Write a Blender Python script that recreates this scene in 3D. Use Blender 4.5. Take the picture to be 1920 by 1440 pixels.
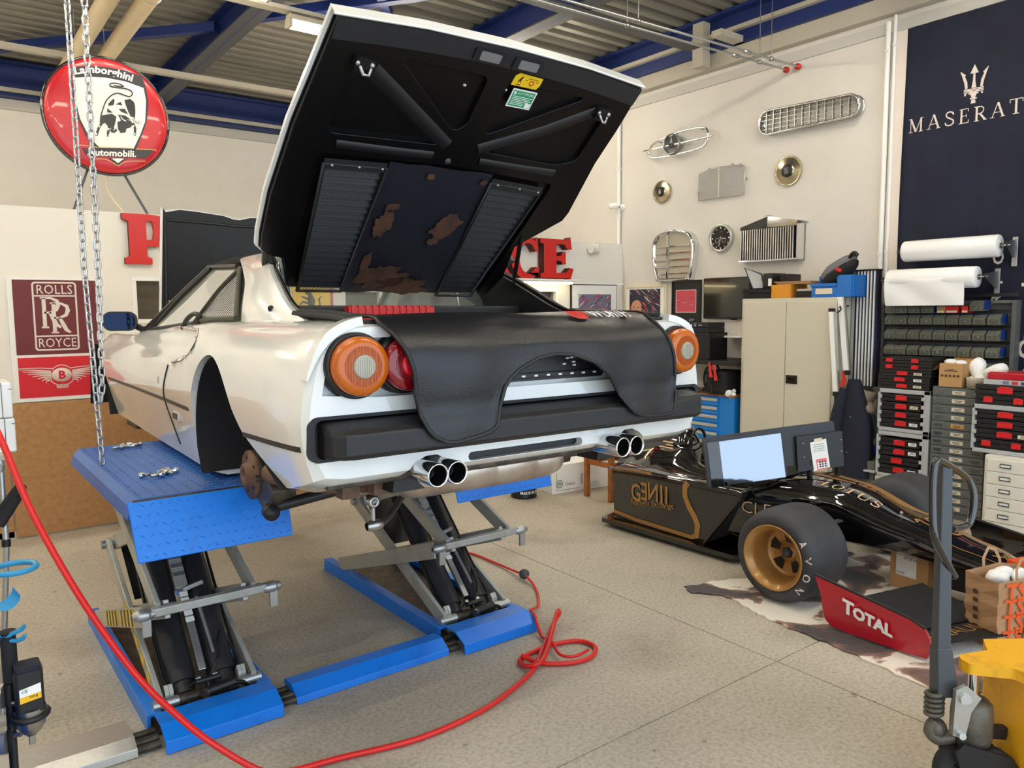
import bpy, bmesh, math, random
from math import sin, cos, pi, radians
from mathutils import Vector as V, Matrix as Mx
S = bpy.context.scene
COL = S.collection
for o in list(bpy.data.objects):
    bpy.data.objects.remove(o)

# ---------------------------------------------------------------- camera
cam = bpy.data.cameras.new('camera')
cam.sensor_width = 36.0
cam.lens = 27.0
cam.clip_end = 200
CAM = bpy.data.objects.new('camera', cam)
COL.objects.link(CAM)
_p, _r, _y = radians(5.51), radians(-0.48), radians(37.4)
_f = V((sin(_y) * cos(_p), cos(_y) * cos(_p), -sin(_p)))
_rt = V((cos(_y), -sin(_y), 0))
_R = _rt * cos(_r) + _rt.cross(_f) * sin(_r)
_U = _R.cross(_f)
CAM.matrix_world = Mx(((_R.x, _U.x, -_f.x, 0), (_R.y, _U.y, -_f.y, 0), (_R.z, _U.z, -_f.z, 1.7), (0, 0, 0, 1)))
S.camera = CAM

# ---------------------------------------------------------------- world, light, exposure
W = bpy.data.worlds.new('overcast sky')
S.world = W
W.use_nodes = True
_bg = W.node_tree.nodes['Background']
_bg.inputs[0].default_value = (0.72, 0.86, 1.0, 1)
_bg.inputs[1].default_value = 1.9
S.view_settings.view_transform = 'Standard'
S.view_settings.look = 'None'
S.view_settings.gamma = 1.0
S.view_settings.use_curve_mapping = False
S.view_settings.exposure = 0.42
S.cycles.max_bounces = 8
S.cycles.diffuse_bounces = 4
S.cycles.use_denoising = True
S.cycles.sample_clamp_indirect = 8.0

def area(name, loc, rot, sx, sy, power, color, portal=False):
    L = bpy.data.lights.new(name, 'AREA')
    L.shape = 'RECTANGLE'
    L.size, L.size_y = sx, sy
    L.energy = power
    L.color = color
    if portal:
        L.cycles.is_portal = True
    o = bpy.data.objects.new(name, L)
    o.location = loc
    o.rotation_euler = rot
    COL.objects.link(o)
    return o
# the open roller gate behind the photographer lets the daylight in
area('gate_daylight', (1.6, -1.65, 2.1), (radians(90), 0, 0), 8.4, 4.0, 1, (1, 1, 1), True)

# ---------------------------------------------------------------- materials
def lin(c):
    return tuple(((x / 255.0) / 12.92 if x <= 10 else (((x / 255.0) + 0.055) / 1.055) ** 2.4) for x in c)
MATS = {}
def mat(name, rgb, rough=0.5, metal=0.0, coat=0.0, bump=None, var=None, emit=0.0, spec=0.5, alpha=1.0, trans=0.0, sheen=0.0):
    if name in MATS:
        return MATS[name]
    m = bpy.data.materials.new(name)
    m.use_nodes = True
    nt = m.node_tree
    b = nt.nodes['Principled BSDF']
    c = lin(rgb) + (1,)
    b.inputs['Base Color'].default_value = c
    b.inputs['Roughness'].default_value = rough
    b.inputs['Metallic'].default_value = metal
    b.inputs['Coat Weight'].default_value = coat
    b.inputs['Coat Roughness'].default_value = 0.04
    b.inputs['Specular IOR Level'].default_value = spec
    b.inputs['Sheen Weight'].default_value = sheen
    b.inputs['Transmission Weight'].default_value = trans
    b.inputs['Alpha'].default_value = alpha
    if emit:
        b.inputs['Emission Color'].default_value = c
        b.inputs['Emission Strength'].default_value = emit
    tc = None
    if bump or var:
        tc = nt.nodes.new('ShaderNodeTexCoord')
    if var:
        # var = (scale, second colour, amount position low, high)
        n = nt.nodes.new('ShaderNodeTexNoise')
        n.inputs['Scale'].default_value = var[0]
        n.inputs['Detail'].default_value = 6
        n.inputs['Roughness'].default_value = 0.6
        r = nt.nodes.new('ShaderNodeValToRGB')
        r.color_ramp.elements[0].position = var[2]
        r.color_ramp.elements[1].position = var[3]
        r.color_ramp.elements[0].color = c
        r.color_ramp.elements[1].color = lin(var[1]) + (1,)
        nt.links.new(tc.outputs['Object'], n.inputs['Vector'])
        nt.links.new(n.outputs['Fac'], r.inputs['Fac'])
        nt.links.new(r.outputs['Color'], b.inputs['Base Color'])
    if bump:
        n = nt.nodes.new('ShaderNodeTexNoise')
        n.inputs['Scale'].default_value = bump[0]
        n.inputs['Detail'].default_value = 4
        k = nt.nodes.new('ShaderNodeBump')
        k.inputs['Strength'].default_value = bump[1]
        k.inputs['Distance'].default_value = 0.01
        nt.links.new(tc.outputs['Object'], n.inputs['Vector'])
        nt.links.new(n.outputs['Fac'], k.inputs['Height'])
        nt.links.new(k.outputs['Normal'], b.inputs['Normal'])
    MATS[name] = m
    return m

mat('wall_cream', (221, 217, 210), 0.85, bump=(60, 0.05), var=(1.5, (214, 209, 201), 0.35, 0.7))
mat('wall_white', (240, 240, 238), 0.7)
mat('wall_shade', (196, 193, 186), 0.85)  # shaded wall tone for the right wall band; plain pale grey elsewhere
mat('ceil_metal', (130, 126, 116), 0.55, 0.25)
mat('beam_blue', (14, 40, 104), 0.5)
mat('beam_grey', (70, 73, 78), 0.55)
mat('beige_steel', (186, 179, 163), 0.6)
mat('cream_pipe', (222, 204, 168), 0.45)
mat('galv', (178, 180, 180), 0.38, 0.85)
mat('chrome', (228, 228, 228), 0.07, 1.0)
mat('steel', (170, 170, 168), 0.3, 1.0)
mat('alu', (196, 196, 192), 0.35, 0.8, bump=(40, 0.1))
mat('brass', (178, 168, 142), 0.25, 1.0)
mat('gold', (176, 130, 72), 0.35, 0.35, coat=0.3)
mat('lamp_glow', (255, 244, 222), 0.5, emit=39)
mat('lamp_body', (190, 180, 160), 0.5)
mat('red_plastic', (206, 40, 34), 0.35)
mat('red_letter', (205, 32, 28), 0.4)
mat('black', (14, 14, 15), 0.4)
mat('black_gloss', (8, 8, 9), 0.06, coat=1.0)
mat('black_satin', (24, 25, 27), 0.45)
mat('black_rough', (20, 20, 22), 0.8)
mat('rubber', (38, 39, 42), 0.75, bump=(120, 0.1))
mat('tyre', (62, 63, 66), 0.62, bump=(200, 0.12), var=(4, (52, 53, 56), 0.4, 0.6))
mat('white', (244, 244, 242), 0.4)
mat('paper', (240, 240, 236), 0.8)
mat('car_white', (226, 226, 221), 0.22, coat=1.0)
mat('lift_blue', (8, 124, 232), 0.35, bump=(25, 0.06), var=(6, (8, 108, 212), 0.5, 0.75))
mat('lift_grey', (176, 178, 172), 0.4, 0.3, var=(8, (140, 140, 132), 0.5, 0.8))
mat('cyl_black', (34, 34, 38), 0.42, var=(9, (52, 52, 54), 0.5, 0.8))
mat('greasy', (58, 52, 44), 0.5, 0.4, var=(12, (96, 88, 76), 0.45, 0.7), bump=(40, 0.3))
mat('yellow_tape', (222, 186, 36), 0.5)
mat('hose_red', (222, 36, 32), 0.35)
mat('rust', (120, 92, 76), 0.6, 0.5, var=(10, (78, 58, 48), 0.4, 0.65), bump=(30, 0.2))
mat('muffler', (204, 194, 182), 0.38, 0.8, var=(5, (160, 136, 120), 0.42, 0.7))
mat('amber', (190, 92, 4), 0.25, coat=0.25)
mat('amber_rib', (180, 84, 2), 0.35, coat=0.15)
mat('red_lens', (128, 6, 20), 0.15, coat=0.5)
mat('red_bright', (200, 8, 30), 0.3, coat=0.2)
mat('clear_lens', (170, 166, 150), 0.3, coat=0.2)
mat('glass', (150, 160, 158), 0.03, coat=1.0, alpha=0.28)
mat('vinyl', (22, 23, 27), 0.36, bump=(180, 0.12))
mat('rust_brown', (94, 62, 44), 0.7, var=(9, (70, 46, 34), 0.4, 0.6))
mat('navy_cloth', (24, 29, 52), 0.85, var=(3, (20, 24, 44), 0.4, 0.6))
mat('curtain', (228, 216, 206), 0.8)
mat('plastic_film', (246, 246, 246), 0.3, bump=(14, 0.25))
mat('cabinet', (206, 200, 182), 0.5)
mat('cabinet_line', (88, 84, 76), 0.7)
mat('bin_grey', (98, 100, 90), 0.45)
mat('rack_grey', (84, 88, 88), 0.5)
mat('bin_blue', (22, 60, 140), 0.45)
mat('case_black', (24, 24, 26), 0.5)
mat('latch_red', (220, 36, 40), 0.4)
mat('frame_grey', (176, 178, 180), 0.45)
mat('drawer_grey', (96, 102, 102), 0.45)
mat('label', (226, 214, 186), 0.7)
mat('drawer_white', (226, 221, 208), 0.45)
mat('cardboard', (190, 148, 98), 0.85, bump=(50, 0.05))
mat('kraft', (188, 148, 108), 0.8, bump=(16, 0.25), var=(5, (172, 132, 94), 0.4, 0.7))
mat('orange_print', (240, 96, 34), 0.7)
mat('board', (186, 140, 92), 0.75, var=(25, (172, 126, 80), 0.4, 0.65))
mat('wood', (170, 104, 48), 0.5, var=(14, (150, 86, 38), 0.4, 0.65))
mat('blue_cab', (22, 128, 214), 0.4)
mat('blue_bin', (32, 112, 196), 0.4)
mat('orange_box', (220, 146, 40), 0.7)
mat('grey_bag', (112, 112, 116), 0.8)
mat('rag_beige', (158, 142, 126), 0.9, bump=(20, 0.4))
mat('rag_teal', (84, 112, 112), 0.9, bump=(20, 0.4))
mat('blue_sheet', (24, 72, 176), 0.5, bump=(12, 0.5))
mat('cloth_dark', (30, 34, 48), 0.9)
mat('jack_yellow', (238, 176, 30), 0.45, var=(7, (176, 124, 34), 0.55, 0.78), bump=(30, 0.05))
mat('jack_grey', (64, 67, 72), 0.4)
mat('cast_grey', (112, 106, 96), 0.5, 0.5, bump=(30, 0.3), var=(9, (70, 66, 60), 0.45, 0.7))
mat('total_red', (186, 14, 40), 0.3, coat=0.6)
mat('maroon', (108, 34, 38), 0.5)
mat('poster_red', (214, 26, 40), 0.5)
mat('silver_print', (226, 212, 204), 0.5)
mat('sign_red', (186, 22, 36), 0.35, coat=0.25)
mat('sign_black', (40, 40, 44), 0.4)
mat('sign_white', (232, 228, 220), 0.35)
mat('gold_line', (236, 190, 120), 0.4)
mat('sticker_yellow', (238, 194, 30), 0.5)
mat('sticker_green', (20, 150, 96), 0.5)
mat('tv_black', (30, 28, 26), 0.12, coat=0.6)
mat('screen_gloss', (150, 158, 172), 0.05, metal=1.0, bump=(30, .02))
mat('pink_flower', (238, 110, 120), 0.6)
mat('olive_dark', (54, 54, 40), 0.6)
mat('window_dark', (70, 62, 50), 0.1, coat=0.6)
mat('wrench_label', (245, 186, 30), 0.5)
mat('teal_hook', (40, 140, 190), 0.4)
mat('dim_blue', (28, 84, 190), 0.4)
mat('skin_paint', (206, 150, 118), 0.6)
mat('mesh_wire', (150, 152, 156), 0.4, 0.7)
mat('film_frosted', (206, 208, 212), 0.3, alpha=0.75)

def M(n):
    return MATS[n]

# ---------------------------------------------------------------- geometry helpers
class MB:
    """collects polygons, then links them as one mesh object"""
    def __init__(s):
        s.v, s.f, s.m, s.s = [], [], [], []
    def add(s, vs, fs, mi=0, sm=False):
        n = len(s.v)
        s.v += [V(a) for a in vs]
        for f in fs:
            s.f.append([n + i for i in f]); s.m.append(mi); s.s.append(sm)
        return s
    def hexa(s, p, mi=0):
        return s.add(p, [(0, 3, 2, 1), (4, 5, 6, 7), (0, 1, 5, 4), (1, 2, 6, 5), (2, 3, 7, 6), (3, 0, 4, 7)], mi)
    def box(s, x0, x1, y0, y1, z0, z1, mi=0):
        return s.hexa([(x0, y0, z0), (x1, y0, z0), (x1, y1, z0), (x0, y1, z0), (x0, y0, z1), (x1, y0, z1), (x1, y1, z1), (x0, y1, z1)], mi)
    def obox(s, c, size, R=None, mi=0):
        R = R or Mx.Identity(3)
        c = V(c); a, b, d = size[0] / 2, size[1] / 2, size[2] / 2
        ps = [(-a, -b, -d), (a, -b, -d), (a, b, -d), (-a, b, -d), (-a, -b, d), (a, -b, d), (a, b, d), (-a, b, d)]
        return s.hexa([c + R @ V(p) for p in ps], mi)
    def bar(s, a, b, w, h, up=(0, 0, 1), mi=0):
        a, b = V(a), V(b)
        d = (b - a).normalized(); u = V(up)
        sd = d.cross(u)
        if sd.length < 1e-4: sd = d.cross(V((0, 1, 0)))
        sd.normalize(); u = sd.cross(d)
        sd *= w / 2; u *= h / 2
        return s.hexa([a - sd - u, a + sd - u, b + sd - u, b - sd - u, a - sd + u, a + sd + u, b + sd + u, b - sd + u], mi)
    def tube(s, path, r, n=8, closed=False, mi=0, caps=True, rs=None):
        P = [V(p) for p in path]; N = len(P); rings = []
        t0 = (P[1] - P[0]).normalized()
        nrm = t0.orthogonal().normalized()
        for i in range(N):
            if closed: t = (P[(i + 1) % N] - P[i - 1])
            else: t = P[min(i + 1, N - 1)] - P[max(i - 1, 0)]
            t.normalize()
            nrm = (nrm - t * nrm.dot(t))
            if nrm.length < 1e-5: nrm = t.orthogonal()
            nrm.normalize(); bn = t.cross(nrm)
            rr = rs[i] if rs else r
            rings.append([P[i] + (nrm * cos(2 * pi * k / n) + bn * sin(2 * pi * k / n)) * rr for k in range(n)])
        vs = [p for rg in rings for p in rg]; fs = []
        for i in range(N if closed else N - 1):
            j = (i + 1) % N
            for k in range(n):
                l = (k + 1) % n
                fs.append((i * n + k, i * n + l, j * n + l, j * n + k))
        s.add(vs, fs, mi, True)
        if caps and not closed:
            s.add(rings[0], [tuple(range(n - 1, -1, -1))], mi); s.add(rings[-1], [tuple(range(n))], mi)
        return s
    def cyl(s, a, b, r, r2=None, n=16, mi=0, caps=True):
        return s.tube([a, b], r, n, False, mi, caps, rs=[r, r if r2 is None else r2])
    def lathe(s, c, axis, prof, n=24, mi=0, caps=True):
        c = V(c); ax = V(axis).normalized(); u = ax.orthogonal().normalized(); w = ax.cross(u)
        vs, fs = [], []
        for (h, r) in prof:
            for k in range(n):
                a = 2 * pi * k / n
                vs.append(c + ax * h + (u * cos(a) + w * sin(a)) * max(r, 1e-4))
        for i in range(len(prof) - 1):
            for k in range(n):
                l = (k + 1) % n
                fs.append((i * n + k, i * n + l, (i + 1) * n + l, (i + 1) * n + k))
        return s.add(vs, fs, mi, True)
    def prism(s, poly, O, U, Wv, N, depth, mi=0, sm=False, mis=None):
        """polygon (u,v) in the frame O,U,Wv, extruded by depth along N (front face at O+N*depth)"""
        O, U, Wv, N = V(O), V(U), V(Wv), V(N)
        n = len(poly)
        A = [O + U * p[0] + Wv * p[1] for p in poly]; B = [a + N * depth for a in A]
        s.add(A + B, [(i, (i + 1) % n, n + (i + 1) % n, n + i) for i in range(n)], mi if mis is None else mis, sm)
        s.add(B, [tuple(range(n))], mi)
        s.add(A, [tuple(range(n - 1, -1, -1))], mi)
        return s
    def grid(s, P, mi=0, sm=True, closed_u=False):
        nu, nv = len(P), len(P[0])
        vs = [p for row in P for p in row]; fs = []
        for i in range(nu if closed_u else nu - 1):
            ii = (i + 1) % nu
            for j in range(nv - 1):
                fs.append((i * nv + j, ii * nv + j, ii * nv + j + 1, i * nv + j + 1))
        return s.add(vs, fs, mi, sm)
    def sphere(s, c, r, nu=16, nv=10, mi=0, sc=(1, 1, 1)):
        c = V(c)
        P = [[c + V((r * sc[0] * sin(pi * j / nv) * cos(2 * pi * i / nu), r * sc[1] * sin(pi * j / nv) * sin(2 * pi * i / nu), r * sc[2] * cos(pi * j / nv))) for j in range(nv + 1)] for i in range(nu)]
        return s.grid(P, mi, True, True)
    def text(s, body, size, fn, mi=0, depth=0.0, align='LEFT', res=2, bold=0.0, spacing=1.0):
        """lettering as polygons, placed by fn(x, y, d) -> point"""
        c = bpy.data.curves.new('lettering', 'FONT')
        c.body = body; c.size = size; c.align_x = align; c.resolution_u = res
        c.extrude = depth / 2; c.offset = bold; c.space_character = spacing
        o = bpy.data.objects.new('lettering', c)
        me = bpy.data.meshes.new_from_object(o)
        s.add([fn(v.co.x, v.co.y, v.co.z) for v in me.vertices], [tuple(p.vertices) for p in me.polygons], mi)
        bpy.data.objects.remove(o); bpy.data.curves.remove(c); bpy.data.meshes.remove(me)
        return s
    def stroke(s, pts, ws, fn, mi=0, n=None):
        """a flat ribbon along 2-D points with widths, mapped by fn(x, y)"""
        P = [V((p[0], p[1], 0)) for p in pts]
        if not isinstance(ws, (list, tuple)): ws = [ws] * len(P)
        vs = []
        for i, p in enumerate(P):
            t = (P[min(i + 1, len(P) - 1)] - P[max(i - 1, 0)]).normalized()
            q = V((-t.y, t.x, 0)) * ws[i] / 2
            a, b = p + q, p - q
            vs += [fn(a.x, a.y), fn(b.x, b.y)]
        return s.add(vs, [(2 * i, 2 * i + 1, 2 * i + 3, 2 * i + 2) for i in range(len(P) - 1)], mi)

ORG = {}
def org(o):
    while o is not None:
        if o in ORG: return ORG[o]
        o = o.parent
    return V((0, 0, 0))

def obj(name, mb, mats, parent=None, bevel=0.0, label=None, cat=None, group=None, kind=None, seg=2, loc=None, merge=False):
    me = bpy.data.meshes.new(name)
    if parent is not None:
        o0 = org(parent)
    elif loc is not None:
        o0 = V(loc)
    else:
        xs = [v.x for v in mb.v]; ys = [v.y for v in mb.v]; zs = [v.z for v in mb.v]
        o0 = V(((min(xs) + max(xs)) / 2, (min(ys) + max(ys)) / 2, min(zs)))
    me.from_pydata([v - o0 for v in mb.v], [], mb.f)
    if not isinstance(mats, (list, tuple)): mats = [mats]
    for m in mats:
        me.materials.append(M(m) if isinstance(m, str) else m)
    me.polygons.foreach_set('material_index', mb.m)
    me.polygons.foreach_set('use_smooth', mb.s)
    if merge:
        bm = bmesh.new(); bm.from_mesh(me)
        bmesh.ops.remove_doubles(bm, verts=bm.verts, dist=1e-5)
        bmesh.ops.recalc_face_normals(bm, faces=bm.faces)
        bm.to_mesh(me); bm.free()
    me.update()
    o = bpy.data.objects.new(name, me)
    COL.objects.link(o)
    if parent is not None:
        o.parent = parent
    else:
        o.location = o0; ORG[o] = o0
    if bevel:
        b = o.modifiers.new('edge', 'BEVEL'); b.width = bevel; b.segments = seg; b.limit_method = 'ANGLE'; b.angle_limit = radians(40)
    return tag(o, label, cat, group, kind)

def tag(o, label=None, cat=None, group=None, kind=None):
    if label: o['label'] = label
    if cat: o['category'] = cat
    if group: o['group'] = group
    if kind: o['kind'] = kind
    return o

def thing(name, label, cat, loc, group=None, rot=None):
    o = bpy.data.objects.new(name, None)
    COL.objects.link(o)
    o.location = loc
    if rot: o.rotation_euler = rot
    ORG[o] = V(loc)
    o.empty_display_size = 0.1
    return tag(o, label, cat, group)

def struct(name, mb, mats, parent=None, bevel=0.0, **k):
    o = obj(name, mb, mats, parent, bevel, **k)
    if parent is None: o['kind'] = 'structure'
    return o

def frame_fn(O, U, Wv, N=None, lift=0.0):
    O, U, Wv = V(O), V(U).normalized(), V(Wv).normalized()
    N = V(N).normalized() if N is not None else U.cross(Wv).normalized()
    return lambda x, y, d=0.0: O + U * x + Wv * y + N * (lift + d)

def copy_tree(o, parent=None):
    c = o.copy(); COL.objects.link(c); c.parent = parent
    if o in ORG: ORG[c] = ORG[o]
    for ch in list(o.children): copy_tree(ch, c)
    return c

def arc(cx, cy, r, a0, a1, n=10, ry=None):
    ry = r if ry is None else ry
    return [(cx + r * cos(radians(a0 + (a1 - a0) * i / n)), cy + ry * sin(radians(a0 + (a1 - a0) * i / n))) for i in range(n + 1)]

def rrect(x0, x1, y0, y1, r, n=5):
    return arc(x1 - r, y0 + r, r, -90, 0, n) + arc(x1 - r, y1 - r, r, 0, 90, n) + arc(x0 + r, y1 - r, r, 90, 180, n) + arc(x0 + r, y0 + r, r, 180, 270, n)

def smooth(pts, n=6):
    """Catmull-Rom through points"""
    P = [V(p) for p in pts]; out = []
    for i in range(len(P) - 1):
        p0, p1, p2, p3 = P[max(i - 1, 0)], P[i], P[i + 1], P[min(i + 2, len(P) - 1)]
        for k in range(n):
            t = k / n
            out.append(0.5 * ((2 * p1) + (p2 - p0) * t + (2 * p0 - 5 * p1 + 4 * p2 - p3) * t * t + (3 * p1 - p0 - 3 * p2 + p3) * t ** 3))
    out.append(P[-1])
    return out

def lerp_table(tab, x):
    """piecewise smooth interpolation of rows (key, a, b, c...)"""
    if x <= tab[0][0]: return tab[0][1:]
    for a, b in zip(tab, tab[1:]):
        if x <= b[0]:
            t = (x - a[0]) / (b[0] - a[0]); t = t * t * (3 - 2 * t) * 0.5 + t * 0.5
            return [p + (q - p) * t for p, q in zip(a[1:], b[1:])]
    return tab[-1][1:]

X, Y, Z = V((1, 0, 0)), V((0, 1, 0)), V((0, 0, 1))
RW = 6.97          # right wall plane
BW = 11.3          # back wall plane
PW = 6.83          # front of the low white partition
rnd = random.Random(4)
# ================================================================= ROOM
def concrete():
    m = bpy.data.materials.new('concrete'); m.use_nodes = True
    nt = m.node_tree; b = nt.nodes['Principled BSDF']
    tc = nt.nodes.new('ShaderNodeTexCoord')
    geo = nt.nodes.new('ShaderNodeNewGeometry')
    def noise(sc, det=6):
        n = nt.nodes.new('ShaderNodeTexNoise'); n.inputs['Scale'].default_value = sc; n.inputs['Detail'].default_value = det
        nt.links.new(geo.outputs['Position'], n.inputs['Vector']); return n
    def ramp(src, p0, c0, p1, c1):
        r = nt.nodes.new('ShaderNodeValToRGB'); r.color_ramp.elements[0].position = p0; r.color_ramp.elements[1].position = p1
        r.color_ramp.elements[0].color = lin(c0) + (1,); r.color_ramp.elements[1].color = lin(c1) + (1,)
        nt.links.new(src, r.inputs['Fac']); return r
    def mix(a, bb, mode, fac):
        x = nt.nodes.new('ShaderNodeMix'); x.data_type = 'RGBA'; x.blend_type = mode; x.inputs[0].default_value = fac
        nt.links.new(a, x.inputs[6]); nt.links.new(bb, x.inputs[7]); return x.outputs[2]
    base = ramp(noise(0.8).outputs['Fac'], 0.35, (198, 190, 174), 0.7, (176, 168, 152)).outputs['Color']
    speck = ramp(noise(55, 3).outputs['Fac'], 0.3, (205, 205, 205), 0.6, (255, 255, 255)).outputs['Color']
    stain = ramp(noise(1.3, 9).outputs['Fac'], 0.54, (255, 255, 255), 0.80, (196, 192, 188)).outputs['Color']
    dots = ramp(noise(16, 2).outputs['Fac'], 0.72, (255, 255, 255), 0.76, (110, 100, 90)).outputs['Color']
    c = mix(base, speck, 'MULTIPLY', 0.75); c = mix(c, stain, 'MULTIPLY', 0.9); c = mix(c, dots, 'MULTIPLY', 0.5)
    nt.links.new(c, b.inputs['Base Color'])
    b.inputs['Roughness'].default_value = 0.62
    b.inputs['Specular IOR Level'].default_value = 0.4
    k = nt.nodes.new('ShaderNodeBump'); k.inputs['Strength'].default_value = 0.25; k.inputs['Distance'].default_value = 0.004
    nt.links.new(noise(120, 3).outputs['Fac'], k.inputs['Height']); nt.links.new(k.outputs['Normal'], b.inputs['Normal'])
    MATS['concrete'] = m
concrete()
mat('joint', (120, 110, 96), 0.9)

floor = struct('floor', MB().box(-3.6, RW, -2.2, BW, -0.2, -0.012), 'joint')
ORG[floor] = ORG[floor]
xs, ys = [-3.6, -0.55, 3.2, RW], [-2.2, 2.06, 5.9, BW]
for i in range(3):
    for j in range(3):
        g = 0.003
        # the joint along y bends a little, as the cut in the photograph does
        dx = lambda y, i=i: (0.058 * (y - 2.05) / 3.3) if True else 0
        def xe(k, y): return xs[k] + (dx(y) - 0.03 if k == 2 else 0)
        x0, x1 = i, i + 1; y0, y1 = ys[j] + g, ys[j + 1] - g
        p = [(xe(x0, y0) + g, y0), (xe(x1, y0) - g, y0), (xe(x1, y1) - g, y1), (xe(x0, y1) + g, y1)]
        obj('slab', MB().prism(p, (0, 0, -0.012), X, Y, Z, 0.012), 'concrete', floor, 0.003, seg=1)

# walls
struct('wall_right', MB().box(RW, RW + 0.2, -2.2, BW, 0, 5.0), 'wall_cream')
struct('wall_back', MB().box(-3.6, RW, BW, BW + 0.2, 0, 5.0), 'wall_cream')
struct('wall_left', MB().box(-3.8, -3.6, -2.2, BW, 0, 5.0), 'wall_cream')
gate = MB().box(-3.6, -2.6, -2.0, -1.8, 0, 5).box(5.8, RW, -2.0, -1.8, 0, 5).box(-2.6, 5.8, -2.0, -1.8, 4.1, 5)
struct('wall_front', gate, 'wall_cream')
# shadow band below the right wall's head, put into the colour of a strip
struct('shade_band', MB().box(RW - 0.02, RW, -1.8, BW, 4.10, 4.195), 'wall_shade')
struct('trim_2', MB().box(RW - 0.10, RW, -1.8, BW, 4.245, 4.40), 'beige_steel', bevel=0.004)
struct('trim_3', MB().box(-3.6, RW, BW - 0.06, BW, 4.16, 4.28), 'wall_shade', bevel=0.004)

# corrugated ceiling
pr = []
y = -2.2
while y < BW:
    pr += [(y, 4.78), (y + 0.06, 4.78), (y + 0.09, 4.735), (y + 0.17, 4.735)]
    y += 0.2
pts = [[(-3.6, a, b), (RW, a, b)] for a, b in pr]
ce = MB().grid(pts, 0, False).box(-3.8, RW + 0.2, -2.2, BW + 0.2, 4.86, 4.95)
struct('ceiling', ce, 'ceil_metal')

# steel frame
def ibeam(mb, a, b, w, h, t=0.018, mi_web=0, mi_fl=0):
    a, b = V(a), V(b)
    up = Z * (h / 2 - t / 2)
    mb.bar(a, b, t, h, mi=mi_web); mb.bar(a + up, b + up, w, t, mi=mi_fl); mb.bar(a - up, b - up, w, t, mi=mi_fl)
    return mb
for k, xx in enumerate((-2.25, 0.2, 2.66, 5.02)):
    if xx == 0.2: continue
    r = thing('rafter', ['', '', 'dark blue steel rafter running to the back beam left of the open lid', 'blue steel rafter running back above the raised lid', ''][k + 1 if k else 0] or 'blue steel rafter over the left side of the hall', 'beam', (xx, 4.5, 4.46))
    del r['category']; del r['label']; r['kind'] = 'structure'
    mb = MB().bar((xx, -1.8, 4.595), (xx, BW, 4.595), 0.016, 0.27)
    mb.bar((xx, -1.8, 4.722), (xx, BW, 4.722), 0.20, 0.016)
    obj('web', mb, 'beam_blue', r)
    obj('flange', MB().bar((xx, -1.8, 4.468), (xx, BW, 4.468), 0.20, 0.016), 'beam_grey', r)
bb = thing('beam', None, None, (1.6, BW - 0.1, 4.28)); bb['kind'] = 'structure'
obj('web', MB().box(-3.6, RW, BW - 0.14, BW - 0.10, 4.30, 4.70), 'beam_blue', bb)
obj('flange', MB().box(-3.6, RW, BW - 0.20, BW - 0.02, 4.66, 4.70).box(-3.6, RW, BW - 0.2, BW - 0.02, 4.285, 4.31), 'beam_blue', bb)
obj('ledge_strip', MB().box(-3.6, RW, BW - 0.19, BW - 0.14, 4.335, 4.385), 'beige_steel', bb)
b2 = thing('beam', None, None, (RW - 0.15, 4.5, 4.4)); b2['kind'] = 'structure'
obj('web', MB().box(RW - 0.15, RW - 0.1, -1.8, BW - 0.2, 4.40, 4.73), 'beam_blue', b2)
obj('flange', MB().box(RW - 0.26, RW - 0.02, -1.8, BW - 0.2, 4.70, 4.733), 'beam_blue', b2)
obj('ledge_strip', MB().box(RW - 0.21, RW - 0.15, -1.8, BW - 0.2, 4.52, 4.56), 'beige_steel', b2)
for n, (a, b) in enumerate([((0.25, 11.1, 4.62), (2.6, 8.35, 4.62)), ((2.72, 8.0, 4.62), (4.96, 4.9, 4.62)), ((2.72, 5.4, 4.63), (4.96, 8.6, 4.63)), ((-2.2, 8.4, 4.62), (0.2, 11.1, 4.63))]):
    struct('brace' if n == 0 else 'brace', MB().bar(a, b, 0.09, 0.09), 'beam_blue')
struct('crossbar', MB().box(-3.6, RW, 9.55, 9.63, 4.40, 4.458), 'beige_steel')
struct('channel', MB().box(0.2, 6.8, 6.98, 7.10, 4.425, 4.46), 'beige_steel')
struct('channel', MB().box(3.6, RW - 0.1, 5.45, 5.62, 4.44, 4.459), 'beam_grey')
struct('channel', MB().box(RW - 0.26, RW - 0.14, 5.42, 5.56, 4.25, 4.7).box(RW - 0.5, RW - 0.1, 5.0, 5.12, 4.40, 4.46), 'beige_steel')

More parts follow.
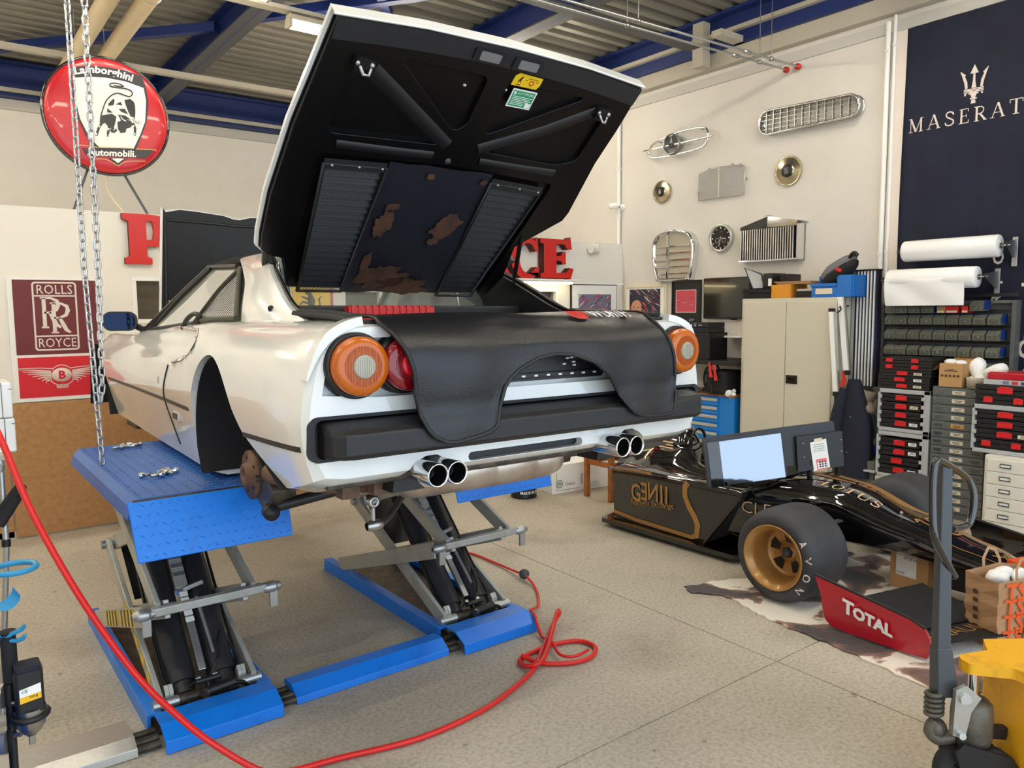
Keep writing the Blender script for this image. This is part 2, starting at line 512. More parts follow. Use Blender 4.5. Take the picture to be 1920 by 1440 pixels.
# ducts and conduits below the ceiling
for xx, lab in ((1.40, 'cream air duct behind the chain, left one of the two'), (1.665, 'cream air duct farther from the chain, right of its twin')):
    d = thing('air_duct', lab, 'duct', (xx, 5, 4.22), 'cream ducts under the ceiling')
    obj('pipe', MB().cyl((xx, 1.0, 4.3), (xx, 11.0, 4.3), 0.075, n=20), 'cream_pipe', d)
    for yy in (4.0, 7.0, 9.0):
        obj('hanger', MB().tube([(xx + 0.079 * cos(a * pi / 10), yy, 4.3 + 0.079 * sin(a * pi / 10)) for a in range(20)], 0.004, 5, True).cyl((xx, yy, 4.37), (xx, yy, 4.74), 0.004, n=6), 'galv', d)
for yy, zz, lab, ye in ((4.64, 4.03, 'thin steel conduit ending in a red cap, lower left of the pair', 4.576), (4.52, 4.03, 'thin steel conduit ending in a red cap, upper right of the pair', 4.45)):
    d = thing('conduit', lab, 'conduit', (5, yy, 4.0), 'conduits with red caps')
    obj('pipe', MB().cyl((-1.0, yy + 0.25, zz), (6.92, ye - 0.02, zz), 0.011, n=8), 'galv', d)
    obj('cap', MB().lathe((6.90, ye - 0.02, zz), X, [(0, 0.0), (0, 0.03), (0.03, 0.03), (0.045, 0.012), (0.05, 0)], 12), 'red_plastic', d)
    for xx, yo in ((4.78, 0.0), (6.5, -0.03)):
        yq = yy + 0.25 + (ye - 0.02 - yy - 0.25) * (xx + 1.0) / 7.92
        obj('hanger', MB().cyl((xx, yq, zz), (xx, yq, 4.735), 0.005, n=6).lathe((xx - 0.015, yq, zz), X, [(0, 0), (0, 0.02), (0.03, 0.02), (0.03, 0)], 10), 'steel', d)
    obj('coupling', MB().lathe((6.1, yy + 0.25 + (ye - yy - 0.27) * 7.1 / 7.92, zz), X, [(0, 0.012), (0, 0.018), (0.1, 0.018), (0.1, 0.012)], 10), 'galv', d)

# fluorescent lamps on the channels
def lamp(x0, y, z, lab, power=36, length=1.5):
    d = thing('ceiling_lamp', lab, 'lamp', (x0, y, z), 'fluorescent ceiling lamps')
    obj('housing', MB().prism(rrect(-0.055, 0.055, -0.03, 0.03, 0.015), (x0, y, z + 0.04), Y, Z, X, length), 'lamp_body', d)
    mb = MB().prism([(-0.05, 0.02), (-0.055, -0.01), (-0.035, -0.045), (0.035, -0.045), (0.055, -0.01), (0.05, 0.02)], (x0 + 0.02, y, z), Y, Z, X, length - 0.04)
    obj('diffuser', mb, 'lamp_glow', d)
    obj('end_cap', MB().prism(rrect(-0.058, 0.058, -0.05, 0.03, 0.02), (x0 - 0.012, y, z), Y, Z, X, 0.03).prism(rrect(-0.058, 0.058, -0.05, 0.03, 0.02), (x0 + length - 0.018, y, z), Y, Z, X, 0.03), 'lamp_body', d)
    obj('bracket', MB().box(x0 + 0.2, x0 + 0.23, y - 0.02, y + 0.02, z + 0.06, 4.44 if z < 4.44 else z + 0.1).box(x0 + length - 0.23, x0 + length - 0.2, y - 0.02, y + 0.02, z + 0.06, 4.44 if z < 4.44 else z + 0.1), 'galv', d)
lamp(2.84, 7.04, 4.34, 'lit fluorescent tube lamp beside the left edge of the raised lid')
lamp(1.0, 6.60, 4.36, 'lit fluorescent lamp at the top edge, left of the raised lid')
for y in (3.3, 0.6):
    struct('channel', MB().box(-3.4, 6.8, y - 0.06, y + 0.06, 4.425, 4.46), 'beige_steel')
    for x in (-2.6, -0.2, 2.2, 4.6):
        lamp(x, y, 4.34, 'fluorescent ceiling lamp over the front of the workshop')
lamp(4.9, 7.04, 4.34, 'fluorescent ceiling lamp over the partition, behind the lid')
lamp(-1.6, 7.04, 4.34, 'fluorescent ceiling lamp over the left side, first from the chain')
lamp(-3.2, 7.04, 4.34, 'fluorescent ceiling lamp over the left side, by the left wall')
lamp(-2.4, 9.4, 4.34, 'fluorescent ceiling lamp far back over the left side')
lamp(-2.4, 5.1, 4.34, 'fluorescent ceiling lamp over the left side, level with the lift')

# pipes up the right wall
def wallpipe(y, z0, z1, r, lab):
    d = thing('wall_pipe', lab, 'pipe', (RW - 0.04, y, z0), 'white pipes up the right wall')
    obj('pipe', MB().cyl((RW - 0.03, y, z0), (RW - 0.03, y, z1), r, n=10), 'white', d)
    for k in range(3):
        z = z0 + 0.35 + (z1 - z0 - 0.6) * k / 2
        obj('clip', MB().box(RW - 0.03 - r - 0.008, RW, y - 0.012, y + 0.012, z - 0.012, z + 0.012), 'white', d)
wallpipe(6.87, 2.5, 4.24, 0.022, 'white pipe in the corner above the partition end')
wallpipe(3.56, 0.05, 4.2, 0.022, 'white pipe beside the navy banner, nearer the wall grilles')
wallpipe(3.50, 0.05, 4.24, 0.014, 'thinner white pipe beside the navy banner')
mat('flap_grey', (34, 35, 38), .5)
mat('lid_black', (6, 6, 7), .36, spec=.35)
mat('shield_vinyl', (30, 32, 40), .5, bump=(40, .2))
mat('lamp_lens', (120, 120, 120), .4)
mat('mesh_dark', (70, 72, 78), .5, .4)
mat('mirror_room_tint', (34, 42, 62), .03, 1.0)  # the dim room's reflection is put into this dark blue tint
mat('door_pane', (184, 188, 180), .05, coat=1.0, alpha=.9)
# ================================================================= WHITE SPORTS CAR ON THE LIFT
CX = 1.69
car = thing('sports_car', 'white two-door sports car raised on the blue lift, engine lid open, wheels off', 'car', (CX, 2.03, 1.02), rot=(0, radians(0.3), radians(-0.5)))
SEC = [  # y, bottom x z, sill x z, trim x z, bulge x z, shoulder x z, crest x z, inner x z, centre z
 (2.055, .73, 1.205, .795, 1.215, .832, 1.305, .835, 1.42, .80, 1.56, .73, 1.635, .62, 1.65, 1.64),
 (2.075, .76, 1.19, .825, 1.205, .852, 1.305, .853, 1.42, .818, 1.56, .735, 1.648, .62, 1.657, 1.645),
 (2.13, .77, 1.165, .83, 1.185, .86, 1.305, .862, 1.42, .828, 1.56, .74, 1.652, .62, 1.662, 1.645),
 (2.30, .74, 1.12, .82, 1.145, .865, 1.305, .872, 1.43, .845, 1.555, .75, 1.650, .63, 1.667, 1.65),
 (2.90, .74, 1.03, .81, 1.06, .865, 1.305, .876, 1.44, .856, 1.555, .77, 1.642, .66, 1.668, 1.66),
 (3.30, .74, 1.03, .80, 1.05, .855, 1.305, .86, 1.42, .84, 1.54, .78, 1.628, .70, 1.660, 1.66),
 (3.80, .74, 1.03, .79, 1.05, .845, 1.305, .845, 1.42, .82, 1.53, .77, 1.605, .71, 1.640, 1.65),
 (4.40, .74, 1.03, .79, 1.06, .84, 1.305, .84, 1.41, .81, 1.51, .76, 1.58, .71, 1.610, 1.61),
 (4.80, .74, 1.03, .79, 1.07, .84, 1.305, .845, 1.41, .82, 1.51, .76, 1.575, .66, 1.600, 1.58),
 (5.40, .74, 1.05, .80, 1.09, .845, 1.305, .85, 1.41, .83, 1.50, .76, 1.575, .60, 1.590, 1.55),
 (5.85, .70, 1.08, .77, 1.11, .81, 1.28, .81, 1.38, .78, 1.46, .70, 1.52, .55, 1.53, 1.47),
 (6.20, .60, 1.10, .66, 1.13, .70, 1.22, .70, 1.28, .68, 1.33, .60, 1.37, .50, 1.38, 1.35),
 (6.38, .40, 1.13, .50, 1.15, .55, 1.20, .55, 1.22, .54, 1.25, .50, 1.27, .40, 1.28, 1.27)]
def scoop(y, z):
    # the hollow in the door that feeds the intake behind it
    yr = 3.27 + 0.9 * abs(z - 1.565) ** 1.3 * 8
    if y < yr - 0.02 or not 1.485 < z < 1.63: return 0.0
    k = min(1.0, (y - yr + 0.02) / 0.09); k = k * k * (3 - 2 * k) * max(0.0, 1 - (y - yr) / 1.15) ** 1.2
    return 0.075 * k * sin(pi * (z - 1.485) / 0.145) ** 0.8
def section(y, hollow=True):
    r = lerp_table(SEC, y)
    pts = [(r[2 * i], r[2 * i + 1]) for i in range(7)]
    out = [(0, pts[0][1]), pts[0]]
    cur = smooth([(a, b, 0) for a, b in pts[1:]] + [(r[5 * 2 + 2] * 0.5, (r[13] + r[14]) / 2, 0), (0, r[14], 0)], 5)
    out += [(p.x, p.y) for p in cur]
    return [(x - (scoop(y, z) if x > 0.7 and hollow else 0), z) for x, z in out]
ysl = [2.055, 2.06, 2.075, 2.10, 2.14, 2.2, 2.26]
while ysl[-1] < 6.36: ysl.append(ysl[-1] + (0.035 if 3.1 < ysl[-1] < 3.75 else 0.075))
ysl.append(6.38)
rows = []
for y in ysl:
    h = section(y)
    rows.append([(CX - x, y, z) for x, z in h] + [(CX + x, y, z) for x, z in reversed(h[1:-1])])
nb = len(rows[0])
body_mb = MB()
vs = [p for r in rows for p in r]; fs = []
for i in range(len(rows) - 1):
    for k in range(nb):
        l = (k + 1) % nb
        fs.append((i * nb + k, (i + 1) * nb + k, (i + 1) * nb + l, i * nb + l))
body_mb.add(vs, fs, 0, True)
body_mb.add(rows[0], [tuple(range(nb))], 0); body_mb.add(rows[-1], [tuple(range(nb - 1, -1, -1))], 0)
body = obj('body', body_mb, 'car_white', car, merge=True)
# openings: wheel arches, engine bay, lamp recess, bumper recess, exhaust and diffuser cut-outs
ARCH = smooth([(3.245, 1.15), (3.25, 1.26), (3.21, 1.38), (3.13, 1.47), (3.03, 1.523), (2.94, 1.538), (2.86, 1.526), (2.78, 1.487), (2.70, 1.415), (2.645, 1.35), (2.585, 1.29)], 3)
ARCH = [(3.16, 0.9), (3.19, 1.05)] + [(p.x, p.y) for p in [V((a.x, a.y, 0)) for a in ARCH]] + [(2.50, 1.245), (2.40, 1.195), (2.285, 1.14), (2.25, 0.9)]
FARCH = [(5.16, 0.9), (5.18, 1.08)] + [(5.55 - 0.335 * cos(radians(a)), 1.185 + 0.325 * sin(radians(a))) for a in range(0, 181, 12)] + [(5.93, 1.08), (5.95, 0.9)]
CUT = []
for sgn in (-1, 1):
    for poly in (ARCH, FARCH):
        CUT.append(MB().prism(poly, (CX + sgn * 0.45, 0, 0), Y, Z, X * sgn, 0.6))
CUT.append(MB().box(CX - 0.60, CX + 0.60, 2.16, 3.0, 1.50, 1.8))
CUT.append(MB().box(CX - 0.62, CX + 0.62, 3.25, 4.5, 1.35, 1.8))
rec = [(-.80, 1.455), (-.775, 1.58), (-.72, 1.617), (-.40, 1.622), (.40, 1.622), (.72, 1.617), (.775, 1.58), (.80, 1.455), (.62, 1.44), (-.62, 1.44)]
CUT.append(MB().prism(rec, (CX, 1.95, 0), X, Z, Y, 0.142))
CUT.append(MB().prism(rrect(-.845, .845, 1.262, 1.392, 0.03), (CX, 1.95, 0), X, Z, Y, 0.135))
for sgn in (-1, 1):
    CUT.append(MB().prism([(sgn * a, b) for a, b in [(.545, 1.10), (.535, 1.19), (.50, 1.225), (.46, 1.243), (.42, 1.243), (.385, 1.225), (.35, 1.185), (.34, 1.10)]], (CX, 1.95, 0), X, Z, Y, 0.3))
CUT.append(MB().prism(rrect(-.30, .20, 1.207, 1.236, 0.0144), (CX, 1.95, 0), X, Z, Y, 0.2))
bpy.context.view_layer.update()
for cmb in CUT:
    co = obj('cutter', cmb, 'car_white', car, merge=True)
    md = body.modifiers.new('cut', 'BOOLEAN'); md.operation = 'DIFFERENCE'; md.solver = 'EXACT'; md.object = co
    bpy.context.view_layer.update()
    me = bpy.data.meshes.new_from_object(body.evaluated_get(bpy.context.evaluated_depsgraph_get()))
    body.modifiers.clear(); body.data = me
    bpy.data.objects.remove(co)
body.data.name = 'body'
for p in body.data.polygons: p.use_smooth = True
body.data.set_sharp_from_angle(angle=radians(32))

# dark liners inside the arches and the engine bay
for sgn in (-1, 1):
    for poly, cy, cz in ((ARCH, 2.92, 1.2), (FARCH, 5.55, 1.2)):
        q = [(cy + (a - cy) * .975, cz + (b - cz) * .975 if b > 1.1 else b) for a, b in poly[1:-1]]
        P = [[(CX + sgn * d, a, b) for d in (.842, .62, .47)] for a, b in q]
        mb = MB().grid(P, 0, True)
        mb.add([(CX + sgn * .47, a, b) for a, b in q], [tuple(range(len(q)))], 0)
        obj('wheel_arch_liner', mb, 'black_rough', car)
mb = MB().box(CX - .598, CX + .598, 2.17, 2.99, 1.47, 1.50)
for x0, x1, y0, y1 in ((-.6, -.585, 2.165, 2.99), (.585, .6, 2.165, 2.99), (-.6, .6, 2.165, 2.18), (-.6, .6, 2.98, 2.995)):
    mb.box(CX + x0, CX + x1, y0, y1, 1.5, 1.655)
obj('engine_bay', mb, 'black_satin', car)
eng = obj('engine', MB().box(CX - .45, CX + .45, 2.35, 2.9, 1.5, 1.60).box(CX - .40, CX - .02, 2.76, 2.86, 1.6, 1.705), 'black_satin', car, 0.01)
pl = MB().box(CX - .40, CX - .02, 2.72, 2.76, 1.66, 1.716)
for k in range(12): pl.box(CX - .39 + k * .03, CX - .375 + k * .03, 2.715, 2.76, 1.66, 1.720)
obj('plenum', pl, 'red_plastic', eng)
# black frame of the lid opening, rubber seals
obj('bay_frame', MB().box(CX - .64, CX + .64, 2.93, 2.99, 1.655, 1.722), 'black_satin', car, 0.008)
obj('bay_lip', MB().box(CX - .62, CX + .62, 2.13, 2.17, 1.62, 1.668), 'black_satin', car, 0.008)
for sgn in (-1, 1):
    pth = smooth([(CX + sgn * .655, 2.62, 1.69), (CX + sgn * .64, 2.40, 1.683), (CX + sgn * .66, 2.2, 1.674), (CX + sgn * .69, 2.11, 1.668)], 4)
    obj('seal', MB().tube(pth, 0.011, 8).tube([p + V((-sgn * .022, 0, .008)) for p in pth], 0.011, 8), 'rubber', car)
sl = MB()
for k in range(3): sl.tube([(CX - .69, 2.075 + k * .012, 1.640 + k * .012), (CX + .69, 2.075 + k * .012, 1.640 + k * .012)], 0.007, 6)
obj('seal', sl, 'rubber', car)
# tail fins standing at the ends of the tail
for sgn in (-1, 1):
    path = smooth([(.842, 2.058, 1.50), (.815, 2.05, 1.57), (.775, 2.045, 1.625), (.72, 2.05, 1.655), (.665, 2.06, 1.668)], 4)
    ws = [0.006 + 0.022 * min(1, i / 8) for i in range(len(path))]
    P = []
    for i, p in enumerate(path):
        t = (path[min(i + 1, len(path) - 1)] - path[max(i - 1, 0)]).normalized()
        nrm = V((-t.z, 0, t.x)); w = ws[i]
        c = V((CX + sgn * p[0], p[1], p[2]))
        n2 = V((sgn * nrm.x, 0, nrm.z))
        if n2.z < 0: n2 = -n2
        P.append([c - n2 * w * 0.5, c + n2 * w * .5, c + n2 * w * .5 + V((0, .05, 0)), c - n2 * w * .5 + V((0, .05, 0)), c - n2 * w * 0.5])
    mb = MB().grid(P, 0, False)
    mb.add(P[-1][:4], [(0, 1, 2, 3)], 0)
    obj('tail_fin', mb, 'car_white', car, 0.003)

# tail lamps
def tail_lamp(x, lens, rib, centre, r=0.086):
    c = V((x, 2.092, 1.538))
    d = obj('tail_lamp', MB().lathe(c, -Y, [(-.01, r + .012), (.05, r + .012), (.06, r + .006), (.05, r - .004), (0, r - .01)], 36), 'black', car)
    obj('lens', MB().lathe(c, -Y, [(.045, r), (.085, r), (.093, r - .004), (.097, r - .02), (.098, r - .026)], 40), lens, d)
    mb = MB()
    prof = [(.098, r - .026), (.10, .034)]
    mb.lathe(c, -Y, prof, 40)
    for k in range(26):
        a = -r + .03 + k * (2 * r - .06) / 25
        hh = math.sqrt(max(0, (r - .028) ** 2 - a * a))
        if abs(a) < .034:
            h0 = math.sqrt(.0345 ** 2 - a * a)
            segs = [(-hh, -h0), (h0, hh)]
        else: segs = [(-hh, hh)]
        for s0, s1 in segs: mb.box(x + a - .0012, x + a + .0012, 2.092 - .101, 2.092 - .097, 1.538 + s0, 1.538 + s1)
    obj('lens_face', mb, rib, d)
    mb = MB().lathe(c, -Y, [(.095, .034), (.105, .034), (.107, .031), (.107, 0)], 28)
    if centre == 'clear_lens':
        for k in range(9): mb.box(x - .028 + k * .007 - .0012, x - .028 + k * .007 + .0012, 1.983, 1.986, 1.538 - math.sqrt(.03 ** 2 - (.028 - k * .007) ** 2), 1.538 + math.sqrt(.03 ** 2 - (.028 - k * .007) ** 2))
    obj('reflector', mb, centre, d)
tail_lamp(.994, 'amber', 'amber_rib', 'clear_lens')
tail_lamp(1.150, 'red_lens', 'red_lens', 'red_bright', .08)
tail_lamp(3.38 - 1.150, 'red_lens', 'red_lens', 'red_bright', .08)
tail_lamp(3.38 - .994, 'amber', 'amber_rib', 'clear_lens')

# number plate carrier, black with white slots
np_ = obj('plate_carrier', MB().prism(rrect(-.235, .31, 1.455, 1.585, .012), (CX, 2.085, 0), X, Z, -Y, .02).box(CX - .23, CX + .305, 2.055, 2.07, 1.465, 1.483), 'black_satin', car, 0.002)
mb = MB()
for k in range(9):
    mb.box(CX - .19 + k * .055, CX - .175 + k * .055, 2.052, 2.056, 1.47, 1.476)
for (a, b) in ((.11, 1.545), (.15, 1.549), (.135, 1.527), (.155, 1.529), (.175, 1.531), (.2, 1.532), (.12, 1.507), (.165, 1.513), (.168, 1.502), (.225, 1.54), (.245, 1.52), (.27, 1.525)):
    mb.prism(rrect(a - .008, a + .008, b - .003, b + .003, .0028, 3), (CX, 2.066, 0), X, Z, -Y, .003)
obj('slot', mb, 'white', np_, kind='stuff')
obj('latch_pull', MB().box(CX + .315, CX + .345, 2.06, 2.09, 1.478, 1.488).cyl((CX + .32, 2.055, 1.483), (CX + .32, 2.09, 1.483), .009, n=10), 'black', car)

# rear bumper
bp = [(2.09, 1.275), (1.985, 1.272), (1.968, 1.285), (1.966, 1.345), (1.985, 1.36), (2.045, 1.379), (2.09, 1.382)]
mb = MB()
st = [(-.805, .45), (-.795, .75), (-.765, .96), (-.745, 1.0), (.745, 1.0), (.765, .96), (.795, .75), (.805, .45)]
P = [[(CX + u, 2.09 - (2.09 - a) * (k if a < 2.06 else 1), 1.325 + (b - 1.325) * (0.85 + .15 * k)) for a, b in bp] for u, k in st]
mb.grid(P, 0, False)
for e in (P[0], P[-1]): mb.add(e, [tuple(range(len(bp)))], 0)
bump = obj('bumper', mb, 'black_satin', car, 0.004, merge=True)
sur = MB()
o_, i_ = rrect(-.845, .845, 1.262, 1.395, .03), rrect(-.825, .825, 1.272, 1.385, .024)
n = len(o_)
A = [(CX + a, 2.052, b) for a, b in o_]; B = [(CX + a, 2.052, b) for a, b in i_]; C2 = [(CX + a, 2.083, b) for a, b in i_]; A2 = [(CX + a, 2.07, b) for a, b in o_]
sur.add(A + B, [(i, (i + 1) % n, n + (i + 1) % n, n + i) for i in range(n)]).add(B + C2, [(i, (i + 1) % n, n + (i + 1) % n, n + i) for i in range(n)]).add(A2 + A, [(i, (i + 1) % n, n + (i + 1) % n, n + i) for i in range(n)]).add(C2, [tuple(range(n))])
obj('bumper_recess', sur, 'rubber', car)

for sgn in (-1, 1):
    obj('exhaust_recess', MB().prism([(sgn * a, b) for a, b in [(.54, 1.12), (.53, 1.19), (.498, 1.221), (.46, 1.240), (.42, 1.240), (.388, 1.221), (.355, 1.183), (.345, 1.12)]], (CX, 2.13, 0), X, Z, Y, 0.115), 'black', car)
obj('slot_backing', MB().prism(rrect(-.298, .198, 1.2085, 1.2345, 0.0128), (CX, 2.085, 0), X, Z, Y, .062), 'black', car)
# side trim groove and door seams on both sides
def side_x(y, z, hollow=True):
    h = section(y, hollow); best = None
    for a, b in zip(h[2:], h[3:]):
        if (a[1] - z) * (b[1] - z) <= 0 and a[0] > .6:
            t = 0 if a[1] == b[1] else (z - a[1]) / (b[1] - a[1]); best = a[0] + (b[0] - a[0]) * t; break
    return best or .85
for sgn in (-1, 1):
    mb = MB()
    for y0, y1, z0, z1 in ((2.09, 2.58, 1.300, 1.286), (3.30, 5.18, 1.299, 1.305)):
        ys_ = [y0 + (y1 - y0) * i / 24 for i in range(25)]
        zz = [z0 + (z1 - z0) * i / 24 for i in range(25)]
        P = [[(CX + sgn * (side_x(y, z) + e), y, z + dz) for e, dz in ((-.02, -.009), (.002, -.008), (.002, .008), (-.02, .009))] for y, z in zip(ys_, zz)]
        mb.grid(P, 0, False); mb.add(P[0], [(0, 1, 2, 3)]); mb.add(P[-1], [(3, 2, 1, 0)])
    obj('side_trim', mb, 'black', car)
    pth = []
    for y, z in smooth([(3.66, 1.10, 0), (3.70, 1.2, 0), (3.74, 1.31, 0), (3.70, 1.40, 0), (3.655, 1.455, 0)], 5).__iter__() if False else [(p.x, p.y) for p in smooth([(3.66, 1.10, 0), (3.70, 1.2, 0), (3.74, 1.31, 0), (3.70, 1.40, 0), (3.655, 1.462, 0)], 5)]:
        pth.append((CX + sgn * (side_x(y, z) - .001), y, z))
    obj('door_seam', MB().tube(pth, .006, 6), 'black', car)
    pth = [(CX + sgn * (side_x(p.x, p.y, False) - .002), p.x, p.y) for p in smooth([(3.60, 1.478, 0), (3.45, 1.488, 0), (3.34, 1.51, 0), (3.28, 1.555, 0), (3.30, 1.60, 0), (3.42, 1.63, 0)], 5)]
    obj('scoop_edge', MB().tube(pth, .0032, 6), 'jack_grey', car)
    mk = obj('side_marker', MB().obox((CX + sgn * (side_x(3.55, 1.24) + .002), 3.55, 1.243), (.014, .115, .036)), 'wall_shade', car, .003)
    obj('lens', MB().obox((CX + sgn * (side_x(3.55, 1.24) + .007), 3.56, 1.243), (.008, .075, .026)), 'rust', mk)
    obj('door_lock', MB().obox((CX + sgn * (side_x(3.83, 1.385)), 3.83, 1.385), (.008, .02, .03)), 'steel', car, .002)

# greenhouse -----------------------------------------------------------------
def mir(p, s): return V((CX + s * (CX - p[0]), p[1], p[2]))
for s in (1, -1):
    L = smooth([(.98, 3.04, 1.655), (1.01, 3.10, 1.74), (1.06, 3.22, 1.82), (1.11, 3.40, 1.885), (1.17, 3.62, 1.945)], 4)
    Rr = smooth([(1.03, 2.50, 1.662), (1.035, 2.68, 1.715), (1.06, 2.86, 1.80), (1.10, 3.04, 1.885), (1.20, 3.22, 1.955)], 4)
    P = [[mir(l.lerp(r, t) + V((-.012 * sin(pi * t), 0, 0)), -1 if s == 1 else 1) for t in (0, .2, .4, .6, .8, 1)] for l, r in zip(L, Rr)]
    I = [[mir(r + V((d, .03 * k, 0)), -1 if s == 1 else 1) for k, d in ((0, 0), (0, .016), (1, .05))] for r in Rr]
    bt = obj('buttress', MB().grid(P, 0, True), 'car_white', car)
    obj('jamb', MB().grid(I, 0, True), 'car_white' if s == 1 else 'black_satin', bt)
    I2 = [[mir(r + V((d, .03 + dy, dz)), -1 if s == 1 else 1) for d, dy, dz in ((.05, 0, 0), (.07, .12, -.02), (.075, .5, -.02))] for r in Rr]
    obj('inner_panel', MB().grid(I2, 0, True), 'black_satin', bt)
    obj('seal', MB().tube([mir(r + V((.03, .012, .004)), -1 if s == 1 else 1) for r in Rr], .009, 8), 'black', bt)
    obj('bump_stop', MB().lathe(mir((1.02, 2.80, 1.705), -1 if s == 1 else 1), (-.5 * s, -.75, .2), [(0, .014), (.02, .012), (.028, .006), (.028, 0)], 12), 'black', bt)
    # quarter window louvres
    A, B, C_ = V((.972, 3.66, 1.658)), V((.968, 3.05, 1.672)), V((1.118, 3.46, 1.89))
    lv = obj('louvre_panel', MB().add([mir(p, -1 if s == 1 else 1) for p in (A + V((.0012, 0, 0)), B + V((.0012, 0, 0)), C_ + V((.0012, 0, 0)))], [(0, 1, 2)]), 'white', car)
    fr = [A, A.lerp(B, .5), B, B.lerp(C_, .5) + V((.0, .02, 0)), C_]
    obj('frame', MB().tube([mir(p, -1 if s == 1 else 1) for p in (A, B)], .011, 6).tube([mir(p, -1 if s == 1 else 1) for p in (B, B.lerp(C_, .5), C_)], .013, 6).tube([mir(p, -1 if s == 1 else 1) for p in smooth([A, A.lerp(C_, .5) + V((-.004, -.04, .022)), C_], 4)], .010, 6), 'olive_dark', lv)
    sg0 = -1 if s == 1 else 1
    for k in range(1, 21):
        t = k / 21.0
        p0 = A.lerp(B, t); p1 = C_.lerp(B, t ** 1.1)
        mid = p0.lerp(p1, .5) + V((-.004, -.04 * (1 - t), .022 * (1 - t)))
        cu = smooth([p0, mid, p1], 3); ew = (B - A).normalized() * .0068; nl = V((-.0004, 0, 0))
        obj('slat', MB().grid([[mir(p - ew, sg0), mir(p - ew + nl, sg0), mir(p + ew + nl, sg0), mir(p + ew, sg0)] for p in cu], 0, False), 'black', lv)
    # door glass, windscreen pillar
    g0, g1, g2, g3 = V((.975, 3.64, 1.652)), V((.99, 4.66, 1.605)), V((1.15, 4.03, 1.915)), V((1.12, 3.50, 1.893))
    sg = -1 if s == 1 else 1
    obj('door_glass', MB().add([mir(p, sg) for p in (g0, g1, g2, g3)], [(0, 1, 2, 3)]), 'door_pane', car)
    obj('window_trim', MB().tube([mir(p, sg) for p in (g0, g1)], .009, 6).tube([mir(p, sg) for p in (g2 + V((0, .03, .01)), g3 + V((0, 0, .008)))], .012, 6), 'black', car)
    obj('windscreen_pillar', MB().tube([mir(p, sg) for p in smooth([(.985, 4.74, 1.60), (1.07, 4.42, 1.76), (1.16, 4.05, 1.925)], 4)], .018, 8).tube([mir(p, sg) for p in smooth([(.99, 4.60, 1.61), (1.06, 4.30, 1.77), (1.14, 3.98, 1.915)], 4)], .010, 8), 'black', car)
    obj('door_handle', MB().tube([mir(p, sg) for p in smooth([(.945, 3.78, 1.625), (.945, 3.70, 1.665), (.955, 3.62, 1.69), (.965, 3.56, 1.68), (.96, 3.60, 1.64)], 4)], .011, 8), 'black', car)
P = [[(CX + u * w, y, z - .012 * abs(u) ** 3) for u in (-1, -.9, -.6, 0, .6, .9, 1)] for y, w, z in ((3.24, .48, 1.962), (3.4, .51, 1.968), (3.7, .53, 1.966), (3.95, .54, 1.952), (4.06, .54, 1.93))]
mb = MB().grid(P, 0, True).grid([[(a[0], a[1], a[2] - .03) for a in r] for r in P], 0, True)
for r in (P[0], P[-1]): mb.grid([r, [(a[0], a[1], a[2] - .03) for a in r]], 0, False)
for k in (0, -1): mb.grid([[r[k] for r in P], [(r[k][0], r[k][1], r[k][2] - .03) for r in P]], 0, False)
obj('roof_panel', mb, 'black_rough', car)
obj('windscreen', MB().grid([[(CX + u * w, y, z) for u in (-1, 0, 1)] for y, w, z in ((4.07, .53, 1.93), (4.42, .62, 1.77), (4.75, .70, 1.60))], 0, True), 'glass', car)
obj('rear_window', MB().add([(CX - .5, 3.28, 1.94), (CX + .5, 3.28, 1.94), (CX + .62, 3.2, 1.68), (CX - .62, 3.2, 1.68)], [(0, 1, 2, 3)]), 'glass', car)
obj('cabin_lining', MB().box(CX - .6, CX + .6, 3.26, 4.49, 1.36, 1.37).box(CX - .5, CX - .1, 3.4, 3.55, 1.37, 1.72).box(CX + .1, CX + .5, 3.4, 3.55, 1.37, 1.72).box(CX - .6, CX + .6, 4.3, 4.5, 1.4, 1.6), 'black_rough', car, .01)

# front bonnet standing open, seen from its black underside
prof = [(-.40, 2.395), (-.385, 2.37), (-.30, 2.392), (-.2, 2.388), (-.02, 2.372), (.05, 2.352), (.09, 2.35), (.16, 2.37), (.25, 2.375), (.30, 2.378), (.39, 2.37), (.405, 2.395)]
prof = [(a * 1.05 + .0, b) for a, b in prof]
pol = [(-.47, 1.52)] + prof + [(.47, 1.52)]
bo = obj('bonnet', MB().prism(pol, (CX, 5.52, 0), X, Z, Y, .025), 'car_white', car)
ins = [(a * .975, min(b - .006, 2.388)) for a, b in pol]
obj('underside', MB().prism(ins, (CX, 5.515, 0), X, Z, Y, .004), 'lid_black', bo)
obj('rib', MB().tube([(CX - .40, 5.51, 2.315), (CX - .02, 5.51, 2.305), (CX + .05, 5.51, 2.30), (CX + .40, 5.51, 2.305)], .009, 6).tube([(CX - .40, 5.51, 2.315), (CX - .42, 5.51, 1.6)], .009, 6).tube([(CX + .40, 5.51, 2.305), (CX + .42, 5.51, 1.6)], .009, 6), 'black_satin', bo)
obj('striker', MB().tube([(CX - .40, 5.50, 1.72), (CX - .40, 5.47, 1.75), (CX - .40, 5.50, 1.78)], .006, 6), 'steel', bo)

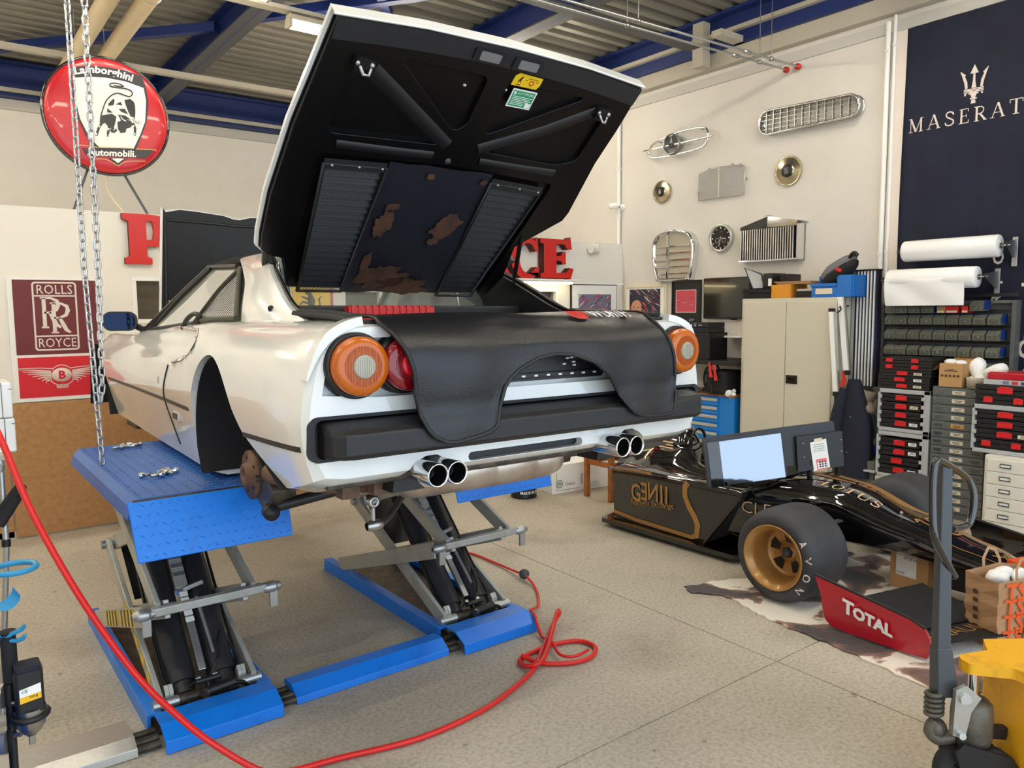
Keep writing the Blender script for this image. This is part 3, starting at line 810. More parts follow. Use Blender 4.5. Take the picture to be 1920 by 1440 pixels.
# door mirror
mr = obj('door_mirror', MB().prism(rrect(-.088, .088, -.055, .055, .045, 6), (.86, 4.80, 1.650), (.97, -.24, 0), Z, (.24, .97, 0), .07), 'black_satin', car, .008)
obj('mirror_glass', MB().prism(rrect(-.078, .078, -.046, .046, .038, 6), (.86, 4.80, 1.650), (.97, -.24, 0), Z, (-.24, -.97, 0), .002), 'mirror_room_tint', mr)
obj('stalk', MB().tube([(.94, 4.82, 1.625), (.965, 4.80, 1.61), (.985, 4.76, 1.59)], .017, 8).tube([(.975, 4.77, 1.60), (1.0, 4.74, 1.585)], .024, 8), 'black_rough', mr)

# engine lid -----------------------------------------------------------------
LA, LD = V((CX, 3.10, 1.785)), V((0, -.728, .686)).normalized()
LN = V((0, .686, .728)).normalized() * -1   # towards the viewer (underside)
def lp(u, v, d=0.0): return LA + X * u + LD * v + LN * d
OUT = [(-.497, .02), (-.52, .03), (-.552, .12), (-.585, .20), (-.655, .215), (-.683, .24), (-.695, .31), (-.708, .50), (-.70, .80), (-.68, 1.0), (-.662, 1.20),
       (-.35, 1.224), (0, 1.232), (.35, 1.226), (.662, 1.205), (.68, 1.10), (.682, 1.0), (.675, .82), (.698, .55), (.69, .50), (.505, .325), (.54, .13), (.50, .02)]
lid = obj('engine_lid', MB().prism(OUT, LA, X, LD, -LN, .015), 'car_white', car, .004)
# rolled lip at the raised edge
obj('lip', MB().grid([[lp(a, b + db, d) for db, d in ((-.004, .0), (-.004, .034), (.0, .036), (.003, .030), (.003, -.015))] for a, b in ((-.664, 1.198), (-.35, 1.222), (0, 1.230), (.35, 1.224), (.664, 1.203))], 0, False), 'car_white', lid)
INN = [(a * .982, max(.03, b - .012 if b > 1.15 else b)) for a, b in OUT]
obj('underside', MB().prism(INN, LA, X, LD, LN, .006), 'lid_black', lid)
obj('tail_flap', MB().grid([[lp(u, v + b * (1 - (u / .65) ** 2), d) for u in (-.65, -.5, -.35, -.18, 0, .18, .35, .5, .655)] for v, d, b in ((1.112, .022, .035), (1.117, .033, .035), (1.190, .035, .032), (1.198, .010, .032))], 0, False), 'flap_grey', lid)
# pressed stiffening frame: raised ribs between the sunk panels
def rib(pts, w, h=.03, name='rib'):
    pts = [V((a, b, 0)) for a, b in pts]; P = []
    for i, p in enumerate(pts):
        t = (pts[min(i + 1, len(pts) - 1)] - pts[max(i - 1, 0)]).normalized(); q = V((-t.y, t.x, 0))
        row = []
        for k, hh in ((-.5, .004), (-.36, .55), (-.22, .93), (0, 1), (.22, .93), (.36, .55), (.5, .004)):
            c = p + q * w * k; row.append(lp(c.x, c.y, .005 + h * hh))
        P.append(row)
    mb = MB().grid(P, 0, True)
    return obj(name, mb, 'black_satin', lid)
def rpoly(pts, r=.03, n=4):
    out = []
    P = [V((p[0], p[1], 0)) for p in pts]
    for i, p in enumerate(P):
        a, b = P[i - 1], P[(i + 1) % len(P)]
        da, db = (a - p).normalized(), (b - p).normalized()
        p0, p2 = p + da * min(r, (a - p).length * .45), p + db * min(r, (b - p).length * .45)
        for k in range(n + 1):
            t = k / n; q = p0 * (1 - t) ** 2 + p * 2 * t * (1 - t) + p2 * t * t
            out.append((q.x, q.y))
    return out
FO = [(a * .975, max(.02, b - .012 if b > 1.15 else b)) for a, b in OUT]
fr_ = obj('stiffening_frame', MB().prism(FO, LA + LN * .003, X, LD, LN, .022), 'lid_black', lid, merge=True)
HOLES = [[(-.40, 1.10), (-.045, 1.10), (-.045, .90), (-.09, .865)], [(.045, 1.10), (.42, 1.10), (.06, .875), (.045, .89)],
         [(-.56, 1.04), (-.50, 1.035), (-.12, .80), (-.56, .785)], [(.56, 1.05), (.50, 1.04), (.06, .80), (.45, .785), (.55, .82)],
         [(-.575, .70), (0, .715), (.50, .69), (.43, -.01), (-.505, -.01)]]
for h in HOLES:
    co = obj('cutter', MB().prism(rpoly(h), LA + LN * -.02, X, LD, LN, .08), 'black_satin', lid, merge=True)
    md = fr_.modifiers.new('cut', 'BOOLEAN'); md.operation = 'DIFFERENCE'; md.solver = 'EXACT'; md.object = co
    bpy.context.view_layer.update()
    me = bpy.data.meshes.new_from_object(fr_.evaluated_get(bpy.context.evaluated_depsgraph_get()))
    fr_.modifiers.clear(); fr_.data = me
    bpy.data.objects.remove(co)
fr_.data.name = 'stiffening_frame'
bv = fr_.modifiers.new('edge', 'BEVEL'); bv.width = .015; bv.segments = 3; bv.limit_method = 'ANGLE'; bv.angle_limit = radians(60)
rib([(-.48, 1.045), (-.30, .935), (-.09, .805)], .085, .027)
rib([(.50, 1.055), (.30, .93), (.05, .805)], .085, .027)
rib([(-.52, .745), (-.3, .747), (-.13, .752)], .06, .026)
rib([(.08, .752), (.3, .747), (.47, .748)], .06, .026)
# louvre panels with wire mesh
def louvre(c4, cells):
    a, b, c, d = [V((p[0], p[1], 0)) for p in c4]   # top-left, top-right, bottom-right, bottom-left
    P4 = lambda u, v, dd: lp(*(a.lerp(b, u).lerp(d.lerp(c, u), v)).xy, dd)
    pan = obj('louvre_grille', MB().add([P4(0, 0, .01), P4(1, 0, .01), P4(1, 1, .01), P4(0, 1, .01)], [(0, 1, 2, 3)]), 'black', lid)
    mb = MB().tube([P4(0, 0, .03), P4(1, 0, .03), P4(1, 1, .03), P4(0, 1, .03)], .008, 6, True)
    mb.add([P4(0, -.03, .028), P4(1, -.03, .028), P4(1, .03, .036), P4(0, .03, .036)], [(0, 1, 2, 3)])
    obj('frame', mb, 'black_satin', pan)
    for k in range(18):
        v = .05 + k * .052
        obj('slat', MB().add([P4(.02, v, .012), P4(.98, v, .012), P4(.98, v + .036, .026), P4(.02, v + .036, .026)], [(0, 1, 2, 3)]), 'black_satin', pan)
    mb = MB()
    for k in range(1, 44):
        v = k / 44; pts = [P4(u, v + (.006 if (i % 2) else -.006), .029) for i, u in enumerate([j / cells for j in range(cells + 1)])]
        vs = []
        for p in pts: vs += [p - LD * .0009, p + LD * .0009]
        mb.add(vs, [(2 * i, 2 * i + 1, 2 * i + 3, 2 * i + 2) for i in range(len(pts) - 1)])
    w = obj('wire_mesh', mb, 'mesh_dark', pan, kind='stuff')
    mb = MB()
    for k in range(3):
        v = .965 + k * .012; pts = [P4(u, v + (.005 if (i % 2) else -.005), .034) for i, u in enumerate([j / cells for j in range(cells + 1)])]
        vs = []
        for p in pts: vs += [p - LD * .0018, p + LD * .0018]
        mb.add(vs, [(2 * i, 2 * i + 1, 2 * i + 3, 2 * i + 2) for i in range(len(pts) - 1)])
    obj('mesh_edge', mb, 'galv', pan, kind='stuff')
    for u in (.12, .55, .93): obj('screw', MB().lathe(P4(u, .005, .034), LN, [(0, .006), (.005, .005), (.006, 0)], 8), 'galv', pan)
louvre([(-.54, .665), (-.298, .675), (-.28, .03), (-.47, .03)], 26)
louvre([(.184, .665), (.455, .65), (.392, .012), (.202, .012)], 26)
# heat shield with flaked paint between the louvres
hs = obj('heat_shield', MB().grid([[lp(a + (b - a) * k / 6, v, .022 + .006 * sin(k * 2.1 + v * 9)) for k in range(7)] for v, a, b in ((.70, -.288, .18), (.5, -.285, .185), (.25, -.28, .19), (.02, -.275, .195))], 0, True), 'shield_vinyl', lid)
def blob(cx, cy, rx, ry, seed, n=64):
    r = random.Random(seed); out = []
    ph = [(r.uniform(0, 6.3), r.uniform(.5, 1)) for _ in range(7)]
    for k in range(n):
        a = 2 * pi * k / n
        q = .78 + sum(.13 / (j + 1) ** .55 * w * sin((j * 2 + 2) * a + p) for j, (p, w) in enumerate(ph)) + r.uniform(-.04, .04)
        out.append((cx + rx * q * cos(a), cy + ry * q * sin(a)))
    return out
for i, (cx, cy, rx, ry) in enumerate(((-.215, .41, .055, .075), (-.205, .50, .035, .025), (.075, .42, .075, .085), (.045, .335, .03, .03), (-.12, .115, .14, .095), (.0, .07, .17, .06), (-.22, .20, .03, .06), (-.10, .66, .02, .02), (.15, .66, .018, .02))):
    q = blob(cx, cy, rx, ry, i)
    obj('flaked_patch', MB().add([lp(a, b, .031) for a, b in q], [tuple(range(len(q)))]), 'rust_brown', hs)
# plate lamps in the tail flap, latches, stickers, stay
for u in (-.088, .078):
    f = obj('plate_lamp', MB().prism(rrect(u - .065, u + .065, 1.158, 1.203, .008, 3), LA + LN * .03, X, LD, LN, .012), 'black_satin', lid)
    obj('lens', MB().prism(rrect(u - .042, u + .042, 1.165, 1.197, .005, 3), LA + LN * .04, X, LD, LN, .005), 'lamp_lens', f)
for u in (-.523, .52):
    mb = MB()
    mb.box(0, 0, 0, 0, 0, 0) if False else None
    lt = obj('latch', MB().prism(rrect(u - .035, u + .035, 1.035, 1.085, .01, 3), LA + LN * .026, X, LD, LN, .028), 'black', lid, .004)
    obj('catch', MB().tube([lp(u - .02, 1.06, .055), lp(u - .01, 1.045, .075), lp(u + .012, 1.04, .07), lp(u + .02, 1.06, .055)], .006, 6).sphere(lp(u + .02, 1.07, .055), .010, 8, 6).sphere(lp(u - .03, 1.07, .055), .009, 8, 6), 'steel', lt)
for u, v in ((-.118, 1.045), (.055, 1.06)):
    obj('bolt', MB().lathe(lp(u, v, .008), LN, [(0, .009), (.008, .008), (.01, 0)], 8), 'steel', lid)
obj('plug', MB().lathe(lp(-.01, 1.055, .008), LN, [(0, .02), (.012, .02), (.016, .012), (.016, 0)], 14).lathe(lp(-.06, .74, .03), LN, [(0, .013), (.006, .012), (.007, 0)], 12), 'jack_grey', lid)
st = obj('yellow_sticker', MB().prism([(-.062, -.024), (.052, -.024), (.062, -.006), (.062, .022), (-.045, .026), (-.06, .012)], lp(.115, 1.118, .026), X, LD, LN, .003), 'sticker_yellow', lid)
F1_ = lambda x, y, d=0: lp(.115 + x, 1.118 + y, .0295)
obj('print', MB().stroke([(-.04, -.012), (-.035, .0), (-.03, .008), (-.026, .016)], [.002, .007, .008, .003], F1_).stroke([(-.035, .002), (-.028, -.002)], .004, F1_).stroke([(-.03, .0), (-.027, -.012)], .003, F1_).stroke([(-.044, -.018), (-.024, -.018)], .003, F1_).stroke([(.0, .012), (.045, .012)], .002, F1_).stroke([(-.01, .004), (.0, .004)], .002, F1_).stroke([(.036, .004), (.05, .004)], .002, F1_), 'black', st)
obj('tyre_mark', MB().stroke(arc(.02, -.004, .009, 0, 360, 12), .004, F1_), 'red_plastic', st)
st = obj('green_sticker', MB().prism([(-.055, -.037), (.055, -.037), (.055, .037), (-.055, .037)], lp(.128, 1.046, .026), X, LD, LN, .003), 'white', lid)
F2_ = lambda x, y, d=0: lp(.128 + x, 1.046 + y, .0295)
obj('field', MB().add([F2_(*p) for p in ((-.05, -.032), (.05, -.032), (.05, .032), (-.05, .032))], [(0, 1, 2, 3)]), 'sticker_green', st)
F3_ = lambda x, y, d=0: lp(.128 + x, 1.046 + y, .0302)
mb = MB().text('AUTOMOBILE', .0135, lambda x, y, d=0: F3_(x - .03, y + .018))
mb.add([F3_(*p) for p in ((-.046, .016), (-.036, .016), (-.036, .028), (-.046, .028))], [(0, 1, 2, 3)])
for k in range(6): mb.add([F3_(-.045, .010 - k * .0065), F3_(.045 - (.028 if k > 3 else .01 * (k % 2)), .010 - k * .0065), F3_(.045 - (.028 if k > 3 else .01 * (k % 2)), .0075 - k * .0065), F3_(-.045, .0075 - k * .0065)], [(0, 1, 2, 3)])
mb.add([F3_(*p) for p in ((.024, -.03), (.048, -.03), (.048, -.012), (.024, -.012))], [(0, 1, 2, 3)])
obj('print', mb, 'white', st)
obj('gas_strut', MB().cyl((2.17, 2.76, 2.10), (2.245, 2.93, 1.86), .011, n=10).cyl((2.245, 2.93, 1.86), (2.28, 3.0, 1.73), .005, n=8), 'black', lid)
obj('hinge', MB().bar((2.295, 3.02, 1.96), (2.26, 3.14, 1.88), .03, .05), 'black_satin', lid, .004)
obj('hinge', MB().bar((1.085, 3.02, 1.96), (1.12, 3.14, 1.88), .03, .05).tube(smooth([(1.09, 2.98, 1.99), (1.10, 3.02, 1.93), (1.13, 3.06, 1.88)], 3), .016, 8), 'black_satin', lid, .004)
obj('stay', MB().cyl((1.115, 2.99, 1.80), (1.105, 2.93, 1.66), .006, n=8), 'black', lid)

# under the tail: silencer, tail pipes, pan, brake disc, suspension
obj('underbody', MB().box(CX - .77, CX + .77, 2.10, 2.30, 1.165, 1.19).box(CX - .44, CX + .44, 2.32, 3.15, 1.10, 1.19).prism([(-.36, 1.19), (-.62, 1.19), (-.5, 1.13), (-.3, 1.11), (.3, 1.11), (.4, 1.19)], (CX, 2.45, 0), X, Z, Y, .4), 'greasy', car, .006)
mu = MB()
prof = [(0, .02), (.01, .06), (.035, .088), (.06, .094), (.14, .096), (.15, .092), (.16, .096), (.34, .098), (.35, .094), (.36, .098), (.52, .096), (.53, .092), (.54, .096), (.62, .094), (.66, .085), (.69, .055), (.70, .02)]
mu.lathe((1.21, 2.24, 1.150), X, prof, 28)
for v in range(len(mu.v)):   # oval section
    p = mu.v[v]; mu.v[v] = V((p.x, 2.24 + (p.y - 2.24) * 1.25, 1.150 + (p.z - 1.150) * .88))
sil = obj('silencer', mu, 'muffler', car)
obj('seam', MB().tube([(1.23, 2.125, 1.163), (1.55, 2.121, 1.163), (1.89, 2.125, 1.163)], .006, 6), 'rust', sil)
obj('exhaust_pipe', MB().tube(smooth([(1.26, 2.28, 1.13), (1.1, 2.35, 1.12), (.98, 2.45, 1.13), (.92, 2.6, 1.14)], 5), .035, 10).box(1.02, 1.08, 2.22, 2.27, 1.10, 1.16).box(1.12, 1.2, 2.20, 2.26, 1.105, 1.15), 'rust', car)
for x0 in (1.215, 1.285, 2.005, 2.075):
    tp = obj('tail_pipe', MB().lathe((x0, 2.16, 1.198), -Y, [(0, .032), (.02, .036), (.20, .037), (.205, .035), (.20, .031), (.06, .030)], 24), 'chrome', car)
    obj('bore', MB().lathe((x0, 2.10, 1.198), -Y, [(0, 0), (0, .0305), (.138, .0305)], 20).lathe((x0, 2.05, 1.198), -Y, [(0, .018), (.04, .018), (.04, .014), (0, .014)], 14), 'black', tp)
for sgn in (-1, 1):
    xo = CX + sgn * .735
    dk = obj('brake_disc', MB().lathe((xo, 2.925, 1.072), X * sgn, [(-.05, .07), (-.02, .095), (0, .095), (.0, .05), (.022, .045), (.022, .022), (.012, .02), (.012, 0)], 28), 'rust', car)
    for k in range(5):
        a = 2 * pi * k / 5
        obj('stud_hole', MB().lathe((xo + sgn * .001, 2.925 + .07 * cos(a), 1.072 + .07 * sin(a)), X * sgn, [(0, .007), (.002, .007), (.002, 0)], 8), 'black', dk)
    obj('upright', MB().prism([(2.86, 1.16), (2.80, 1.12), (2.70, 1.05), (2.72, .98), (2.80, .955), (2.90, 1.0), (2.96, 1.1)], (xo - sgn * .1, 0, 0), Y, Z, X * sgn, .09).cyl((xo + .02 * sgn, 2.80, 1.08), (xo - .05 * sgn, 2.80, 1.08), .014, n=10), 'greasy', car, .012)
    if sgn > 0: continue
    ar = obj('lower_arm', MB().tube([(xo + sgn * .0, 2.74, .975), (CX + sgn * .30, 2.62, 1.06)], .021, 10).lathe((xo - sgn * .005, 2.71, .968), -Y, [(-.03, .026), (.0, .03), (.012, .03), (.014, .018), (.022, .012), (.022, 0)], 16), 'black_satin', car)
lk = obj('drop_link', MB().cyl((1.165, 2.30, 1.05), (1.165, 2.30, .985), .008, n=8).lathe((1.165, 2.33, 1.058), -Y, [(0, .02), (.04, .021), (.045, .014), (.04, .010), (.03, 0)], 14).lathe((1.14, 2.30, .975), X, [(0, .014), (.02, .02), (.05, .02), (.06, .01), (.06, 0)], 14), 'steel', car)
obj('sway_bar', MB().tube(smooth([(1.19, 2.30, .975), (1.26, 2.36, .985), (1.36, 2.44, 1.03), (1.42, 2.5, 1.05), (1.7, 2.52, 1.05)], 4), .012, 8), 'greasy', car)
obj('front_suspension', MB().cyl((1.02, 5.2, 1.05), (1.3, 4.95, 1.06), .03).box(.95, 1.02, 5.0, 5.25, 1.0, 1.1).box(.93, .99, 4.85, 4.95, 1.02, 1.07), 'greasy', car, .008)
for x0 in (1.01, 2.36):
    for y0 in (3.25, 4.1):
        tag(obj('lift_pad', MB().box(x0 - .05, x0 + .05, y0, y0 + .13, 1.02, 1.045), 'rubber', bevel=.004), 'black rubber block on the blue platform under the car sill', 'pad', 'rubber pads between lift and car')

# fender cover draped over the tail ------------------------------------------
FC = lambda: None
def cov_y(x, z):
    # follows the tail: over the lip, out over the lamps, down to the bumper
    t = [(1.20, 1.955), (1.30, 1.953), (1.36, 1.955), (1.40, 1.972), (1.45, 1.962), (1.53, 1.958), (1.59, 1.972), (1.64, 2.012), (1.665, 2.05)]
    for a, b in zip(t, t[1:]):
        if z <= b[0]:
            k = (z - a[0]) / (b[0] - a[0]); k = max(0, k); return a[1] + (b[1] - a[1]) * k + .005 * sin(11 * x + 6 * z) + .003 * sin(23 * x - 9 * z)
    return 2.05
def low(x):   # lower outline of the hanging part
    if x <= 1.10: return 1.34
    P = [(1.14, 1.56), (1.17, 1.44), (1.19, 1.355), (1.205, 1.325), (1.235, 1.303), (1.27, 1.297), (1.35, 1.306), (1.41, 1.318), (1.435, 1.335), (1.452, 1.38), (1.462, 1.44), (1.49, 1.475), (1.54, 1.512), (1.61, 1.54), (1.69, 1.551), (1.77, 1.545), (1.86, 1.515), (1.93, 1.47), (1.975, 1.42), (2.01, 1.365), (2.05, 1.325), (2.09, 1.308), (2.16, 1.298), (2.24, 1.295), (2.285, 1.305), (2.30, 1.33), (2.305, 1.40)]
    for a, b in zip(P, P[1:]):
        if x <= b[0]: return a[1] + (b[1] - a[1]) * max(0, (x - a[0]) / (b[0] - a[0]))
    return 1.40
rows = []
xs_ = []
for i in range(61):
    u = i / 60
    col = []
    xb = 1.145 + (2.303 - 1.145) * u      # at the hanging edge
    xt = 1.075 + (2.235 - 1.075) * u      # on the deck
    z0 = low(xb)
    if u < 0.06: z0 = low(1.145 + .0695) + (1.45 - low(1.145 + .0695)) * (1 - u / .06) ** 2
    for j in range(15):
        v = j / 14
        z = z0 + (1.664 - z0) * v
        x = xb + (xt - xb) * v ** 2
        col.append(V((x, cov_y(x, z), z)))
    for yy, zz in ((2.07, 1.678), (2.11, 1.685), (2.18, 1.686), (2.30, 1.688), (2.42, 1.690), (2.52, 1.690)):
        col.append(V((xt + (yy - 2.07) * .1, yy, zz + .003 * sin(9 * xt))))
    rows.append(col)
back = [[p + V((0, .006 if k < 15 else 0, 0 if k < 15 else -.005)) for k, p in enumerate(r)] for r in rows]
cover = obj('fender_cover', MB().grid(rows, 0, True).grid([list(reversed(r)) for r in back], 0, True), 'vinyl')
tag(cover, 'black padded vinyl fender cover draped over the white tail, with a rounded cut-out', 'cover')
ed = [rows[i][0] for i in range(61)]
obj('edge_binding', MB().tube(list(reversed(rows[0])) + ed + rows[-1], .007, 6), 'black_satin', cover)
PROF = [(2.006, 1.645), (2.035, 1.662), (2.06, 1.681), (2.09, 1.691), (2.2, 1.694)]
def on_cover(x, t):
    for a, b in zip(PROF, PROF[1:]):
        L = math.hypot(b[0] - a[0], b[1] - a[1])
        if t <= L or b is PROF[-1]:
            return V((x, a[0] + (b[0] - a[0]) * t / L, a[1] + (b[1] - a[1]) * t / L + .003))
        t -= L
obj('logo', MB().text('WÜRTH', .085, lambda x, y, d=0: on_cover(1.945 + x * .62, .045 + y)), 'white', cover)
obj('logo_mark', MB().add([on_cover(a, b) for a, b in ((1.835, .055), (1.86, .038), (1.885, .034), (1.91, .04), (1.92, .055), (1.92, .1), (1.84, .1))], [tuple(range(7))]), 'red_plastic', cover)
# ================================================================= SCISSOR LIFT
def lift_half(x0, x1, lab, tape):
    """one platform of the lift between x0 and x1: base pan on the floor, two pairs of crossed arms, platform, ramp flap"""
    xc, w = (x0 + x1) / 2, x1 - x0
    d = thing('scissor_lift', lab, 'car lift', (xc, 3.8, 0), 'the two halves of the car lift')
    # base frame
    for sg, xx in ((1, x0), (-1, x1)):
        obj('base_rail', MB().prism([(0, 0), (sg * .012, 0), (sg * .012, .065), (sg * .055, .065), (sg * .055, .075), (0, .075)], (xx, 3.26, 0), X, Z, Y, 1.42), 'lift_blue', d, .002)
    obj('base_plate', MB().box(x0 + .02, x1 - .02, 3.22, 4.66, .002, .014), 'greasy', d)
    cov = [(3.045, .004), (3.05, .052), (3.13, .092), (3.23, .092), (3.23, .084), (3.135, .084), (3.06, .05), (3.055, .004)]
    obj('base_cover', MB().prism([(a, b) for a, b in cov], (x0 + .02, 0, 0), Y, Z, X, w - .04), 'lift_blue', d, .002, seg=1)
    # arms: lower A front-bottom -> rear-middle, lower B rear-bottom -> front-middle, then mirrored above
    fb, rb, fm, rm, ft, rt = (3.30, .085), (4.46, .085), (3.26, .50), (4.30, .53), (3.10, .935), (4.30, .93)
    for sg, xx in ((1, x0 + .06), (-1, x1 - .06)):
        for a, b, dx, nm in ((fb, rm, .0, 'arm'), (rb, fm, .035, 'arm'), (fm, rt, .0, 'arm'), (rm, ft, .035, 'arm')):
            xa = xx + sg * dx
            am = obj(nm, MB().bar((xa, a[0], a[1]), (xa, b[0], b[1]), .022, .075, up=(0, -1, 1)), 'lift_grey', d, .003)
        for p in (fb, rb, fm, rm):
            obj('pivot', MB().cyl((xx - sg * .03, p[0], p[1]), (xx + sg * .07, p[0], p[1]), .024, n=14), 'galv', d)
        if tape:
            for k in range(5):
                a = V((xx + sg * (-.0125), fb[0], fb[1])).lerp(V((xx + sg * (-.0125), rm[0], rm[1])), .12 + k * .1)
                t = (V((0, rm[0] - fb[0], rm[1] - fb[1]))).normalized()
                obj('warning_tape', MB().bar(a, a + t * .055, .002, .05, up=(0, -1, 1)), 'yellow_tape', d)
    # cross bars
    obj('crossbar', MB().box(x0 + .03, x1 + .0, fm[0] - .035, fm[0] + .0, fm[1] - .012, fm[1] + .022), 'lift_grey', d, .004)
    for xx in (x0 + .01, x1 + .02):
        obj('bar_end', MB().lathe((xx - .05, fm[0] - .02, fm[1] + .002), X, [(0, .01), (.01, .02), (.03, .026), (.06, .026), (.065, .02), (.085, .018), (.09, .006)], 14).obox((xx + .0, fm[0] - .03, fm[1] - .05), (.035, .014, .07)), 'galv', d, .003)
    obj('crossbar', MB().box(x0 + .08, x1 - .08, rm[0] - .02, rm[0] + .02, rm[1] - .02, rm[1] + .02), 'lift_grey', d, .004)
    st = obj('link_plate', MB().bar((x0 + .012, rb[0], rb[1] + .01), (x0 + .012, fm[0] + .05, fm[1] - .03), .012, .085, up=(0, -1, 1)), 'lift_grey', d, .003)
    if tape:
        a, b = V((x0 + .004, rb[0], rb[1] + .01)), V((x0 + .004, fm[0] + .05, fm[1] - .03))
        for base in (.30, .62):
            obj('warning_tape', MB().bar(a.lerp(b, base), a.lerp(b, base + .26), .003, .07, up=(0, -1, 1)), 'yellow_tape', st)
            mb = MB()
            for k in range(4):
                p = a.lerp(b, base + .03 + k * .065); mb.bar(p, a.lerp(b, base + .055 + k * .065), .006, .071, up=(0, -1, 1))
            obj('tape_stripe', mb, 'black', st)
    # hydraulic cylinders, locking rack between them, hoses
    c0, c1 = (3.40, .10), (4.12, .80)
    for k, xx in enumerate((xc - .085, xc + .085)):
        cy = obj('hydraulic_cylinder', MB().cyl((xx, c0[0], c0[1]), (xx, c1[0], c1[1]), .062, n=24).cyl((xx, c0[0] - .035, c0[1] - .035), (xx, c0[0], c0[1]), .05, n=20), 'cyl_black', d)
        obj('piston_rod', MB().cyl((xx, c1[0], c1[1]), (xx, 4.22, .92), .03, n=14), 'steel', cy)
        s = -1 if k == 0 else 1
        obj('pipe', MB().tube(smooth([(xx + s * .07, 3.95, .66), (xx + s * .072, 3.5, .215), (xx + s * .06, 3.38, .12), (xx, 3.355, .10), (xc + s * .02, 3.33, .14)], 4), .007, 6), 'black', cy)
    nrm = V((0, -.7, .714))
    def rk(t, e): return V((xc, c0[0], c0[1])).lerp(V((xc, c1[0], c1[1])), t) + nrm * e
    ra = obj('locking_rack', MB().bar(rk(.42, .05), rk(1.0, .05), .055, .03, up=nrm), 'lift_grey', d, .004)
    mb = MB()
    for k in range(11): mb.bar(rk(.48 + k * .045, .066), rk(.48 + k * .045 + .02, .066), .05, .006, up=nrm)
    obj('rack_teeth', mb, 'galv', ra)
    obj('toothed_bar', MB().bar(rk(.02, .045), rk(.42, .045), .032, .02, up=nrm), 'galv', d, .003)
    for k in range(5):
        obj('label', MB().bar(rk(.25 + k * .032, .057), rk(.25 + k * .032 + .024, .057), .036, .003, up=nrm), 'paper', d)
    obj('pawl', MB().bar(rk(.41, .06), rk(.41, .06) + V((.09, 0, .02)), .02, .02).cyl(rk(.36, .06) + V((.05, 0, 0)), rk(.08, .06) + V((.06, 0, 0)), .009, n=8), 'galv', d, .003)
    # pivot brackets and valve on the base
    for xx in (x0 + .11, xc - .16, xc + .16, x1 - .11):
        obj('bracket', MB().prism([(-.04, .012), (-.02, .12), (0, .145), (.02, .12), (.045, .012)], (xx - .008, 3.345, 0), Y, Z, X, .016), 'lift_grey', d, .004)
    obj('valve', MB().box(xc - .10, xc + .02, 3.27, 3.33, .014, .075).cyl((xc - .02, 3.26, .105), (xc + .10, 3.27, .11), .02, n=12).cyl((xc - .05, 3.30, .14), (xc + .05, 3.30, .14), .012, n=10), 'black_satin', d, .004)
    obj('fitting', MB().cyl((xc - .045, 3.33, .14), (xc - .025, 3.33, .14), .014, n=6).cyl((xc + .025, 3.33, .14), (xc + .045, 3.33, .14), .014, n=6).cyl((xc - .03, 3.25, .10), (xc - .02, 3.26, .102), .022, n=12), 'steel', d)
    obj('hose', MB().tube(smooth([(xc, 3.33, .14), (xc + .01, 3.30, .09), (xc + .05, 3.27, .11), (xc + .14, 3.28, .09), (xc + .19, 3.3, .03)], 5), .010, 8).tube(smooth([(xc + .02, 3.33, .14), (xc + .06, 3.36, .20), (xc + .12, 3.5, .26), (xc + .16, 3.4, .12), (xc + .1, 3.30, .05)], 5), .006, 6), 'black', d)
    obj('cross_tube', MB().cyl((x0 + .08, 3.30, .085), (x1 - .08, 3.30, .085), .022, n=12).box(x0 + .1, x1 - .1, 3.33, 3.40, .014, .05), 'greasy', d)
    obj('torsion_plate', MB().add([(x0 + .11, 4.26, .52), (x1 - .11, 4.26, .52), (x1 - .12, 4.03, .30), (x0 + .12, 4.03, .30)], [(0, 1, 2, 3)]), 'black_satin', d)
    # platform: tread plate with bent sides
    pan = [(x0 - .072, .945), (x0 - .06, .99), (x0 - .035, 1.018), (x0, 1.02), (x1, 1.02), (x1 + .02, 1.012), (x1 + .02, .94), (x1 + .008, .94), (x1 + .008, 1.0), (x0 - .03, 1.0), (x0 - .052, .98), (x0 - .064, .945)]
    pl = obj('platform', MB().prism(pan, (0, 3.04, 0), X, Z, Y, 1.34), 'platform_blue', d)
    mb = MB()
    for i in range(12):
        for j in range(46):
            cx_, cy_ = x0 - .02 + i * (w + .02) / 11.5, 3.06 + j * .0285
            a = pi / 4 if (i + j) % 2 else -pi / 4
            v = V((cos(a), sin(a), 0)) * .011; q = V((-v.y, v.x, 0)) * .18
            mb.add([V((cx_, cy_, 1.0202)) - v, V((cx_, cy_, 1.0202)) - q, V((cx_, cy_, 1.0202)) + v, V((cx_, cy_, 1.0202)) + q, (cx_, cy_, 1.0222)], [(0, 1, 4), (1, 2, 4), (2, 3, 4), (3, 0, 4)])
    obj('tread', mb, 'platform_blue', pl, kind='stuff')
    obj('cross_channel', MB().box(x0, x1, 4.22, 4.36, .93, 1.0).box(x0 + .02, x1 - .02, 3.06, 3.16, .93, 1.0), 'platform_blue', d, .004)
    # ramp flap hanging from the near end
    r0, r1 = V((0, 3.035, 1.018)), V((0, 2.985, .80))
    fl = MB()
    A = [V((x0 - .07, 3.035, 1.012)), V((x1 + .02, 3.035, 1.012)), V((x1 + .02, 2.975, .795)), V((x0 - .055, 2.975, .795))]
    nn = (A[1] - A[0]).cross(A[3] - A[0]).normalized()
    if nn.y > 0: nn = -nn
    fl.hexa([A[3] - nn * .008, A[2] - nn * .008, A[1] - nn * .008, A[0] - nn * .008, A[3], A[2], A[1], A[0]])
    flap = obj('ramp_flap', fl, 'lift_blue', d, .004)
    mb = MB()
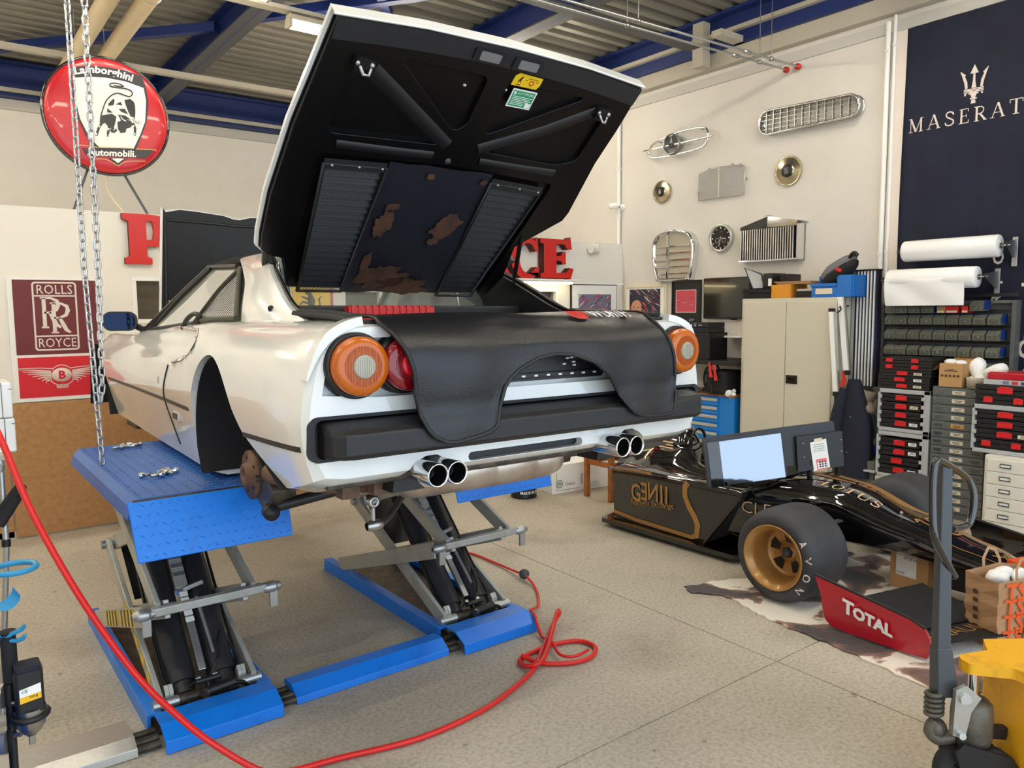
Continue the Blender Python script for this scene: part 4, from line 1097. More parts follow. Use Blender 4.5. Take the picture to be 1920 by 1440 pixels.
    for i in range(18):
        for j in range(6):
            u, v_ = (i + .5 + (j % 2) * .5) / 18.6, (j + .5) / 6
            c = A[0].lerp(A[1], u).lerp(A[3].lerp(A[2], u), v_)
            ux = (A[1] - A[0]).normalized(); uy = (A[3] - A[0]).normalized()
            a = pi / 5 if (i + j) % 2 else -pi / 5
            v = (ux * cos(a) + uy * sin(a)) * .013; q = (ux * -sin(a) + uy * cos(a)) * .0026
            mb.add([c - v + nn * .0005, c - q + nn * .0005, c + v + nn * .0005, c + q + nn * .0005, c + nn * .0022], [(0, 1, 4), (1, 2, 4), (2, 3, 4), (3, 0, 4)])
    obj('tread', mb, 'lift_blue', flap, kind='stuff')
    obj('hinge', MB().cyl((x0 - .05, 3.042, 1.008), (x1 + .01, 3.042, 1.008), .008, n=8), 'greasy', d)
    return d
mat('platform_blue', (38, 98, 178), .42, bump=(30, .08), var=(4, (30, 84, 160), .4, .7))
lift_half(.62, 1.125, 'blue scissor lift platform with yellow tape, the half beside the hanging chain', True)
lift_half(2.005, 2.51, 'blue scissor lift platform half hidden behind the silencer, beside the red hose', False)
# cable ducts across the floor
dd = thing('duct_cover', 'blue bent steel cable duct cover on the floor between the lift bases', 'duct cover', (1.58, 3.18, 0))
obj('cover', MB().prism([(3.10, .002), (3.105, .03), (3.165, .07), (3.235, .07), (3.25, .06), (3.25, .002)], (1.185, 0, 0), Y, Z, X, .78), 'lift_blue', dd, .002, seg=1)
dd = thing('hose_bundle', 'black oily hoses leaving the lift base under the covers', 'hoses', (1.15, 3.18, 0), 'oily hoses between the duct covers')
mb = MB()
for k in range(4): mb.cyl((1.10, 3.12 + k * .03, .02 + .012 * (k % 2)), (1.2, 3.12 + k * .03, .02 + .012 * (k % 2)), .015, n=8)
obj('hose', mb, 'greasy', dd)
for xx, lab in ((.56, 'black oily hoses between the aluminium ramp and the lift base'), (1.965, 'black oily hoses between the blue duct cover and the lift half by the red hose')):
    c = copy_tree(dd); c.location.x = xx + (.025 if xx < 1 else .02); c['label'] = lab
dd = thing('ramp_profile', 'long aluminium duct cover lying on the floor at the lower edge of the view', 'duct cover', (.1, 3.2, 0))
obj('cover', MB().prism([(3.10, .002), (3.105, .035), (3.16, .062), (3.32, .058), (3.33, .002)], (-1.6, 0, 0), Y, Z, X, 2.15), 'alu', dd, .003, seg=1)

# chrome wheel bolts left on the platform
def wheel_bolt(x, y, ang, lab):
    d = thing('wheel_bolt', lab, 'bolt', (0, 0, 0), 'chrome wheel bolts on the platform')
    obj('head', MB().lathe((0, 0, .012), X, [(0, .009), (.012, .0125), (.022, .0125), (.024, .011), (.024, 0)], 6), 'chrome', d)
    obj('shank', MB().lathe((0, 0, .012), -X, [(0, .007), (.03, .007), (.032, .004), (.032, 0)], 10), 'steel', d)
    d.location = (x, y, 1.022); d.rotation_euler = (0, 0, radians(ang))
    return d
wb0 = None
for k, (x, y, a) in enumerate(((.74, 4.20, 20), (.76, 4.24, 70), (.79, 4.21, -10), (.81, 4.25, 150), (.83, 4.22, 40), (.69, 3.40, 175), (.735, 3.37, 10), (.755, 3.42, 60), (.78, 3.40, 110), (.80, 3.42, 0), (.775, 3.45, 30))):
    lab = 'chrome wheel bolt in the pile at the far edge of the blue platform' if k < 5 else ('chrome wheel bolt lying apart, first of the nearer pile on the blue platform' if k == 5 else 'chrome wheel bolt in the nearer pile on the blue platform')
    if k == 0: wb0 = wheel_bolt(x, y, a, lab)
    else:
        c = copy_tree(wb0); c.location = (x, y, 1.022); c.rotation_euler = (0, 0, radians(a)); c['label'] = lab

# ================================================================= HANGING CHAIN
ch = thing('hoist_chain', 'steel chain loop of a hoist hanging down in front of the round red sign', 'chain', (.57, 3.62, 1.07))
def link_mb():
    L, Wd = .0235, .0105
    pts = [V((Wd * cos(a), 0, L - Wd + Wd * sin(a))) for a in [pi * k / 6 for k in range(7)]] + [V((Wd * cos(a), 0, -(L - Wd) + Wd * sin(a))) for a in [pi + pi * k / 6 for k in range(7)]]
    return MB().tube(pts, .0042, 6, True)
me0 = None
def put_link(p, ax, rot):
    global me0
    o = obj('link', link_mb() if me0 is None else MB().box(0, .01, 0, .01, 0, .01), 'chrome' if False else 'chain_steel', ch)
    if me0 is None:
        for v in o.data.vertices: v.co += ORG[ch]
        me0 = o.data
    else:
        md = o.data; o.data = me0; bpy.data.meshes.remove(md)
    z = V(ax).normalized(); q = Z.rotation_difference(z)
    o.rotation_mode = 'QUATERNION'
    from mathutils import Quaternion
    o.rotation_quaternion = q @ Quaternion(Z, rot)
    o.location = V(p) - ORG[ch]
mat('chain_steel', (200, 202, 206), .22, 1.0)
def strand(pts, r0):
    P = [V(p) for p in pts]; n = 0; pitch = .0375
    seg = [(P[i + 1] - P[i]).length for i in range(len(P) - 1)]
    tot = sum(seg); s = .015
    while s < tot:
        t = s; i = 0
        while t > seg[i] and i < len(seg) - 1: t -= seg[i]; i += 1
        put_link(P[i].lerp(P[i + 1], t / seg[i]), P[i + 1] - P[i], r0 + (pi / 2 if n % 2 else 0) - .65)
        s += pitch; n += 1
strand([(.544, 3.62, 2.97), (.546, 3.62, 1.9), (.563, 3.62, 1.32), (.570, 3.62, 1.08)], 0)
strand([(.606, 3.62, 2.97), (.598, 3.62, 1.9), (.588, 3.62, 1.40), (.578, 3.62, 1.33)], .4)
obj('hoist_hook', MB().cyl((.546, 3.62, 2.97), (.546, 3.62, 4.2), .004, n=6).cyl((.606, 3.62, 2.97), (.606, 3.62, 4.2), .004, n=6).box(.50, .66, 3.55, 3.69, 4.2, 4.45), 'chain_steel', ch)

# ================================================================= RED AIR HOSE
hz = [(.02, 3.30, 1.60), (.116, 3.28, 1.47), (.191, 3.216, 1.269), (.263, 3.129, 1.007), (.378, 3.005, .707), (.51, 2.872, .444), (.619, 2.77, .294), (.72, 2.685, .185), (.862, 2.63, .06), (.97, 2.625, .02), (1.148, 2.60, .014), (1.45, 2.53, .014), (1.763, 2.547, .014), (2.0, 2.62, .014), (2.181, 2.705, .014), (2.36, 2.85, .016), (2.56, 3.01, .026), (2.66, 3.07, .05), (2.60, 3.02, .085), (2.42, 2.86, .055), (2.28, 2.74, .036), (2.20, 2.70, .036), (2.165, 2.75, .018), (2.19, 2.82, .014), (2.30, 2.85, .014), (2.44, 2.85, .014), (2.56, 2.80, .014), (2.575, 2.70, .014), (2.48, 2.63, .014), (2.36, 2.645, .014), (2.25, 2.73, .014), (2.20, 2.82, .034)]
hose = thing('air_hose', 'bright red air hose sweeping across the foreground and looping on the floor', 'hose', (1.4, 2.7, 0))
obj('tube', MB().tube(smooth(hz, 6), .0115, 10), 'hose_red', hose)
cab = thing('call_hose', 'thin red hose with a grey ball stop, running from under the lift to the loops', 'hose', (2.7, 3.5, 0))
cz = [(2.62, 4.75, .012), (2.80, 4.50, .01), (2.931, 4.34, .012), (2.945, 4.0, .014), (2.92, 3.78, .03), (2.905, 3.69, .045), (2.86, 3.52, .012), (2.70, 3.30, .014), (2.54, 3.18, .06), (2.49, 3.08, .085), (2.44, 2.96, .02), (2.42, 2.86, .032), (2.36, 2.72, .03), (2.40, 2.66, .03), (2.50, 2.67, .03)]
obj('tube', MB().tube(smooth(cz, 6), .008, 8), 'hose_red', cab)
obj('ball_stop', MB().sphere((2.905, 3.69, .045), .033, 20, 14), 'jack_grey', cab)

# ================================================================= LEFT FOREGROUND: TOOL TROLLEY WITH TOOLS
tr = thing('tool_trolley', 'blue tool trolley cut off by the left edge, with a black post and hooks', 'trolley', (-.15, 2.44, 0))
obj('cabinet', MB().box(-.5, .078, 2.25, 2.75, .05, .66), 'dim_blue', tr, .006)
obj('post', MB().tube([(.122, 2.425, .05), (.122, 2.430, .45), (.124, 2.437, .695)], .011, 10), 'black_satin', tr)
obj('holder_ring', MB().tube([(.165 + .042 * cos(a), 2.405 + .042 * sin(a), .607) for a in [2 * pi * k / 20 for k in range(20)]], .009, 8, True), 'black_satin', tr)
for z in (.665, .535): obj('roller', MB().cyl((.05, 2.46, z), (.112, 2.435, z), .033, n=18), 'alu', tr)
for k, z in enumerate((.645, .555)): obj('screw', MB().cyl((.128, 2.42, z), (.142, 2.41, z), .007, n=8), 'steel', tr)
def hook(path, r, n='hook'): obj(n, MB().tube(path, r, 8), 'teal_hook', tr)
hook([(.155 + .052 * cos(a), 2.44 + .052 * sin(a), 1.012) for a in [2 * pi * k / 22 - 2.6 for k in range(23)]] , .008, 'ring_hook')
hook(smooth([(.05, 2.48, .855), (.12, 2.44, .83), (.14, 2.43, .835), (.16, 2.42, .845), (.168, 2.415, .855)], 4), .006)
hook(smooth([(.06, 2.48, .84), (.135, 2.435, .815), (.16, 2.42, .818), (.168, 2.415, .828)], 4), .006)
mb = MB(); P = []
for k in range(13):
    a = pi + pi * k / 12
    P.append([V((.118 + .032 * cos(a), 2.45 + .012 * cos(a), .955 + .032 * sin(a) * 1.0)), V((.118 + .032 * cos(a), 2.45 + .012 * cos(a), .955 + .032 * sin(a)))+V((.015, -.025, -.02))])
obj('half_ring_hook', MB().grid(P, 0, True).tube([(.09, 2.46, .955), (.088, 2.47, 1.0)], .006, 6), 'teal_hook', tr)
obj('red_reel', MB().lathe((.03, 2.47, .90), (.6, -.75, 0), [(-.03, .05), (-.03, .07), (.03, .07), (.03, .05)], 20), 'red_plastic', tr)
gun = thing('impact_wrench', 'black impact wrench with a yellow label hanging head down in the holder ring', 'wrench', (.166, 2.405, .53))
g = MB().prism(rrect(-.034, .034, -.032, .032, .012), (.166, 2.402, .625), X, Y, Z, .115)
obj('housing', g, 'black_satin', gun, .006)
obj('cap', MB().prism(rrect(-.03, .03, -.03, .03, .012), (.166, 2.402, .738), X, Y, Z, .016), 'cloth_dark', gun, .006)
obj('nose', MB().lathe((.166, 2.402, .63), -Z, [(0, .038), (.02, .038), (.03, .036), (.05, .035), (.07, .022), (.074, .014), (.08, .012)], 24), 'steel', gun)
obj('drive_square', MB().box(.158, .174, 2.394, 2.410, .525, .555), 'steel', gun, .002)
obj('label', MB().add([(.142, 2.3685, .657), (.192, 2.3685, .663), (.192, 2.3685, .705), (.142, 2.3685, .696)], [(0, 1, 2, 3)]), 'paper', gun)
obj('label', MB().add([(.142, 2.368, .657), (.192, 2.368, .663), (.192, 2.368, .680), (.142, 2.368, .674)], [(0, 1, 2, 3)]), 'wrench_label', gun)
lf = lambda x, y, d=0: V((.147 + x, 2.3675, .685 + y + x * .14))
obj('print', MB().text('CE', .012, lf).text('Beta', .011, lambda x, y, d=0: V((.184 - x, 2.3672, .676 - y - x * .12))), 'black', gun)
obj('handle', MB().cyl((.130, 2.44, .70), (.130, 2.45, .83), .019, n=16).cyl((.130, 2.45, .83), (.130, 2.45, .838), .021, n=16).tube([(.130, 2.44, .715), (.15, 2.425, .735)], .012, 8), 'black_rough', gun)
# folding stool with grips, farther left
sl = thing('work_stool', 'folding work stool with black foam grips at the left edge', 'stool', (.2, 3.77, 0))
obj('leg', MB().cyl((.222, 3.80, 1.10), (.219, 3.77, .76), .012, n=10), 'alu', sl)
obj('rubber_foot', MB().cyl((.219, 3.77, .765), (.2185, 3.768, .735), .017, n=12), 'black', sl)
obj('grip', MB().cyl((.19, 3.79, .85), (.285, 3.74, .99), .022, n=14), 'rubber', sl)
obj('grip', MB().cyl((.20, 3.77, .83), (.268, 3.745, .945), .021, n=14), 'rubber', sl)
obj('support', MB().cyl((.219, 3.77, .74), (.16, 3.78, 0.0), .012, n=8).box(.0, .2, 3.7, 3.85, 0, .02), 'alu', sl)
obj('frame', MB().cyl((.16, 3.82, .82), (.225, 3.79, 1.08), .012, n=8), 'alu', sl)
for k, (z0, z1, xr) in enumerate(((1.165, 1.297, .262), (1.30, 1.436, .258))):
    d = thing('white_box', ('white cardboard box, lower of two stacked at the left edge', 'white cardboard box, upper of two stacked at the left edge')[k], 'box', (.15, 3.58, z0), 'white boxes at the left edge')
    obj('carton', MB().box(-.1, xr, 3.53, 3.75, z0, z1), 'white', d, .006)
    obj('fold_line', MB().box(xr - .035, xr - .033, 3.528, 3.531, z0, z1).box(xr - .012, xr, 3.529, 3.531, z0 + .11, z0 + .112), 'cloth_dark', d)
tag(obj('shelf_board', MB().box(-.3, .24, 3.5, 3.8, 1.14, 1.165).box(-.3, -.26, 3.5, 3.8, 0, 1.14), 'beige_steel', bevel=.004), 'pale shelf board under the white boxes at the left edge', 'shelf')
tag(obj('carton', MB().box(-.1, .225, 3.56, 3.75, 1.436, 1.53), 'label', bevel=.004), 'beige carton on top of the white boxes at the left edge', 'box')
# ================================================================= BLACK AND GOLD RACING CAR
FX = 4.63
f1 = thing('racing_car', 'black and gold single-seater show car parked along the right wall on the cow hide', 'race car', (FX, 3.2, 0))
def fsec(y):
    """upper body: half widths at the top edge and the lower edge, heights"""
    T = [  # y, top half width, top z, shoulder half width, shoulder z, bottom half width, bottom z, crown
     (1.30, .05, .215, .075, .20, .07, .15, .004), (1.45, .085, .262, .115, .235, .11, .175, .008), (1.75, .13, .335, .165, .30, .16, .215, .012),
     (2.1, .165, .43, .205, .385, .20, .25, .014), (2.5, .20, .545, .25, .475, .25, .25, .02), (2.75, .215, .565, .30, .49, .30, .22, .02),
     (3.1, .24, .565, .37, .50, .34, .16, .015), (3.5, .24, .57, .35, .505, .32, .12, .02), (3.75, .20, .62, .34, .49, .32, .1, .06),
     (4.0, .16, .60, .34, .45, .34, .08, .06), (4.45, .10, .50, .2, .36, .22, .10, .04), (5.2, .07, .42, .16, .3, .2, .1, .03)]
    return lerp_table(T, y)
ys_ = [1.30 + i * .06 for i in range(52)]
P = []
for y in ys_:
    a, za, b, zb, c, zc, cr = fsec(y)
    h = [(0, za + cr), (a * .5, za + cr * .75), (a, za), (a + (b - a) * .45, za - (za - zb) * .3), (b, zb), (b + .012, zb - (zb - zc) * .3), (c, zc + .02), (c - .04, zc), (0, zc)]
    P.append([(FX - x, y, z) for x, z in h] + [(FX + x, y, z) for x, z in reversed(h[1:-1])] + [(FX, y, h[0][1])])
mb = MB().grid(P, 0, True)
mb.add(P[0][:-1], [tuple(range(len(P[0]) - 1))]); mb.add(P[-1][:-1], [tuple(range(len(P[0]) - 1))])
mono = obj('monocoque', mb, 'black_gloss', f1, merge=True)
mono.data.set_sharp_from_angle(angle=radians(50))
# gold line along the far top edge of the nose, thin gold line along its near lower edge
def top_pt(y, k, up=.003):
    a, za, b, zb, c, zc, cr = fsec(y); return V((FX + a * k, y, za + cr * (1 - abs(k)) + up))
obj('gold_band', MB().grid([[top_pt(y, kk, .004) for kk in ((.04 + .6 * max(0, 1 - (y - 2.13) / .5), .5 + .3 * max(0, 1 - (y - 2.13) / .5), .99) if y > 2.13 else (.72, .86, .99))] for y in [1.62 + i * .05 for i in range(26)]], 0, True), 'gold', f1)
obj('gold_line', MB().grid([[top_pt(y, -.93, .003), top_pt(y, -1.0, .003)] for y in [1.34 + i * .04 for i in range(14)]], 0, True), 'gold', f1)
obj('panel_joint', MB().tube([top_pt(2.13, k, .001) for k in (-1, -.5, 0, .5, 1)] + [(FX + .21, 2.13, .38)], .003, 5), 'black', f1)
obj('fastener', MB().sphere((FX - .203, 2.16, .30), .008, 8, 6), 'steel', f1)
obj('fastener', MB().sphere(top_pt(2.17, -.2, .002), .010, 8, 6), 'steel', f1)
# lettering on the nose: letters drawn with thick and thin strokes
SERIF = {
 'L': ([((.15, 0), (.15, 1), .13), ((0, .98), (.35, .98), .05), ((0, .025), (.62, .025), .05), ((.6, .02), (.62, .25), .05)], .7),
 'O': ([[arc(.42, .5, .36, 60, 300, 14, .48), 'thick'], [arc(.42, .5, .36, -60, 60, 8, .48), 'thick']], .92),
 'T': ([((.4, 0), (.4, 1), .13), ((.02, .975), (.78, .975), .05), ((.03, .97), (.03, .76), .045), ((.77, .97), (.77, .76), .045), ((.22, .025), (.58, .025), .05)], .86),
 'U': ([((.15, .98), (.15, .3), .13), ((.02, .98), (.3, .98), .05), ((.72, .98), (.72, .3), .05), ((.6, .98), (.84, .98), .05), [[(.15, .3), (.2, .12), (.35, .03), (.52, .03), (.67, .12), (.72, .3)], .09]], .92),
 'S': ([[[(.6, .75), (.55, .9), (.38, .97), (.2, .93), (.12, .78), (.2, .62), (.4, .5), (.58, .38), (.62, .2), (.5, .06), (.3, .03), (.13, .1), (.08, .26)], .095]], .76),
 'M': ([((.14, 0), (.14, 1), .05), ((.14, 1), (.5, .04), .13), ((.5, .04), (.86, 1), .05), ((.86, 0), (.86, 1), .13), ((.0, .025), (.28, .025), .05), ((.7, .025), (1.02, .025), .05), ((.0, .98), (.2, .98), .05), ((.8, .98), (1.02, .98), .05)], 1.12),
 'A': ([((.12, 0), (.45, 1), .05), ((.45, 1), (.8, 0), .13), ((.25, .34), (.66, .34), .05), ((.0, .025), (.26, .025), .05), ((.64, .025), (.94, .025), .05)], .98),
 'E': ([((.15, 0), (.15, 1), .13), ((0, .975), (.6, .975), .05), ((.15, .51), (.48, .51), .05), ((0, .025), (.62, .025), .05), ((.6, .97), (.6, .78), .045), ((.62, .02), (.62, .23), .045), ((.48, .4), (.48, .62), .045)], .76),
 'R': ([((.15, 0), (.15, 1), .13), ((0, .975), (.3, .975), .05), ((0, .025), (.3, .025), .05), [[(.15, .97), (.42, .96), (.58, .86), (.6, .72), (.55, .58), (.4, .5), (.15, .49)], .08], ((.36, .5), (.72, .03), .13), ((.6, .025), (.84, .025), .05)], .86),
 'I': ([((.2, 0), (.2, 1), .13), ((.04, .975), (.36, .975), .05), ((.04, .025), (.36, .025), .05)], .46)}
def serif_text(mb, word, size, fn, spacing=.06, mi=0):
    x = 0
    for chh in word:
        st, adv = SERIF[chh]
        for q in st:
            if isinstance(q, list):
                pts = q[0]
                if q[1] == 'thick':
                    ws = [(.05 + .085 * abs(cos(math.atan2(b - .5, a - .42)))) * size for a, b in pts]
                else: ws = q[1] * size
                mb.stroke([((x + a) * size, b * size) for a, b in pts], ws, fn, mi)
            else:
                (a0, b0), (a1, b1), w = q
                mb.stroke([((x + a0) * size, b0 * size), ((x + a1) * size, b1 * size)], w * size, fn, mi)
        x += adv + spacing
    return mb, x * size
def nose_fn(y0, k0):
    # text runs towards the nose tip (x -> -y) and its tops point to the far side (y -> +x)
    def fn(x, y, d=0):
        yy = y0 - x; a, za, b, zb, c, zc, cr = fsec(yy)
        k = k0 + y / a
        return V((FX + a * k, yy, za + cr * (1 - abs(k) ** 1.5) + .006))
    return fn
mat('gold_print', (226, 190, 150), .5)
mb, _ = serif_text(MB(), 'LOTUS', .082, nose_fn(2.63, -.78), .10)
obj('nose_lettering', mb, 'gold_print', f1)
nf = nose_fn(2.06, -.62)
mb = MB().stroke([(.0, .03), (.005, .06), (.0, .045)], .012, nf)
mb.stroke([(.01, .012), (-.02, .05)], .014, nf).stroke([(-.02, .05), (.0, .058), (.16, .03)], .014, nf)
mb.stroke([(.02, .10), (.15, .08), (.185, .095), (.19, .14), (.165, .165), (.05, .19), (.02, .175), (.005, .135), (.02, .10)], .018, nf)
obj('race_number', mb, 'gold', f1)
mb = MB().stroke([(.0, .0), (.06, .07), (.0, .14), (.0, .10)], .012, nose_fn(1.66, -.5)).stroke([(.09, .0), (.03, .07), (.09, .14)], .012, nose_fn(1.66, -.5))
obj('nose_emblem', mb, 'gold', f1)
# engine cover and air intake rising behind the cockpit
EC = [(3.68, .02, .52, .10), (3.74, .10, .70, .12), (3.80, .13, .80, .13), (3.95, .13, .80, .16), (4.2, .11, .72, .22), (4.6, .08, .58, .2), (5.2, .05, .42, .12)]
P = []
for i in range(13):
    y = 3.68 + i * .06; w, z, b = lerp_table(EC, y)
    P.append([(FX - b * 1.6, y, .42)] + [(FX + (w + (b - w) * (1 - sin(radians(a))) ** 1.2 * .9) * -cos(radians(a)), y, .42 + (z - .42) * sin(radians(a))) for a in range(0, 181, 15)] + [(FX + b * 1.6, y, .42)])
ecv = obj('engine_cover', MB().grid(P, 0, True), 'black_gloss', f1)
obj('intake', MB().lathe((FX, 3.735, .70), -Y, [(0, .085), (.01, .09), (.012, .075), (.0, .07)], 24), 'black', ecv)
mb = MB()
for k, w in enumerate((.10, .07, .14, .12)):
    mb.add([(FX - .155, 3.84 + .0, .68 - k * .022), (FX - .155, 3.84 + w, .68 - k * .022), (FX - .158, 3.84 + w, .671 - k * .022), (FX - .158, 3.84, .671 - k * .022)], [(0, 1, 2, 3)])
obj('print', mb, 'gold_print', ecv)
# cockpit surround, mirror, wind deflector
obj('cockpit', MB().prism(rrect(-.21, .21, 2.85, 3.6, .1), (FX, 0, .585), X, Y, Z, .006), 'black_rough', f1)
obj('headrest', MB().tube(smooth([(FX - .2, 3.1, .60), (FX - .19, 3.45, .64), (FX, 3.6, .67), (FX + .19, 3.45, .64), (FX + .2, 3.1, .60)], 4), .045, 10), 'black_rough', f1)
# side pods with a waisted flank, intake mouth at the front
def pod_x(y, z):
    k = (z - .06) / .43
    base = 4.19 + .06 * max(0, (y - 3.7)) + .03 * sin(pi * k)
    return base + .10 * max(0, .35 - k) * 1.0
pod = None
for s in (1, -1):
    mx = lambda x: x if s == 1 else 2 * FX - x
    P = []
    for i in range(21):
        y = 3.10 + i * .0575
        tz = .49 - .02 * (y - 3.1) - .09 * max(0, (y - 3.9)) ** 1.2
        r = []
        for k in range(9):
            z = .06 + (tz - .06) * k / 8
            yy = y + (.24 * (1 - k / 8) * (1 - i / 20)) - (.10 * (k / 8) * max(0, 1 - i / 8))
            r.append((mx(pod_x(yy, z)), yy, z))
        r += [(mx(pod_x(y, tz) + .03), y - .10 * max(0, 1 - i / 8), tz + .012), (mx(FX - .22), y, tz + .03)]
        P.append(r)
    pd = obj('side_pod', MB().grid(P, 0, True), 'black_gloss', f1)
    if s == 1: pod = pd
    m0 = P[0]
    obj('intake_mouth', MB().add([m0[0], m0[3], m0[6], m0[9], (mx(FX - .24), 3.04, .49), (mx(FX - .28), 3.16, .16)], [(0, 1, 2, 3, 4, 5)]), 'black_rough', pd)
    obj('mouth_rim', MB().tube([m0[k] for k in range(10)] + [(mx(FX - .25), 3.02, .50)], .012, 8), 'black_gloss', pd)
    obj('barge_board', MB().add([(mx(4.30), 3.10, .44), (mx(4.36), 3.05, .44), (mx(4.33), 3.03, .17)], [(0, 1, 2)]), 'beam_grey', pd)
    fl = MB().prism([(4.17, 3.06), (4.155, 3.5), (4.15, 4.28), (4.6, 4.42), (4.6, 3.0), (4.3, 3.0)] if s == 1 else [(2 * FX - a, b) for a, b in [(4.17, 3.06), (4.155, 3.5), (4.15, 4.28), (4.6, 4.5), (4.6, 3.0), (4.3, 3.0)]], (0, 0, .025), X, Y, Z, .032)
    obj('floor_edge', fl, 'black_gloss', f1, .006)
def podf(e=.004):
    # flank map: u runs along y (towards the rear), v is height
    return lambda u, v, d=0: V((pod_x(u, v) - e, u + .0, v))
pf = podf()
obj('gold_stripe', MB().stroke([(4.25, .10), (4.0, .085), (3.7, .085), (3.45, .08), (3.40, .10), (3.39, .18), (3.42, .24), (3.47, .30), (3.50, .37), (3.49, .44), (3.46, .475)], [.03, .03, .03, .03, .045, .05, .045, .045, .045, .045, .045], pf), 'gold', pod)
obj('gold_line', MB().stroke([(4.22, .455), (4.0, .475), (3.8, .48)], .02, pf), 'gold', pod)
# mirrored word on the flank, as it stands in the photograph, and the line below it
yc = 4.06
for chh, adv in zip('GENII', (.125, .105, .13, .055, .055)):
    # E and N are turned round left to right, as they stand on the car
    sg = -1 if chh in 'EN' else 1
    st_ = yc - adv * .88 if sg < 0 else yc - .012
    mb = MB().text(chh, .192, lambda x, y, d=0, st_=st_, sg=sg: V((pod_x(st_ - sg * x * .80, .24 + y) - .006, st_ - sg * x * .80, .235 + (4.06 - st_) * .12 + y)), bold=.003)
    obj('letter', mb, 'gold', pod)
    yc -= adv * .86
mb = MB().text('Business Exchange', .062, lambda x, y, d=0: V((pod_x(4.07 - x * .93, .2 + y) - .006, 4.05 - x * .97, .198 + x * .12 + y)))
obj('lettering_small', mb, 'gold', pod)
mb = MB().text('CLEAR', .12, lambda x, y, d=0: V((FX - (fsec(3.06 - x)[2] + .016), 3.06 - x, .34 + y * .95)), bold=-.002)
obj('lettering', mb, 'gold_print', f1)
# wheels
def wheel(c, s, name='wheel'):
    """s = -1: outer face towards -x"""
    ax = X * s; w = .40; R0 = .272
    wh = obj(name, MB().lathe(V(c) - ax * w, ax, [(0, .15), (.0, .18), (.02, .235), (.05, .262), (.09, .270), (.20, R0), (.31, .270), (.36, .258), (.388, .235), (.398, .205), (.392, .188), (.375, .183)], 56), 'tyre', f1)
    rim = obj('rim', MB().lathe(V(c), ax, [(-.012, .188), (.0, .190), (.002, .183), (-.012, .178), (-.02, .160), (-.06, .150), (-.15, .140), (-.17, .135), (-.17, .05), (-.16, .045), (-.16, 0)], 48), 'gold', wh)
    for k in range(5):
        a0 = 2 * pi * k / 5 + .35
        u, v = (Y, Z)
        q = [(r * cos(a0 + t), r * sin(a0 + t)) for r, t in ((.062, -.30), (.118, -.33), (.122, 0), (.118, .33), (.062, .30))]
        obj('rim_opening', MB().prism(q, V(c) - ax * .1695, Y * s * -1, Z, ax, .003), 'black', rim)
    obj('hub_nut', MB().lathe(V(c) - ax * .16, ax, [(0, .035), (.02, .03), (.03, .022), (.03, 0)], 6), 'jack_grey', rim)
    return wh
wl = wheel((3.755, 2.49, .272), -1)
# worn white lettering on the tyre wall
R_ = lambda a, r, e=0: V((3.755 - .395 + .0, 2.49, .272))
mb = MB()
for i, chh in enumerate('AVON'):
    a0 = radians(38 - i * 24)
    def tf(x, y, d=0, a0=a0):
        r = .204 + y * .9; a = a0 - x / .225
        ww = .006 if r < .215 else .006 + (r - .215) * .35
        return V((3.755 - .004 + ww * 1.15, 2.49 - r * cos(a), .272 + r * sin(a)))
    mb.text(chh, .062, tf, bold=.001)
obj('tyre_lettering', mb, 'silver_print', wl)
mb = MB()
def tf2(x, y, d=0):
    a = radians(78) + y / .275; return V((3.93 + x, 2.49 - .2735 * cos(a), .272 + .2735 * sin(a)))
mb.text('AVON TYRE', .05, tf2); obj('tread_lettering', mb, 'jack_grey', wl)
wheel((2 * FX - 3.755, 2.49, .272), 1)
for s in (-1, 1):
    for (z0, z1, y1) in ((.40, .43, 2.62), (.37, .40, 2.42), (.16, .20, 2.60), (.15, .19, 2.38)):
        obj('suspension_arm', MB().bar((FX + s * .50, 2.49, z0), (FX + s * .20, y1, z1), .035, .012), 'jack_grey', f1)
# front wing, end plates
wg = obj('front_wing', MB().prism([(3.72, 1.60), (3.72, 1.84), (4.2, 1.80), (4.45, 1.72), (4.8, 1.72), (5.06, 1.80), (5.54, 1.88), (5.54, 1.60), (5.0, 1.36), (4.8, 1.30), (4.46, 1.30), (4.26, 1.36)], (0, 0, .075), X, Y, Z, .014), 'black_satin', f1, .005)
for k in range(3):
    obj('flap', MB().add([(3.73, 1.72 + k * .1, .095 + k * .018), (4.3, 1.55 + k * .12, .095 + k * .018), (4.3, 1.66 + k * .12, .13 + k * .02), (3.73, 1.83 + k * .1, .13 + k * .02)], [(0, 1, 2, 3)]), 'black_satin', wg)
wfn = lambda x, y, d=0: V((3.98 - y * .35 + x * .55, 1.585 + y * .9 - x * .0, .0915 + 0))
mb = MB().text('RENAULT', .20, lambda x, y, d=0: V((3.70 + x * .95 * .62, 1.62 + y * .5 - x * .155, .0905)))
obj('lettering', mb, 'gold', wg)
obj('pylon', MB().prism([(1.55, .09), (1.85, .09), (1.95, .30), (1.6, .25)], (FX - .09, 0, 0), Y, Z, X, .012).prism([(1.55, .09), (1.85, .09), (1.95, .30), (1.6, .25)], (FX + .08, 0, 0), Y, Z, X, .012), 'black_satin', f1)
EPs = [(2.19, .268), (2.15, .17), (2.14, .10), (2.125, .05), (2.09, .018), (1.98, .012), (1.7, .012), (1.60, .016), (1.585, .05), (1.59, .11), (1.615, .158), (1.68, .185), (1.9, .222)]
